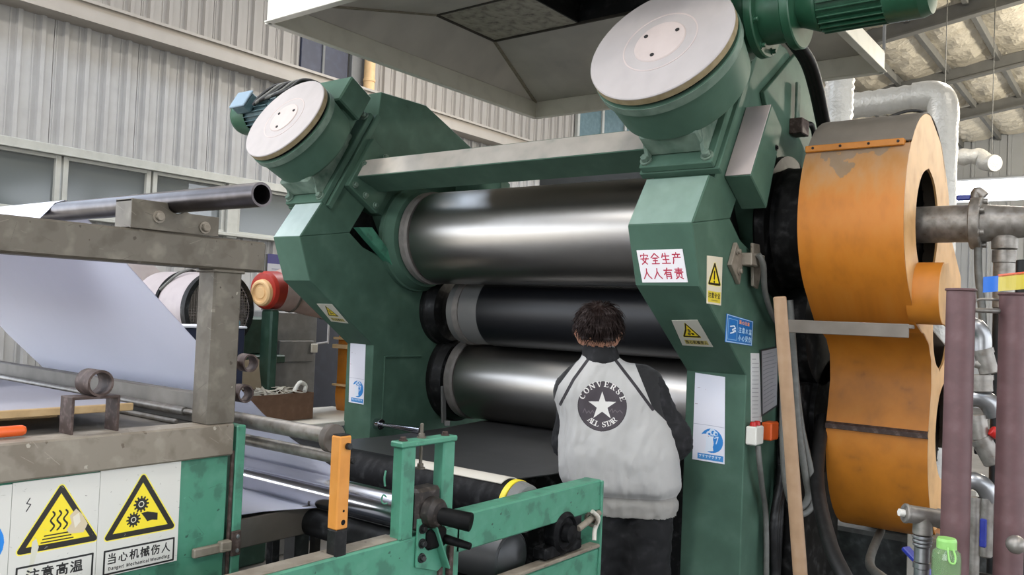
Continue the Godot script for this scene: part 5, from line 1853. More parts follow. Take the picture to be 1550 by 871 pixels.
# ---------------------------------------------------------------- conveyor in the middle foreground
func conveyor() -> void:
	# rollers
	var defs := [
		[Vector2(1.350, -1.318), 0.0185, "zinc", "top idler roller with flat end disc beside the orange post", true],
		[Vector2(1.296, -1.345), 0.0140, "zinc", "thin idler roller just under the topmost one", false],
		[Vector2(1.136, -1.572), 0.0445, "chrome", "shiny chrome roller that turns the white film", false],
		[Vector2(1.052, -1.56), 0.0380, "dark_iron", "dark steel roller under the shiny chrome roller", false],
	]
	for d in defs:
		var c: Vector2 = d[0]
		var r: float = d[1]
		var o := thing("roller", d[3], "roller", Vector3(-2.5, c.x - r, c.y), "rollers of the conveyor")
		var g := G.new()
		g.cyl(Vector3(-3.58, c.x, c.y), Vector3(-1.51, c.x, c.y), r, -1.0, 56, 0.002)
		put("tube", g, M[d[2]], o)
		g = G.new()
		g.cyl(Vector3(-1.51, c.x, c.y), Vector3(-1.46, c.x, c.y), maxf(r * 0.3, 0.007), -1.0, 16)
		put("journal", g, M["dark_iron"], o)
		g = G.new()
		if d[4]:
			g.cyl(Vector3(-1.518, c.x - 0.004, c.y), Vector3(-1.498, c.x - 0.004, c.y), 0.033, -1.0, 40, 0.002)
		else:
			g.cyl(Vector3(-1.512, c.x, c.y), Vector3(-1.508, c.x, c.y), r * 0.97, -1.0, 40, 0.001)
		put("end_disc", g, M["table_side"], o)
	# belt roller with yellow band
	var br := thing("belt_roller", "black belt roller with a yellow band near its end", "roller", Vector3(-2.5, 1.0, -2.06))
	var c := Vector2(1.072, -2.06)
	var g := G.new()
	g.cyl(Vector3(-3.2, c.x, c.y), Vector3(-1.535, c.x, c.y), 0.078, -1.0, 64, 0.002)
	put("belt", g, M["black_rubber"], br)
	g = G.new()
	g.cyl(Vector3(-1.535, c.x, c.y), Vector3(-1.515, c.x, c.y), 0.0795, -1.0, 64, 0.002)
	put("yellow_band", g, M["yellow"], br)
	g = G.new()
	g.cyl(Vector3(-1.515, c.x, c.y), Vector3(-1.478, c.x, c.y), 0.077, 0.070, 64, 0.004)
	put("end_cap", g, M["steel_grey"], br)
	g = G.new()
	var pr := []
	for k in 9:
		var a := lerpf(-0.7, 0.55, k / 8.0)
		pr.append(Vector2(c.x + cos(a) * 0.081, c.y + sin(a) * 0.081))
	g.sheet(pr, -1.98, -1.55, 0.003, true, 2)
	put("pale_strip", g, M["pale_sheet"], null, "pale sheet lying over the black belt roller", "sheet")
	# side frame
	var o := thing("conveyor_frame", "chipped green steel side frame of the conveyor in front", "machine frame", Vector3(-1.45, 0, -1.7))
	var gl: Material = M["green_light"]
	g = G.new()
	g.box(Vector3(-1.446, 1.02, -1.28), Vector3(0.06, 0.165, 0.80), 0.004)
	put("lower_beam", g, gl, o)
	g = G.new()
	g.box(Vector3(-1.448, 1.104, -1.19), Vector3(0.05, 0.003, 0.56), 0.001)
	put("worn_top", g, M["worn_steel_pale"], o)
	for q in [[-1.482, 0.046], [-1.626, 0.044]]:
		g = G.new()
		g.box(Vector3(-1.434, 1.21, q[0]), Vector3(0.036, 0.222, q[1]), 0.004)
		put("post", g, gl, o)
	g = G.new()
	g.box(Vector3(-1.434, 1.327, -1.552), Vector3(0.042, 0.014, 0.20), 0.003)
	put("top_plate", g, gl, o)
	for z in [-1.475, -1.625]:
		g = G.new()
		g.hexbolt(Vector3(-1.434, 1.334, z), Vector3.UP, 0.0075, 0.010)
		put("bolt", g, M["rusty"], o)
	g = G.new()
	g.cyl(Vector3(-1.44, 1.262, -1.545), Vector3(-1.44, 1.37, -1.545), 0.0045, -1, 10)
	g.hexbolt(Vector3(-1.44, 1.334, -1.545), Vector3.UP, 0.008, 0.012)
	g.hexbolt(Vector3(-1.44, 1.258, -1.545), Vector3.UP, 0.008, 0.014)
	put("adjusting_screw", g, M["worn_steel"], o)
	g = G.new()
	g.box(Vector3(-1.446, 1.079, -2.02), Vector3(0.06, 0.096, 0.71), 0.004)
	put("upper_beam", g, gl, o)
	g = G.new()
	g.box(Vector3(-1.446, 0.60, -2.372), Vector3(0.075, 1.05, 0.012), 0.003)
	put("end_plate", g, gl, o)
	g = G.new()
	g.box(Vector3(-1.446, 0.83, -2.02), Vector3(0.06, 0.16, 0.70), 0.004)
	put("lower_rail", g, gl, o)
	g = G.new()
	g.box(Vector3(-1.43, 0.918, -2.08), Vector3(0.04, 0.012, 0.58), 0.003)
	put("slide_bar", g, M["worn_steel_pale"], o)
	g = G.new()
	g.box(Vector3(-1.446, 0.47, -1.62), Vector3(0.06, 0.94, 0.10), 0.004)
	g.box(Vector3(-1.446, 0.47, -0.94), Vector3(0.06, 0.94, 0.10), 0.004)
	put("leg", g, gl, o)
	# wire hook and hole marks on the first post
	g = G.new()
	g.tube([Vector3(-1.462, 1.262, -1.45), Vector3(-1.462, 1.245, -1.446), Vector3(-1.462, 1.225, -1.449)], 0.0025, 6)
	g.tube([Vector3(-1.455, 1.20, -1.449), Vector3(-1.462, 1.205, -1.444), Vector3(-1.466, 1.19, -1.444), Vector3(-1.458, 1.185, -1.444), Vector3(-1.45, 1.187, -1.448)], 0.002, 6)
	put("wire_hook", g, gl, o)
	# bearing block sliding between the posts
	var bb := thing("bearing_block", "greasy brown bearing block between the green posts", "bearing", Vector3(-1.44, 1.12, -1.55))
	g = G.new()
	g.box(Vector3(-1.436, 1.165, -1.552), Vector3(0.05, 0.10, 0.088), 0.008)
	g.lathe([Vector2(0, 0), Vector2(0.04, 0), Vector2(0.036, 0.02), Vector2(0.028, 0.03), Vector2(0, 0.03)], Vector3(-1.41, 1.155, -1.56), Vector3.RIGHT, 28)
	put("block", g, M["grease"], bb)
	g = G.new()
	g.cyl(Vector3(-1.39, 1.15, -1.565), Vector3(-1.315, 1.14, -1.60), 0.021, 0.023, 24)
	put("shaft_end", g, M["black_iron"], bb)
	g = G.new()
	g.box(Vector3(-1.42, 1.09, -1.575), Vector3(0.05, 0.05, 0.07), 0.008)
	g.cyl(Vector3(-1.40, 1.085, -1.60), Vector3(-1.33, 1.075, -1.62), 0.012, 0.009, 12)
	put("lower_lug", g, M["black_iron"], bb)
	g = G.new()
	for k in 3:
		g.box(Vector3(-1.425 + 0.008 * k, 0.83, -1.575 - 0.03 * k), Vector3(0.014, 0.46, 0.016), 0.002)
	put("guide_bars", g, M["rusty"], bb)
	# bolted keeper plate
	var kp := thing("keeper_plate", "green folded keeper plate with three bolts below the bearing block", "bracket", Vector3(-1.40, 1.0, -1.54))
	g = G.new()
	g.prism(PackedVector2Array([Vector2(-1.512, 1.145), Vector2(-1.545, 1.145), Vector2(-1.61, 1.015), Vector2(-1.59, 1.005), Vector2(-1.512, 1.03)]), yz(-1.414), 0.006, 0.001)
	g.bar(Vector3(-1.40, 1.145, -1.545), Vector3(-1.40, 1.012, -1.61), 0.03, 0.005, 0.001, Vector3(0, 0.44, -0.9))
	put("folded_plate", g, gl, kp)
	for y in [1.12, 1.085, 1.05]:
		g = G.new()
		g.hexbolt(Vector3(-1.408, y, -1.528), Vector3.RIGHT, 0.008, 0.012)
		put("bolt", g, M["dark_iron"], kp)
	# pillow block bearing with grease fitting
	var pb := thing("pillow_block", "black pillow block bearing below the green beam near its right end", "bearing", Vector3(-1.43, 0.92, -2.17))
	g = G.new()
	g.box(Vector3(-1.44, 0.945, -2.17), Vector3(0.05, 0.035, 0.20), 0.006)
	g.lathe([Vector2(0, 0), Vector2(0.058, 0), Vector2(0.062, 0.006), Vector2(0.062, 0.04), Vector2(0.052, 0.05), Vector2(0.05, 0.05), Vector2(0.044, 0.042), Vector2(0.03, 0.042), Vector2(0.026, 0.065), Vector2(0, 0.07)], Vector3(-1.455, 0.995, -2.17), Vector3.RIGHT, 36)
	put("housing", g, M["black_rubber"], pb)
	g = G.new()
	g.cyl(Vector3(-1.40, 1.0, -2.22), Vector3(-1.40, 1.03, -2.34), 0.010, -1, 12)
	g.hexbolt(Vector3(-1.40, 1.015, -2.29), Vector3(0, 0.2, -1), 0.016, 0.02)
	put("tension_screw", g, M["worn_steel_pale"], pb)
	g = G.new()
	g.tube([Vector3(-1.39, 1.045, -2.28), Vector3(-1.385, 1.02, -2.31), Vector3(-1.39, 0.985, -2.30), Vector3(-1.385, 0.955, -2.29)], 0.007, 8)
	put("rag", g, M["pale_sheet"], pb)
	# belt tail roller seen under the beam
	g = G.new()
	g.cyl(Vector3(-3.2, 0.93, -2.02), Vector3(-1.50, 0.93, -2.02), 0.078, -1, 48, 0.004)
	g.lathe([Vector2(0, 0.02), Vector2(0.055, 0.012), Vector2(0.07, 0.0)], Vector3(-1.50, 0.93, -2.02), Vector3.RIGHT, 40, true)
	put("tail_roller", g, M["grey_web"], null, "grey roller end showing under the green conveyor beam", "roller")
	# orange post
	var p := thing("orange_post", "orange square post with dark lower half in the foreground", "post", Vector3(-1.446, 0, -1.278))
	g = G.new()
	g.box(Vector3(-1.4345, 1.262, -1.281), Vector3(0.031, 0.205, 0.034), 0.003)
	put("painted_tube", g, M["orange_post"], p)
	g = G.new()
	g.box(Vector3(-1.4345, 0.58, -1.281), Vector3(0.031, 1.16, 0.034), 0.003)
	put("dark_foot", g, M["dark_iron"], p)
	g = G.new()
	g.cyl(Vector3(-1.42, 1.342, -1.285), Vector3(-1.408, 1.342, -1.285), 0.0075, -1, 14)
	g.box(Vector3(-1.4345, 1.3655, -1.281), Vector3(0.025, 0.003, 0.028), 0.0)
	put("bolt", g, M["dark_iron"], p)
	g = G.new()
	g.cyl(Vector3(-1.4205, 1.175, -1.283), Vector3(-1.4185, 1.175, -1.283), 0.006, -1, 14, 0.0)
	g.cyl(Vector3(-1.4205, 1.2, -1.283), Vector3(-1.4185, 1.2, -1.283), 0.003, -1, 10, 0.0)
	put("bolt_hole", g, M["black_rubber"], p)


# ---------------------------------------------------------------- things at the far left behind the frame
func background_left() -> void:
	var g := G.new()
	# round blower with wire grille
	var o := thing("blower_drum", "large round grey blower with wire grille behind the steel post", "blower", Vector3(-4.8, 1.38, -2.80))
	var c := Vector3(-4.2, 1.60, -2.80)
	g.lathe([Vector2(0.19, 0), Vector2(0.215, 0), Vector2(0.215, -0.55), Vector2(0.18, -0.62), Vector2(0, -0.62)], c, Vector3.RIGHT, 56)
	put("casing", g, M["tank_grey"], o)
	g = G.new()
	g.lathe([Vector2(0.196, -0.02), Vector2(0.196, 0.012), Vector2(0.222, 0.012), Vector2(0.222, -0.03), Vector2(0.196, -0.03)], c, Vector3.RIGHT, 56)
	put("rim_ring", g, M["dark_iron"], o)
	g = G.new()
	for k in 25:
		var q := -0.192 + k * 0.016
		var w := sqrt(maxf(0.196 * 0.196 - q * q, 0.0))
		g.box(c + Vector3(0.004, 0, q), Vector3(0.003, w * 2, 0.0032), 0.0)
		g.box(c + Vector3(0.007, q, 0), Vector3(0.003, 0.0032, w * 2), 0.0)
	put("wire_grille", g, M["mesh_grey"], o, "", "", "", "stuff")
	g = G.new()
	g.lathe([Vector2(0, -0.14), Vector2(0.2, -0.14)], c, Vector3.RIGHT, 40)
	g.box(c + Vector3(-0.02, -0.03, 0), Vector3(0.02, 0.02, 0.38), 0.003)
	put("inner_plate", g, M["mesh_grey"], o)
	g = G.new()
	g.lathe([Vector2(0.216, -0.30), Vector2(0.226, -0.30), Vector2(0.226, -0.275), Vector2(0.216, -0.275)], c, Vector3.RIGHT, 48)
	put("clamp_band", g, M["black_rubber"], o)
	g = G.new()
	g.tube([c + Vector3(-0.28, 0.10, 0.2), c + Vector3(-0.22, 0.20, 0.12), c + Vector3(-0.12, 0.245, 0.03), c + Vector3(-0.05, 0.235, -0.06)], 0.008, 8)
	put("cable", g, M["cable_grey"], o)
	g = G.new()
	g.box(c + Vector3(-0.38, -0.9, 0), Vector3(0.44, 1.4, 0.28), 0.01)
	put("stand", g, M["machine_green"], o)
	# pale tank further back
	var tk := thing("pale_tank", "pale round tank lying behind the grille blower", "tank", Vector3(-5.7, 1.4, -2.75))
	g = G.new()
	g.lathe([Vector2(0, 0), Vector2(0.15, 0.01), Vector2(0.2, 0.06), Vector2(0.22, 0.12), Vector2(0.22, 0.9), Vector2(0, 0.95)], Vector3(-6.1, 1.68, -2.85), Vector3.RIGHT, 48)
	put("shell", g, M["tank_grey"], tk)
	g = G.new()
	g.box(Vector3(-5.7, 0.72, -2.85), Vector3(0.6, 1.45, 0.35), 0.01)
	put("stand", g, M["cab_grey"], tk)
	for k in 2:
		var b := thing("white_jar", ["left white jar standing on the pale tank", "right white jar standing on the pale tank"][k], "jar", Vector3(-5.6, 1.9, -2.75 - 0.12 * k), "white jars on the pale tank")
		g = G.new()
		g.cyl(Vector3(-5.55, 1.88, -2.76 - 0.1 * k), Vector3(-5.55, 1.97, -2.76 - 0.1 * k), 0.035, -1, 20, 0.006)
		put("jar_body", g, M["white_plastic"], b)
		g = G.new()
		g.cyl(Vector3(-5.55, 1.97, -2.76 - 0.1 * k), Vector3(-5.55, 1.985, -2.76 - 0.1 * k), 0.03, -1, 20, 0.003)
		put("lid", g, M["cream"], b)
	# navy cabinet with small things on top
	var cb := thing("navy_cabinet", "dark navy cabinet in front of the grille blower", "cabinet", Vector3(-3.95, 0, -2.55))
	g = G.new()
	g.box(Vector3(-4.02, 0.755, -2.52), Vector3(0.26, 1.51, 0.48), 0.006)
	put("body", g, M["navy"], cb)
	g = G.new()
	g.box(Vector3(-4.02, 1.515, -2.52), Vector3(0.28, 0.012, 0.49), 0.003)
	put("top", g, M["paper"], cb)
	g = G.new()
	g.cyl(Vector3(-3.95, 1.521, -2.60), Vector3(-3.95, 1.535, -2.60), 0.04, 0.036, 28, 0.003)
	put("white_dish", g, M["white_plastic"], null, "small white dish on the navy cabinet", "dish")
	g = G.new()
	g.box(Vector3(-3.95, 1.536, -2.715), Vector3(0.06, 0.03, 0.07), 0.005)
	put("blue_box", g, M["teal_grey"], null, "small pale blue box on the navy cabinet", "box")
	g = G.new()
	g.tube([Vector3(-3.93, 1.527, -2.65), Vector3(-3.92, 1.527, -2.68), Vector3(-3.95, 1.527, -2.70)], 0.006, 8)
	put("black_clip", g, M["black_rubber"], null, "small black clip between dish and pale blue box", "clip")
	# red motor end with cream cap, pink ducts
	var rm := thing("red_motor", "red motor with cream round cap between post and far frame", "motor", Vector3(-4.2, 1.6, -3.1))
	var e := Vector3(0.15, -0.05, 0.99).normalized()
	var rc := Vector3(-4.15, 1.725, -3.05)
	g = G.new()
	g.lathe([Vector2(0, -0.11), Vector2(0.10, -0.11), Vector2(0.112, -0.10), Vector2(0.112, -0.02), Vector2(0.10, 0.0), Vector2(0, 0.0)], rc, e, 40)
	put("motor_body", g, M["red_paint"], rm)
	g = G.new()
	g.lathe([Vector2(0.0, 0.022), Vector2(0.032, 0.022), Vector2(0.036, 0.016), Vector2(0.05, 0.016), Vector2(0.056, 0.028), Vector2(0.066, 0.028), Vector2(0.076, 0.02), Vector2(0.08, 0.0)], rc + Vector3(0.0, -0.015, 0.0), e, 40)
	put("end_cap", g, M["cream"], rm)
	g = G.new()
	g.box(Vector3(-4.15, 1.305, -3.11), Vector3(0.10, 0.614, 0.06), 0.01)
	put("stand", g, M["machine_green"], rm)
	var pd := thing("pink_duct", "fat pinkish ribbed duct bending beside the red motor", "duct", Vector3(-4.2, 1.6, -3.3))
	g = G.new()
	g.tube([Vector3(-4.17, 1.735, -3.17), Vector3(-4.155, 1.725, -3.28), Vector3(-4.13, 1.70, -3.42), Vector3(-4.11, 1.68, -3.58), Vector3(-4.09, 1.66, -3.78), Vector3(-4.08, 1.65, -4.02)], 0.122, 32, 10)
	put("duct_hose", g, M["pink_duct"], pd)
	g = G.new()
	for q in [[Vector3(-4.12, 1.69, -3.50), Vector3(0.12, -0.13, -0.95)], [Vector3(-4.157, 1.727, -3.265), Vector3(0.14, -0.12, -0.95)]]:
		var ax: Vector3 = q[1].normalized()
		g.lathe([Vector2(0.118, -0.006), Vector2(0.129, -0.006), Vector2(0.129, 0.006), Vector2(0.118, 0.006)], q[0], ax, 32)
	put("clamp_ring", g, M["mesh_grey"], pd)
	g = G.new()
	g.bar(Vector3(-4.24, 0.02, -4.0), Vector3(-4.24, 1.64, -4.0), 0.05, 0.05)
	put("stand", g, M["cab_grey"], pd)
	# grey cabinet, dark green machine, navy partition
	var mc := thing("green_machine", "dark green machine base behind the carton", "machine", Vector3(-4.6, 0, -3.3))
	g = G.new()
	g.box(Vector3(-4.75, 0.62, -3.2), Vector3(0.5, 1.24, 0.46), 0.01)
	put("base", g, M["machine_green"], mc)
	g = G.new()
	g.box(Vector3(-4.72, 1.30, -3.2), Vector3(0.62, 0.05, 0.48), 0.008)
	g.box(Vector3(-4.70, 1.44, -3.2), Vector3(0.4, 0.24, 0.40), 0.015)
	put("bed", g, M["machine_green"], mc)
	g = G.new()
	g.box(Vector3(-4.49, 1.13, -3.3), Vector3(0.03, 0.2, 0.24), 0.004)
	put("dark_opening", g, M["black_iron"], mc)
	var gc := thing("grey_cabinet", "grey sheet metal cabinet with a small socket behind the carton", "cabinet", Vector3(-4.6, 0, -3.75))
	g = G.new()
	g.box(Vector3(-4.70, 0.80, -3.63), Vector3(0.3, 1.6, 0.34), 0.008)
	g.box(Vector3(-4.54, 1.34, -3.62), Vector3(0.02, 0.14, 0.28), 0.004)
	put("body", g, M["cab_grey"], gc)
	g = G.new()
	g.box(Vector3(-4.53, 1.36, -3.76), Vector3(0.03, 0.06, 0.05), 0.004)
	put("socket", g, M["white_plastic"], gc)
	g = G.new()
	g.bar(Vector3(-4.53, 1.39, -3.78), Vector3(-4.53, 1.40, -3.88), 0.012, 0.012)
	g.bar(Vector3(-4.53, 1.39, -3.88), Vector3(-4.53, 1.70, -3.88), 0.012, 0.012)
	put("conduit", g, M["paper"], gc)
	var np := thing("navy_partition", "tall dark navy panel left of the far green frame", "panel", Vector3(-4.8, 0, -4.3))
	g = G.new()
	g.box(Vector3(-4.75, 0.95, -4.18), Vector3(0.10, 1.9, 0.62), 0.006)
	put("panel_body", g, M["navy"], np)
	# gear cover of the far frame
	var oc := thing("far_gear_cover", "small orange cover edge showing left of the far frame's leg", "gear cover", Vector3(-4.0, 0, -4.0))
	g = G.new()
	g.box(Vector3(-3.92, 1.30, -3.80), Vector3(0.36, 0.34, 0.42), 0.01)
	g.lathe([Vector2(0, 0), Vector2(0.3, 0), Vector2(0.3, 0.36), Vector2(0, 0.36)], Vector3(-4.10, 1.10, -3.89), Vector3.RIGHT, 40)
	put("shell", g, M["orange"], oc)
	g = G.new()
	g.box(Vector3(-3.92, 1.40, -3.58), Vector3(0.38, 0.025, 0.05), 0.003)
	g.box(Vector3(-3.92, 1.45, -3.58), Vector3(0.38, 0.015, 0.04), 0.003)
	g.box(Vector3(-3.92, 1.16, -3.58), Vector3(0.38, 0.012, 0.03), 0.003)
	put("flange", g, M["cream"], oc)
	# white board with purple band
	var cv := Cv.new(120, 160, Color(0.86, 0.86, 0.90))
	cv.rect(Vector2(0, 0), Vector2(120, 36), Color(0.30, 0.28, 0.55))
	for k in 6:
		cv.rect(Vector2(14, 54 + k * 15), Vector2(60 + (k * 41) % 46, 58 + k * 15), Color(0.66, 0.66, 0.74))
	plate("notice_board", [Vector3(-5.0, 2.0, -3.70), Vector3(-5.0, 2.0, -4.02), Vector3(-5.0, 1.70, -4.02), Vector3(-5.0, 1.70, -3.70)], printed(cv.done()), "white notice with purple band above the pink duct", "notice", Vector3.RIGHT)
	g = G.new()
	g.box(Vector3(-5.012, 1.0, -3.86), Vector3(0.02, 2.0, 0.36), 0.003)
	put("notice_stand", g, M["steel_grey"], null, "grey stand holding the white notice with purple band", "stand")
	# packing table, carton with scraps
	var pt := thing("packing_table", "pale packing table carrying the open carton", "table", Vector3(-4.0, 0, -3.2))
	g = G.new()
	g.box(Vector3(-3.98, 0.983, -3.28), Vector3(0.58, 0.03, 0.88), 0.004)
	put("table_top", g, M["pale_sheet"], pt)
	for q in [Vector3(-3.72, 0.484, -2.88), Vector3(-3.72, 0.484, -3.64), Vector3(-4.28, 0.484, -2.88), Vector3(-4.28, 0.484, -3.64)]:
		g = G.new()
		g.box(q, Vector3(0.05, 0.968, 0.05), 0.003)
		put("leg", g, M["dark_iron"], pt)
	var bx := thing("carton", "open brown cardboard carton filled with paper scraps", "carton", Vector3(-4, 1, -2.97))
	g = G.new()
	g.box(Vector3(-3.85, 1.075, -2.99), Vector3(0.006, 0.15, 0.44), 0.001)
	g.box(Vector3(-4.15, 1.075, -2.99), Vector3(0.006, 0.15, 0.44), 0.001)
	g.box(Vector3(-4, 1.075, -2.77), Vector3(0.3, 0.15, 0.006), 0.001)
	g.box(Vector3(-4, 1.075, -3.21), Vector3(0.3, 0.15, 0.006), 0.001)
	g.box(Vector3(-4, 1.005, -2.99), Vector3(0.3, 0.006, 0.44), 0.001)
	put("box_body", g, M["cardboard"], bx)
	g = G.new()
	g.box(Vector3(-4.18, 1.225, -2.97), Vector3(0.006, 0.19, 0.40), 0.001, Basis(Vector3.BACK, 0.25))
	put("back_flap", g, M["cardboard_pale"], bx)
	g = G.new()
	g.box(Vector3(-4, 1.175, -2.73), Vector3(0.3, 0.006, 0.09), 0.001, Basis(Vector3.RIGHT, -0.5))
	put("side_flap", g, M["cardboard"], bx)
	g = G.new()
	for k in 70:
		var p := Vector3(rng.randf_range(-4.12, -3.88), rng.randf_range(1.115, 1.165), rng.randf_range(-3.17, -2.81))
		g.box(p, Vector3(rng.randf_range(0.02, 0.06), 0.003, rng.randf_range(0.02, 0.07)), 0.0, Basis(Vector3(rng.randf(), rng.randf(), rng.randf()).normalized(), rng.randf_range(-1.2, 1.2)))
	put("paper_scraps", g, M["pale_sheet"], bx, "", "", "", "stuff")
	g = G.new()
	g.tube([Vector3(-3.9, 1.155, -3.11), Vector3(-3.89, 1.205, -3.14), Vector3(-3.9, 1.185, -3.19), Vector3(-3.88, 1.155, -3.17)], 0.012, 8)
	put("plastic_wrap", g, M["white_plastic"], bx)


# ---------------------------------------------------------------- pipes and ducts on the right
func pipework() -> void:
	var g := G.new()
	# two stout brown pipes
	for q in [[Vector3(-0.352, 0, -2.119), 1.747, "left brown upright pipe with flat cap beside the green bottle"], [Vector3(-0.257, 0, -2.191), 1.742, "right brown upright pipe with the yellow and blue tag on top"]]:
		var p: Vector3 = q[0]
		var h: float = q[1]
		var o := thing("brown_pipe", q[2], "pipe", p, "brown upright pipes")
		g = G.new()
		g.cyl(p, p + Vector3(0, h - 0.004, 0), 0.0295, -1, 36, 0.003)
		put("tube", g, M["brown_pipe"], o)
		g = G.new()
		g.cyl(p + Vector3(0, h - 0.006, 0), p + Vector3(0, h, 0), 0.0325, -1, 36, 0.002)
		put("cap", g, M["brown_pipe"], o)
	g = G.new()
	g.cyl(Vector3(-0.345, 1.70, -2.135), Vector3(-0.265, 1.70, -2.19), 0.0055, -1, 12)
	g.tube([Vector3(-0.335, 1.69, -2.15), Vector3(-0.328, 1.722, -2.16), Vector3(-0.30, 1.726, -2.18), Vector3(-0.262, 1.724, -2.20)], 0.0032, 8)
	put("cross_rung", g, M["zinc"], null, "pale rung joining the two brown pipes near their tops", "rung")
	# tag wound round the right pipe
	var tg := thing("tag", "yellow tag with blue end and red edge on top of right brown pipe", "tag", Vector3(-0.26, 1.73, -2.15))
	for part in [["blue_end", 0.0, 0.19, Color(0.15, 0.40, 0.74)], ["yellow_band", 0.19, 1.0, Color(0.76, 0.69, 0.24)], ["red_edge", 0.19, 1.0, Color(0.86, 0.36, 0.22)]]:
		g = G.new()
		for i in 12:
			var f0 := lerpf(part[1], part[2], i / 12.0)
			var f1 := lerpf(part[1], part[2], (i + 1) / 12.0)
			var q := []
			for f in [f0, f1]:
				var a := Vector3(-0.305, 0, -2.100).lerp(Vector3(-0.190, 0, -2.190), f)
				a += Vector3(0.62, 0, 0.78) * 0.02 * sin(f * 9.0) * 0.4
				var top := lerpf(1.772, 1.792, f)
				var bot := lerpf(1.738, 1.756, f)
				if part[0] == "red_edge":
					bot = top - 0.003
					top = top + 0.003
				q.append([a + Vector3(0, top, 0), a + Vector3(0, bot, 0)])
			var n := Vector3(0.62, 0, 0.78)
			g.quad(q[0][0], q[1][0], q[1][1], q[0][1], n)
			g.quad(q[0][0] - n * 0.002, q[1][0] - n * 0.002, q[1][1] - n * 0.002, q[0][1] - n * 0.002, -n)
			g.quad(q[0][0], q[1][0], q[1][0] - n * 0.002, q[0][0] - n * 0.002, Vector3.UP)
			g.quad(q[0][1], q[1][1], q[1][1] - n * 0.002, q[0][1] - n * 0.002, Vector3.DOWN)
		var m := StandardMaterial3D.new()
		m.albedo_color = part[3]
		m.roughness = 0.4
		put(part[0], g, m, tg)
	# tee with nuts in front of the orange cover
	var tee := thing("pipe_tee", "zinc pipe tee with nuts beside the left brown pipe", "pipe fitting", Vector3(-0.414, 0, -2.155))
	var a := Vector3(-0.458, 1.228, -2.121)
	var b := Vector3(-0.362, 1.214, -2.196)
	var dx := (b - a).normalized()
	g = G.new()
	g.cyl(a, a + dx * 0.085, 0.0205, -1, 24, 0.003)
	g.cyl(a, a + dx * 0.008, 0.0225, -1, 24, 0.002)
	g.cyl(a + dx * 0.077, a + dx * 0.088, 0.0225, -1, 24, 0.002)
	var st := a + dx * 0.044
	g.cyl(st, st + Vector3(0, -0.042, 0), 0.0205, 0.0215, 24, 0.002)
	put("tee_body", g, M["zinc"], tee)
	g = G.new()
	g.lathe([Vector2(0, 0), Vector2(0.009, 0), Vector2(0.009, -0.012), Vector2(0, -0.012)], a, dx, 6)
	put("plug", g, M["white_plastic"], tee)
	g = G.new()
	g.cyl(b - dx * 0.03, b, 0.016, -1, 20)
	g.lathe([Vector2(0, 0), Vector2(0.021, 0), Vector2(0.021, 0.014), Vector2(0, 0.014)], b - dx * 0.024, dx, 6)
	put("side_nut", g, M["pale_sheet"], tee)
	g = G.new()
	for k in 3:
		g.cyl(st + Vector3(0, -0.044 - 0.009 * k, 0), st + Vector3(0, -0.051 - 0.009 * k, 0), 0.0225 - 0.001 * k, -1, 24, 0.002)
	g.cyl(st + Vector3(0, -0.07, 0), st + Vector3(0, -0.105, 0), 0.017, -1, 20)
	g.lathe([Vector2(0, 0), Vector2(0.02, 0), Vector2(0.02, 0.012), Vector2(0, 0.012)], st + Vector3(0, -0.118, 0), Vector3.UP, 6)
	g.cyl(st + Vector3(0, -0.118, 0), st + Vector3(0, -1.216, 0), 0.0165, -1, 20)
	put("union", g, M["galvanised"], tee)
	# bottle on a small steel stand
	var bp := Vector3(-0.346, 0.985, -1.993)
	var bo := thing("water_bottle", "translucent green bottle with bright green cap", "bottle", bp)
	g = G.new()
	g.lathe([Vector2(0, 0.0), Vector2(0.024, 0.0), Vector2(0.028, 0.006), Vector2(0.028, 0.19), Vector2(0.0265, 0.202), Vector2(0.019, 0.209), Vector2(0.0175, 0.212), Vector2(0.0175, 0.222), Vector2(0.0155, 0.222), Vector2(0.0155, 0.211), Vector2(0.0245, 0.2), Vector2(0.026, 0.19), Vector2(0.026, 0.008), Vector2(0.0, 0.006)], bp, Vector3.UP, 40)
	put("bottle_body", g, M["bottle"], bo)
	g = G.new()
	g.lathe([Vector2(0, 0.210), Vector2(0.0195, 0.210), Vector2(0.0195, 0.226), Vector2(0.0175, 0.231), Vector2(0, 0.232)], bp, Vector3.UP, 32)
	put("cap", g, M["bottle_cap"], bo)
	g = G.new()
	g.tube([bp + Vector3(0.006, 0.216, 0.02), bp + Vector3(0.008, 0.207, 0.027), bp + Vector3(0.012, 0.190, 0.031), bp + Vector3(0.020, 0.188, 0.028), bp + Vector3(0.021, 0.200, 0.024), bp + Vector3(0.016, 0.213, 0.018)], 0.002, 8)
	put("strap", g, M["bottle_cap"], bo)
	var sd := thing("bottle_stand", "steel stand under the green bottle", "stand", Vector3(-0.346, 0, -1.993))
	g = G.new()
	g.box(Vector3(-0.346, 0.977, -1.993), Vector3(0.16, 0.016, 0.16), 0.003)
	put("plate", g, M["steel_grey"], sd)
	g = G.new()
	g.box(Vector3(-0.346, 0.485, -1.993), Vector3(0.06, 0.97, 0.06), 0.004)
	put("leg", g, M["steel_grey"], sd)
	# jumble of fittings between and behind the brown pipes
	var vc := thing("valve_cluster", "cluster of zinc elbows, hoses and valves seen between the brown pipes", "valve", Vector3(-0.37, 0, -2.65))
	g = G.new()
	g.cyl(Vector3(-0.30, 0.0, -2.78), Vector3(-0.30, 1.86, -2.78), 0.024, -1, 20)
	put("dark_riser", g, M["dark_iron"], vc)
	g = G.new()
	g.cyl(Vector3(-0.345, 0.6, -2.70), Vector3(-0.345, 1.80, -2.70), 0.007, -1, 12)
	put("thin_riser", g, M["cable_grey"], vc)
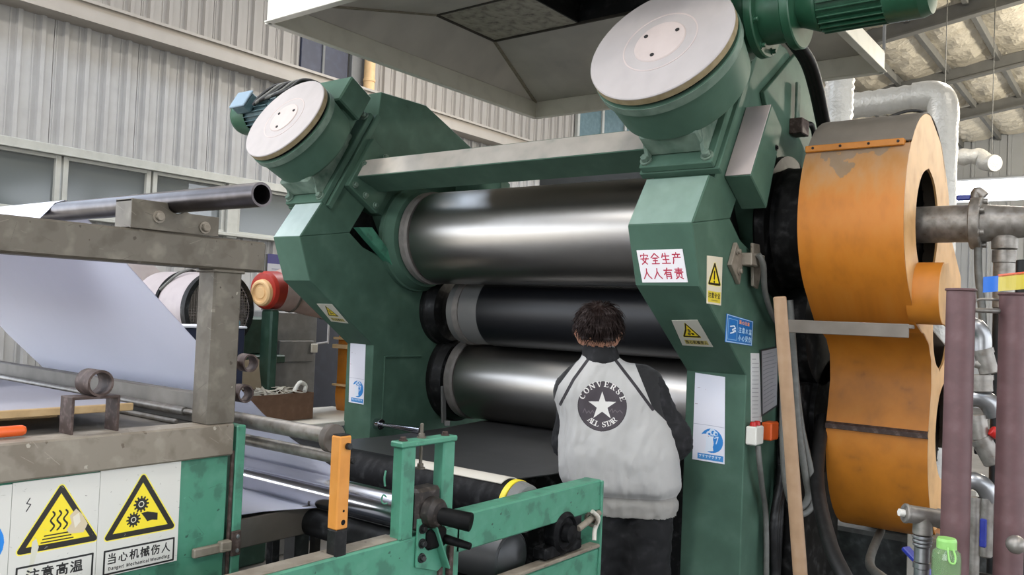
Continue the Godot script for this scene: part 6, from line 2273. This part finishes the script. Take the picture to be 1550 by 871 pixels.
	var parts := [
		[[Vector3(-0.42, 1.66, -2.60), Vector3(-0.395, 1.665, -2.60), Vector3(-0.38, 1.64, -2.605), Vector3(-0.378, 1.60, -2.605)], 0.024],
		[[Vector3(-0.41, 1.47, -2.60), Vector3(-0.385, 1.475, -2.60), Vector3(-0.36, 1.462, -2.61), Vector3(-0.345, 1.43, -2.62)], 0.026],
		[[Vector3(-0.42, 1.24, -2.60), Vector3(-0.39, 1.25, -2.60), Vector3(-0.365, 1.235, -2.61), Vector3(-0.35, 1.20, -2.62)], 0.024],
	]
	for e in parts:
		g = G.new()
		g.tube(e[0], e[1], 20, 8)
		put("elbow", g, M["galvanised"], vc)
	for e in [[Vector3(-0.375, 1.60, -2.605), Vector3(-0.36, 1.54, -2.61), 0.024], [Vector3(-0.385, 1.565, -2.60), Vector3(-0.355, 1.555, -2.60), 0.012], [Vector3(-0.38, 1.53, -2.60), Vector3(-0.378, 1.49, -2.60), 0.03], [Vector3(-0.385, 1.42, -2.61), Vector3(-0.375, 1.36, -2.61), 0.022], [Vector3(-0.375, 1.36, -2.61), Vector3(-0.345, 1.30, -2.62), 0.026], [Vector3(-0.36, 1.20, -2.61), Vector3(-0.36, 1.05, -2.61), 0.018], [Vector3(-0.385, 1.20, -2.60), Vector3(-0.385, 0.9, -2.60), 0.014]]:
		g = G.new()
		g.cyl(e[0], e[1], e[2], -1, 20, 0.003)
		var dd: Vector3 = (e[1] - e[0]).normalized()
		g.lathe([Vector2(0, -0.006), Vector2(e[2] * 1.18, -0.006), Vector2(e[2] * 1.18, 0.008), Vector2(0, 0.008)], e[0], dd, 6)
		put("coupling", g, M["zinc"], vc)
	g = G.new()
	g.cyl(Vector3(-0.352, 1.39, -2.60), Vector3(-0.33, 1.375, -2.61), 0.014, -1, 16)
	put("red_ring", g, M["red_plastic"], vc)
	g = G.new()
	g.box(Vector3(-0.36, 1.12, -2.57), Vector3(0.016, 0.075, 0.012), 0.003)
	put("blue_lever", g, M["blue_plastic"], vc)
	g = G.new()
	g.cyl(Vector3(-0.40, 0.985, -2.63), Vector3(-0.15, 0.985, -2.64), 0.016, -1, 16)
	put("cross_pipe", g, M["dark_iron"], vc)
	g = G.new()
	g.cyl(Vector3(-0.40, 1.33, -2.67), Vector3(-0.15, 1.33, -2.68), 0.018, -1, 16)
	put("cross_pipe", g, M["dark_iron"], vc)
	g = G.new()
	g.ball(Vector3(-0.235, 1.20, -2.12), 0.02)
	put("ball_fitting", g, M["zinc"], null, "grey round ball fitting at the right edge beside the brown pipe", "pipe fitting")
	# rotary joint on the roll axis
	var rj := thing("rotary_joint", "large grey rotary pipe joint coming out of orange cover", "pipe joint", Vector3(-0.5, 1.95, -3.62))
	g = G.new()
	var ax := Vector3(-0.80, 2.065, -3.623)
	g.lathe([Vector2(0, 0), Vector2(0.068, 0), Vector2(0.072, 0.03), Vector2(0.072, 0.225), Vector2(0.062, 0.23)], ax, Vector3.RIGHT, 36)
	put("sleeve", g, M["zinc"], rj)
	g = G.new()
	g.lathe([Vector2(0, 0.228), Vector2(0.098, 0.228), Vector2(0.10, 0.232), Vector2(0.10, 0.262), Vector2(0.098, 0.266), Vector2(0.07, 0.266)], ax, Vector3.RIGHT, 36)
	for k in 6:
		var d := Vector3(0, cos(TAU * k / 6), sin(TAU * k / 6))
		g.hexbolt(ax + Vector3(0.262, 0, 0) + d * 0.083, Vector3.RIGHT, 0.012, 0.02)
	put("flange", g, M["zinc"], rj)
	g = G.new()
	g.lathe([Vector2(0.075, 0.262), Vector2(0.068, 0.30), Vector2(0.056, 0.42), Vector2(0.05, 0.44), Vector2(0.058, 0.445), Vector2(0.058, 0.56), Vector2(0, 0.56)], ax, Vector3.RIGHT, 36)
	put("joint_body", g, M["zinc"], rj)
	g = G.new()
	g.cyl(ax + Vector3(0.34, -0.05, 0), ax + Vector3(0.34, -0.10, 0), 0.044, -1, 24)
	g.lathe([Vector2(0, 0), Vector2(0.044, 0), Vector2(0.044, 0.045), Vector2(0, 0.045)], ax + Vector3(0.34, -0.15, 0), Vector3.UP, 6)
	g.cyl(ax + Vector3(0.34, -0.15, 0), ax + Vector3(0.34, -0.32, 0), 0.036, -1, 24)
	put("down_pipe", g, M["zinc"], rj)
	g = G.new()
	g.cyl(ax + Vector3(0.34, -0.32, 0), ax + Vector3(0.34, -1.4, 0), 0.034, -1, 24)
	put("black_hose", g, M["cable_black"], rj)
	g = G.new()
	g.tube([ax + Vector3(0.255, -0.09, 0.02), ax + Vector3(0.26, -0.2, 0.02), ax + Vector3(0.275, -0.34, 0.02), ax + Vector3(0.29, -0.55, 0.02)], 0.014, 10)
	put("drain_hose", g, M["cable_grey"], rj)
	g = G.new()
	g.tube([ax + Vector3(0.24, 0.08, 0.0), ax + Vector3(0.245, 0.12, 0.0), ax + Vector3(0.27, 0.10, 0.0)], 0.02, 10)
	put("lug", g, M["zinc"], rj)
	g = G.new()
	g.box(ax + Vector3(0.20, 0.10, 0.0), Vector3(0.05, 0.02, 0.02), 0.004)
	put("blue_tie", g, M["blue_plastic"], rj)
	# silver ducts
	g = G.new()
	g.tube([Vector3(-1.80, 1.8, -6.0), Vector3(-1.795, 2.6, -6.0), Vector3(-1.785, 3.3, -6.0), Vector3(-1.775, 4.0, -6.0)], 0.095, 32, 60, 0.005, 130.0)
	put("silver_duct", g, M["duct_foil"], null, "upright silver ribbed duct rising behind the grey cover top", "duct", "silver ducts")
	g = G.new()
	g.tube([Vector3(-3.2, 3.66, -8.0), Vector3(-2.4, 3.68, -8.0), Vector3(-1.9, 3.69, -8.0), Vector3(-1.70, 3.70, -8.0)], 0.115, 32, 16, 0.005, 60.0)
	g.tube([Vector3(-1.74, 3.70, -8.0), Vector3(-1.60, 3.70, -8.0), Vector3(-1.53, 3.66, -8.0), Vector3(-1.50, 3.56, -8.0), Vector3(-1.50, 3.45, -8.0)], 0.125, 32, 4)
	g.tube([Vector3(-1.50, 3.50, -8.0), Vector3(-1.50, 3.2, -8.0), Vector3(-1.50, 1.6, -8.0), Vector3(-1.50, 0.0, -8.0)], 0.12, 32, 30, 0.003, 150.0)
	put("silver_duct", g, M["duct_foil"], null, "silver duct that runs level, then elbows down behind orange cover", "duct", "silver ducts")
	g = G.new()
	g.tube([Vector3(-2.35, 3.86, -12.0), Vector3(-2.0, 3.88, -12.0), Vector3(-1.8, 3.86, -12.0), Vector3(-1.72, 3.76, -11.9), Vector3(-1.62, 3.74, -11.8)], 0.10, 28, 14, 0.01, 40.0)
	put("silver_duct", g, M["duct_foil"], null, "short crumpled silver duct hanging below the roof far right", "duct", "silver ducts")
	for q in [[-2.05, -11.0, 3.4], [-1.66, -11.8, 3.85]]:
		g = G.new()
		g.cyl(Vector3(q[0], q[2], q[1]), Vector3(q[0], 5.9 + 0.15 * (q[0] + 2.83), q[1]), 0.006, -1, 8)
		put("hanger_wire", g, M["cable_grey"], null, ["left thin hanger wire dropping from the foil roof", "right thin hanger wire dropping from the foil roof"][int(q[0] > -2.0)], "wire", "hanger wires")
	# clutter under the orange cover
	g = G.new()
	g.tube([Vector3(-1.16, 1.25, -3.80), Vector3(-1.10, 1.02, -3.55), Vector3(-0.95, 0.84, -3.25), Vector3(-0.82, 0.7, -3.1), Vector3(-0.78, 0.4, -3.1), Vector3(-0.78, 0.05, -3.1)], 0.028, 14)
	put("black_hose", g, M["cable_black"], null, "thick black hose curving down under the orange cover", "hose", "hoses under the cover")
	g = G.new()
	g.tube([Vector3(-0.98, 0.74, -4.1), Vector3(-0.90, 0.72, -3.6), Vector3(-0.78, 0.75, -3.3), Vector3(-0.66, 0.82, -3.0), Vector3(-0.55, 0.90, -2.8)], 0.018, 12)
	put("black_hose", g, M["cable_grey"], null, "grey black hose running to the blue handled valve", "hose", "hoses under the cover")
	var bv := thing("ball_valve", "small ball valve with a blue handle under the orange cover", "valve", Vector3(-0.52, 0.88, -2.75))
	g = G.new()
	g.cyl(Vector3(-0.56, 0.90, -2.80), Vector3(-0.40, 0.935, -2.65), 0.019, -1, 18)
	put("valve_body", g, M["galvanised"], bv)
	g = G.new()
	g.bar(Vector3(-0.60, 0.99, -2.80), Vector3(-0.51, 0.925, -2.76), 0.03, 0.014, 0.003)
	put("blue_handle", g, M["blue_plastic"], bv)
	g = G.new()
	g.box(Vector3(-0.82, 0.45, -4.6), Vector3(0.30, 0.9, 0.06), 0.004)
	put("pale_board", g, M["pale_sheet"], null, "pale board standing on the floor under the orange cover", "board")
	g = G.new()
	g.box(Vector3(-0.55, 0.30, -4.95), Vector3(1.7, 0.6, 0.6), 0.02)
	g.box(Vector3(-0.95, 0.66, -4.95), Vector3(0.5, 0.16, 0.4), 0.02)
	g.cyl(Vector3(-0.65, 0.72, -4.85), Vector3(0.05, 0.72, -4.85), 0.14, -1.0, 28, 0.01)
	put("drive_unit", g, M["cab_dark"], null, "dark grey drive unit on the floor under the orange cover", "drive unit")
	g = G.new()
	g.box(Vector3(-0.72, 0.4, -3.9), Vector3(0.12, 0.8, 0.14), 0.01)
	put("pedestal", g, M["worn_steel"], null, "worn grey pedestal under the orange cover", "pedestal")


# ---------------------------------------------------------------- the person
class Field:
	var b := []          # [a, b, ra, rb]
	var k := 0.03
	func add(a: Vector3, c: Vector3, ra: float, rb := -1.0) -> void:
		b.append([a, c - a, ra, rb if rb >= 0.0 else ra, (c - a).length_squared()])
	func d(p: Vector3) -> float:
		var r := 1e9
		for e in b:
			var q: Vector3 = p - e[0]
			var t := 0.0
			if e[4] > 1e-9:
				t = clampf(q.dot(e[1]) / e[4], 0.0, 1.0)
			var x: float = (q - e[1] * t).length() - lerpf(e[2], e[3], t)
			var h := maxf(k - absf(r - x), 0.0) / k
			r = minf(r, x) - h * h * k * 0.25
		return r
	# surface nets: adds the mesh to g. bump moves a vertex along its normal, cut drops cells where it returns true
	func net(g: G, h: float, bump = null, cut = null, uv = null) -> void:
		var lo := Vector3.INF
		var hi := -Vector3.INF
		for e in b:
			for q in [e[0], e[0] + e[1]]:
				var r: float = maxf(e[2], e[3]) + k + h * 2.0
				lo = lo.min(q - Vector3.ONE * r)
				hi = hi.max(q + Vector3.ONE * r)
		var n := Vector3i(((hi - lo) / h).ceil()) + Vector3i.ONE
		var s := PackedFloat32Array()
		s.resize(n.x * n.y * n.z)
		s.fill(1.0)
		var B := 4
		for bz in range(0, n.z, B):
			for by in range(0, n.y, B):
				for bx in range(0, n.x, B):
					var mid := d(lo + Vector3(bx + B * 0.5, by + B * 0.5, bz + B * 0.5) * h)
					var far := absf(mid) > h * B * 1.3 + k * 0.3
					for z in range(bz, mini(bz + B, n.z)):
						for y in range(by, mini(by + B, n.y)):
							var row := (z * n.y + y) * n.x
							for x in range(bx, mini(bx + B, n.x)):
								s[row + x] = mid if far else d(lo + Vector3(x, y, z) * h)
		var idx := {}
		var P := PackedVector3Array()
		var N := PackedVector3Array()
		var off := [0, 1, n.x, n.x + 1, n.x * n.y, n.x * n.y + 1, n.x * n.y + n.x, n.x * n.y + n.x + 1]
		var E := [[0, 1], [2, 3], [4, 5], [6, 7], [0, 2], [1, 3], [4, 6], [5, 7], [0, 4], [1, 5], [2, 6], [3, 7]]
		for z in n.z - 1:
			for y in n.y - 1:
				for x in n.x - 1:
					var o := (z * n.y + y) * n.x + x
					var m := 0
					for c in 8:
						if s[o + off[c]] < 0.0:
							m |= 1 << c
					if m == 0 or m == 255:
						continue
					var acc := Vector3.ZERO
					var cnt := 0
					for e in E:
						var v0 := s[o + off[e[0]]]
						var v1 := s[o + off[e[1]]]
						if (v0 < 0.0) != (v1 < 0.0):
							var t := v0 / (v0 - v1)
							var p0 := Vector3(e[0] & 1, (e[0] >> 1) & 1, e[0] >> 2)
							var p1 := Vector3(e[1] & 1, (e[1] >> 1) & 1, e[1] >> 2)
							acc += p0.lerp(p1, t)
							cnt += 1
					var gr := Vector3.ZERO
					for c in 8:
						gr += Vector3(1 if c & 1 else -1, 1 if c & 2 else -1, 1 if c & 4 else -1) * s[o + off[c]]
					var p := lo + (Vector3(x, y, z) + acc / cnt) * h
					gr = gr.normalized()
					idx[o] = P.size()
					P.append(p)
					N.append(gr)
		if bump != null:
			for i in P.size():
				P[i] += N[i] * bump.call(P[i], N[i])
			# normals again from the moved surface
			for i in N.size():
				N[i] *= 0.001
		var quads := []
		for z in range(1, n.z - 1):
			for y in range(1, n.y - 1):
				for x in range(1, n.x - 1):
					var o := (z * n.y + y) * n.x + x
					var ins := s[o] < 0.0
					for a in 3:
						var st: int = [1, n.x, n.x * n.y][a]
						if ins == (s[o + st] < 0.0):
							continue
						var u: int = [n.x, n.x * n.y, 1][a]
						var w: int = [n.x * n.y, 1, n.x][a]
						var q := [o - u - w, o - w, o, o - u]
						var r := []
						for c in q:
							if idx.has(c):
								r.append(idx[c])
						if r.size() == 4:
							quads.append(r)
		if bump != null:
			for q in quads:
				var f := (P[q[2]] - P[q[0]]).cross(P[q[3]] - P[q[1]])
				var side: Vector3 = N[q[0]] + N[q[1]] + N[q[2]] + N[q[3]]
				if f.dot(side) < 0.0 and side.length() < 0.02:
					f = -f
				elif f.dot(side) < 0.0:
					f = -f
				for c in q:
					N[c] += f * 400.0
			for i in N.size():
				N[i] = N[i].normalized()
		for q in quads:
			if cut != null and cut.call((P[q[0]] + P[q[2]]) * 0.5):
				continue
			var U := [Vector2.ZERO, Vector2.ZERO, Vector2.ZERO, Vector2.ZERO]
			if uv != null:
				var front: bool = (N[q[0]] + N[q[1]] + N[q[2]] + N[q[3]]).z < -0.2
				for c in 4:
					U[c] = uv.call(P[q[c]], front)
			g.tri(P[q[0]], P[q[1]], P[q[2]], N[q[0]], N[q[1]], N[q[2]], U[0], U[1], U[2])
			g.tri(P[q[0]], P[q[2]], P[q[3]], N[q[0]], N[q[2]], N[q[3]], U[0], U[2], U[3])


func hand(g: G, wrist: Vector3, dir: Vector3, side: float) -> void:
	# a palm, four unequal bent fingers and a thumb, resting palm down
	var f := Field.new()
	f.k = 0.008
	var x := Vector3.UP.cross(-dir).normalized() * -side
	var dn := Vector3.DOWN
	var palm := wrist + dir * 0.075
	f.add(wrist - dir * 0.02, wrist + dir * 0.015, 0.024, 0.023)
	for k in 4:
		var o := x * (0.027 - 0.018 * k)
		f.add(wrist + o * 0.6 + dir * 0.01, palm + o, 0.013, 0.0115)
		var l: float = [0.040, 0.045, 0.042, 0.033][k]
		var a := palm + o * 1.08 + dir * 0.004
		var b := a + (dir * 0.95 + dn * 0.3).normalized() * l
		var c := b + (dir * 0.75 + dn * 0.66).normalized() * l * 0.6
		var e := c + (dir * 0.45 + dn * 0.9).normalized() * l * 0.48
		f.add(a, b, 0.0098, 0.0088)
		f.add(b, c, 0.0088, 0.008)
		f.add(c, e, 0.008, 0.0068)
	var t0 := wrist + dir * 0.02 + x * 0.022
	var t1 := t0 + (dir * 0.55 + x * 0.8 + dn * 0.25).normalized() * 0.042
	var t2 := t1 + (dir * 0.9 + x * 0.25 + dn * 0.3).normalized() * 0.03
	var t3 := t2 + (dir * 0.95 + dn * 0.25).normalized() * 0.022
	f.add(t0, t1, 0.0135, 0.011)
	f.add(t1, t2, 0.0105, 0.0095)
	f.add(t2, t3, 0.0092, 0.0075)
	f.net(g, 0.0038)

func person() -> void:
	var at := Vector3(-1.708, 0.004, -2.946)
	var T := Transform3D(Basis(Vector3.UP, deg_to_rad(30.5)), at)
	var o := thing("person", "person with dark hair seen from behind in white and black jacket", "person", at)
	var skin := mk("skin", Color(0.74, 0.54, 0.44), 0.55, 0.0, 0.03, 6.0)
	skin.subsurf_scatter_enabled = true
	skin.subsurf_scatter_strength = 0.15
	var sL := Vector3(-0.165, 1.365, -0.025)
	var eL := Vector3(-0.185, 1.125, -0.11)
	var wL := Vector3(-0.130, 1.06, -0.33)
	var sR := Vector3(0.125, 1.38, 0.0)
	var eR := Vector3(0.225, 1.165, -0.05)
	var wR := Vector3(0.155, 1.05, -0.27)
	# body: one continuous skin
	var g := G.new()
	g.t = T
	var f := Field.new()
	f.k = 0.05
	f.add(Vector3(-0.03, 0.92, 0), Vector3(-0.11, 1.34, 0), 0.09, 0.095)
	f.add(Vector3(0.12, 0.92, 0), Vector3(0.05, 1.34, 0), 0.09, 0.095)
	f.add(sL, sR, 0.055)
	f.add(Vector3(-0.06, 1.40, 0), Vector3(-0.076, 1.545, -0.012), 0.062, 0.056)
	for q in [[sL, eL, wL], [sR, eR, wR]]:
		f.add(q[0], q[1], 0.048, 0.038)
		f.add(q[1], q[2], 0.038, 0.024)
	f.add(Vector3(-0.045, 0.88, 0), Vector3(-0.075, 0.48, -0.01), 0.085, 0.055)
	f.add(Vector3(-0.075, 0.48, -0.01), Vector3(-0.085, 0.09, 0.01), 0.052, 0.036)
	f.add(Vector3(0.135, 0.88, 0), Vector3(0.155, 0.48, -0.01), 0.085, 0.055)
	f.add(Vector3(0.155, 0.48, -0.01), Vector3(0.16, 0.09, 0.01), 0.052, 0.036)
	f.net(g, 0.013, null, func(p: Vector3): return p.y > 1.53)
	var h := Field.new()
	h.k = 0.025
	var c := Vector3(-0.078, 1.587, -0.005)
	h.add(c + Vector3(0, 0.005, 0.018), c + Vector3(0, 0.0, -0.032), 0.075, 0.072)
	h.add(c + Vector3(0, -0.04, -0.045), c + Vector3(0, -0.075, -0.07), 0.056, 0.032)
	h.add(Vector3(-0.072, 1.47, -0.005), Vector3(-0.077, 1.55, -0.01), 0.056, 0.055)
	h.add(c + Vector3(0, -0.005, -0.112), c + Vector3(0, -0.032, -0.122), 0.008, 0.013)
	h.add(c + Vector3(-0.014, -0.068, -0.098), c + Vector3(0.014, -0.068, -0.098), 0.009)
	for s in [-1.0, 1.0]:
		h.add(c + Vector3(s * 0.034, 0.012, -0.094), c + Vector3(s * 0.014, 0.01, -0.102), 0.012)
		h.add(c + Vector3(s * 0.070, 0.004, 0.004), c + Vector3(s * 0.079, -0.008, 0.014), 0.011)
		h.add(c + Vector3(s * 0.079, -0.008, 0.014), c + Vector3(s * 0.070, -0.042, 0.0), 0.011, 0.008)
	h.net(g, 0.005, null, func(p: Vector3): return p.y < 1.485)
	hand(g, wL, Vector3(0.35, -0.25, -0.9).normalized(), -1.0)
	hand(g, wR, Vector3(-0.45, -0.25, -0.86).normalized(), 1.0)
	put("body", g, skin, o)
	for s in [-1.0, 1.0]:
		g = G.new()
		g.t = T
		g.ball(c + Vector3(s * 0.030, -0.004, -0.093), 0.012)
		put("eye", g, M["white_plastic"], o)
	# hair: a close cap plus many short tufts
	var hm := mk("hair", Color(0.10, 0.058, 0.046), 0.5, 0.0, 0.3, 10.0)
	hm.metallic_specular = 0.22
	g = G.new()
	g.t = T
	var hf := Field.new()
	hf.k = 0.02
	hf.add(c + Vector3(0, 0.03, 0.018), c + Vector3(0, 0.026, -0.036), 0.086, 0.084)
	hf.add(c + Vector3(0, -0.03, 0.02), c + Vector3(0, 0.02, 0.02), 0.064, 0.082)
	var nz := FastNoiseLite.new()
	nz.frequency = 22.0
	nz.seed = 12
	var line := func(p: Vector3) -> bool:
		var q := p - c
		if q.z > 0.04:
			return q.y < -0.034
		if q.z > -0.03:
			return q.y < lerpf(0.010, -0.034, clampf((q.z - 0.0) / 0.04, 0.0, 1.0))
		return q.y < 0.045
	hf.net(g, 0.006, func(p: Vector3, _n: Vector3): return nz.get_noise_3dv(p) * 0.006, line)
	var r := RandomNumberGenerator.new()
	r.seed = 77
	for k in 4600:
		var d := Vector3(r.randfn(), r.randfn(), r.randfn()).normalized()
		var p := c + Vector3(0, 0.028, 0.0) + Vector3(d.x * 0.083, d.y * 0.086, d.z * 0.104)
		if line.call(p - Vector3(0, 0.012 if d.y < 0.2 else 0.006, 0)):
			continue
		var n := d
		# strands fan out from the crown, hang down at the sides, stick up a little on top
		var crown := Vector3(0.1, 0.86, 0.5).normalized()
		var tang := (d - crown * d.dot(crown))
		tang = (tang - n * tang.dot(n)).normalized()
		tang = (tang + Vector3(r.randf_range(-0.5, 0.5), r.randf_range(-0.25, 0.25), r.randf_range(-0.5, 0.5))).normalized()
		var l := r.randf_range(0.026, 0.050) * (0.5 if p.y < c.y + 0.012 else 1.0)
		var lift := r.randf_range(0.15, 0.5) + (0.18 if d.y > 0.6 else 0.0)
		if p.y < c.y + 0.012:
			lift = 0.05
		var w := r.randf_range(0.002, 0.0042)
		var sx := tang.cross(n).normalized()
		var pr := p - n * 0.004
		for j in 3:
			var f0 := j / 3.0
			var f1 := (j + 1) / 3.0
			var q0 := pr + tang * l * f0 + n * (lift * l * f0 * (1.6 - f0)) + Vector3(0, -0.35 * l * f0 * f0, 0)
			var q1 := pr + tang * l * f1 + n * (lift * l * f1 * (1.6 - f1)) + Vector3(0, -0.35 * l * f1 * f1, 0)
			var w0 := w * (1.0 - f0 * 0.7)
			var w1 := w * (1.0 - f1 * 0.9)
			for m in [[sx, n], [-sx, n]]:
				var e: Vector3 = m[0]
				var mid0 := q0 + n * w0 * 0.9
				var mid1 := q1 + n * w1 * 0.9
				g.tri(q0 + e * w0, q1 + e * w1, mid1, (e + n * 0.4).normalized(), (e + n * 0.4).normalized(), n)
				g.tri(q0 + e * w0, mid1, mid0, (e + n * 0.4).normalized(), n, n)
	# short stubble fading out down the nape
	for k in 260:
		var a := r.randf_range(-1.25, 1.25)
		var dy := r.randf()
		var n := Vector3(sin(a), -0.12, cos(a)).normalized()
		var p := c + Vector3(sin(a) * 0.074, -0.028 - 0.022 * dy * dy, 0.012 + cos(a) * 0.072)
		var w := 0.0011
		var q := p + Vector3(r.randf_range(-0.003, 0.003), -0.010, 0) + n * 0.002
		var sx := n.cross(Vector3.UP).normalized() * w
		g.tri(p - sx, p + sx, q, n, n, n)
	put("hair", g, hm, o)
	# jacket body with its print
	var jf := Field.new()
	jf.k = 0.07
	jf.add(Vector3(-0.008, 0.925, 0), Vector3(-0.068, 1.10, 0.0), 0.125, 0.132)
	jf.add(Vector3(0.135, 0.925, 0), Vector3(0.105, 1.10, 0.0), 0.125, 0.138)
	jf.add(Vector3(-0.068, 1.10, 0.0), Vector3(-0.108, 1.33, 0.0), 0.132, 0.120)
	jf.add(Vector3(0.105, 1.10, 0.0), Vector3(0.055, 1.33, 0.0), 0.138, 0.118)
	jf.add(Vector3(-0.150, 1.358, 0.0), Vector3(0.105, 1.382, 0.0), 0.068, 0.074)
	jf.add(Vector3(-0.06, 1.42, 0.0), Vector3(-0.07, 1.50, -0.006), 0.072, 0.066)
	var wn := FastNoiseLite.new()
	wn.seed = 3
	wn.frequency = 1.0
	var wr := func(p: Vector3, _n: Vector3) -> float:
		# long soft folds that fan out towards the hem, blousing just above it
		var fold := 0.013 * wn.get_noise_2d(p.x * 9.0 + p.z * 6.0 + 20.0, p.y * 2.6)
		fold += 0.007 * wn.get_noise_2d(p.x * 22.0 + p.z * 16.0, p.y * 7.0)
		fold += 0.013 * exp(-pow((p.y - 1.0) / 0.05, 2.0)) - 0.012 * exp(-pow((p.y - 0.955) / 0.018, 2.0))
		if p.y < 0.94:
			fold += 0.0018 * sin((p.x + p.z) * 700.0)
		return fold if p.y < 1.46 else fold * 0.2
	g = G.new()
	g.t = T
	jf.net(g, 0.009, wr, func(p: Vector3): return p.y < 0.885 or p.y > 1.535, func(p: Vector3, front: bool): return Vector2((p.x + 0.35) / 1.4 + (0.5 if front else 0.0), (1.60 - p.y) / 0.8))
	var jm := StandardMaterial3D.new()
	jm.resource_name = "jacket_print"
	jm.albedo_texture = jacket_print()
	jm.roughness = 0.8
	jm.rim_enabled = true
	jm.rim = 0.2
	put("jacket_body", g, jm, o)
	var blk := mk("black_cloth", Color(0.055, 0.052, 0.06), 0.85, 0.0, 0.15, 6.0)
	for q in [[sL, eL, wL, 0.060], [sR, eR, wR, 0.075]]:
		var sf := Field.new()
		sf.k = 0.05
		sf.add(q[0] + Vector3(0, -0.015, 0), q[1], 0.066 if q[3] < 0.07 else 0.076, q[3])
		sf.add(q[1], q[2], q[3], 0.043)
		g = G.new()
		g.t = T
		sf.net(g, 0.010, func(p: Vector3, _n: Vector3): return 0.009 * wn.get_noise_3d(p.x * 12.0, p.y * 20.0, p.z * 14.0))
		put("sleeve", g, blk, o)
	g = G.new()
	g.t = T
	var cf := Field.new()
	cf.k = 0.03
	cf.add(Vector3(-0.064, 1.475, 0.0), Vector3(-0.071, 1.515, -0.006), 0.076, 0.070)
	cf.net(g, 0.007, null, func(p: Vector3): return p.y < 1.455 or p.y > 1.53)
	put("collar", g, blk, o)
	# trousers and shoes
	var tf := Field.new()
	tf.k = 0.05
	tf.add(Vector3(-0.040, 0.86, 0), Vector3(-0.075, 0.48, -0.01), 0.112, 0.080)
	tf.add(Vector3(-0.075, 0.48, -0.01), Vector3(-0.085, 0.10, 0.01), 0.080, 0.064)
	tf.add(Vector3(0.130, 0.86, 0), Vector3(0.155, 0.48, -0.01), 0.112, 0.080)
	tf.add(Vector3(0.155, 0.48, -0.01), Vector3(0.16, 0.10, 0.01), 0.080, 0.064)
	g = G.new()
	g.t = T
	tf.net(g, 0.012, func(p: Vector3, _n: Vector3): return 0.010 * wn.get_noise_3d(p.x * 10.0, p.y * 14.0, p.z * 10.0), func(p: Vector3): return p.y < 0.05)
	put("trousers", g, mk("trouser_cloth", Color(0.03, 0.03, 0.038), 0.85, 0.0, 0.15, 5.0), o)
	for x in [-0.086, 0.162]:
		var ff := Field.new()
		ff.k = 0.02
		ff.add(Vector3(x, 0.045, 0.035), Vector3(x, 0.038, -0.13), 0.043, 0.035)
		ff.add(Vector3(x, 0.06, 0.02), Vector3(x, 0.10, 0.015), 0.045, 0.042)
		g = G.new()
		g.t = T
		ff.net(g, 0.009, null, func(p: Vector3): return p.y < 0.002)
		put("shoe", g, M["black_rubber"], o)

func jacket_print() -> ImageTexture:
	var cv := Cv.new(2048, 1170, Color(0.68, 0.672, 0.655))
	var px := func(x: float, y: float, front := 0.0) -> Vector2:
		return Vector2((x + 0.35) / 1.4 * 2048 + front * 1024, (1.60 - y) / 0.8 * 1170)
	var dark := Color(0.17, 0.155, 0.165)
	var black := Color(0.06, 0.056, 0.06)
	for fr in [0.0, 1.0]:
		cv.poly(PackedVector2Array([px.call(0.045, 1.60, fr), px.call(0.053, 1.507, fr), px.call(0.142, 1.305, fr), px.call(0.20, 1.25, fr), px.call(0.349, 1.25, fr), px.call(0.349, 1.60, fr)]), black)
		cv.poly(PackedVector2Array([px.call(-0.19, 1.60, fr), px.call(-0.158, 1.467, fr), px.call(-0.225, 1.37, fr), px.call(-0.26, 1.25, fr), px.call(-0.349, 1.25, fr), px.call(-0.349, 1.60, fr)]), black)
		cv.line(PackedVector2Array([px.call(-0.108, 1.485, fr), px.call(-0.165, 1.40, fr), px.call(-0.216, 1.295, fr)]), 17, dark)
		cv.line(PackedVector2Array([px.call(-0.011, 1.485, fr), px.call(0.075, 1.385, fr), px.call(0.142, 1.300, fr)]), 17, dark)
		var a: Vector2 = px.call(-0.35, 0.958, fr)
		cv.rect(a, a + Vector2(1024, 500), Color(0.58, 0.565, 0.545))
		cv.line(PackedVector2Array([a, a + Vector2(1023, 0)]), 4, Color(0.55, 0.53, 0.51))
	# round badge on the back
	var o: Vector2 = px.call(-0.051, 1.304)
	var k := 1.4624
	cv.disc(o, 94 * k, Color(0.26, 0.235, 0.25))
	for i in 40:
		var d0 := Vector2.from_angle(TAU * i / 40) * 93 * k
		var d1 := Vector2.from_angle(TAU * (i + 1) / 40) * 93 * k
		cv.line(PackedVector2Array([o + d0, o + d1]), 4, Color(0.17, 0.155, 0.16))
	var st := PackedVector2Array()
	for i in 10:
		var rr := (56.0 if i % 2 == 0 else 21.5) * k
		st.append(o + Vector2.from_angle(-PI / 2 + TAU * i / 10 - 0.03) * rr)
	var pale := Color(0.84, 0.83, 0.80)
	cv.poly(st, pale)
	cv.arc_text("CONVERSE", o, 66 * k, deg_to_rad(-157), deg_to_rad(-24), 30 * k, pale)
	cv.arc_text("ALL STAR", o, 86 * k, deg_to_rad(128), deg_to_rad(47), 28 * k, pale, true)
	# faint script either side of the star
	var faint := Color(0.40, 0.37, 0.38)
	cv.line(PackedVector2Array([o + Vector2(-72, 28) * k, o + Vector2(-66, 12) * k, o + Vector2(-58, 30) * k, o + Vector2(-50, 20) * k, o + Vector2(-44, 30) * k, o + Vector2(-36, 18) * k, o + Vector2(-30, 28) * k]), 4, faint)
	cv.line(PackedVector2Array([o + Vector2(30, 20) * k, o + Vector2(38, 8) * k, o + Vector2(42, 22) * k, o + Vector2(50, 12) * k, o + Vector2(58, 20) * k, o + Vector2(68, 12) * k, o + Vector2(78, 22) * k]), 4, faint)
	return cv.done()
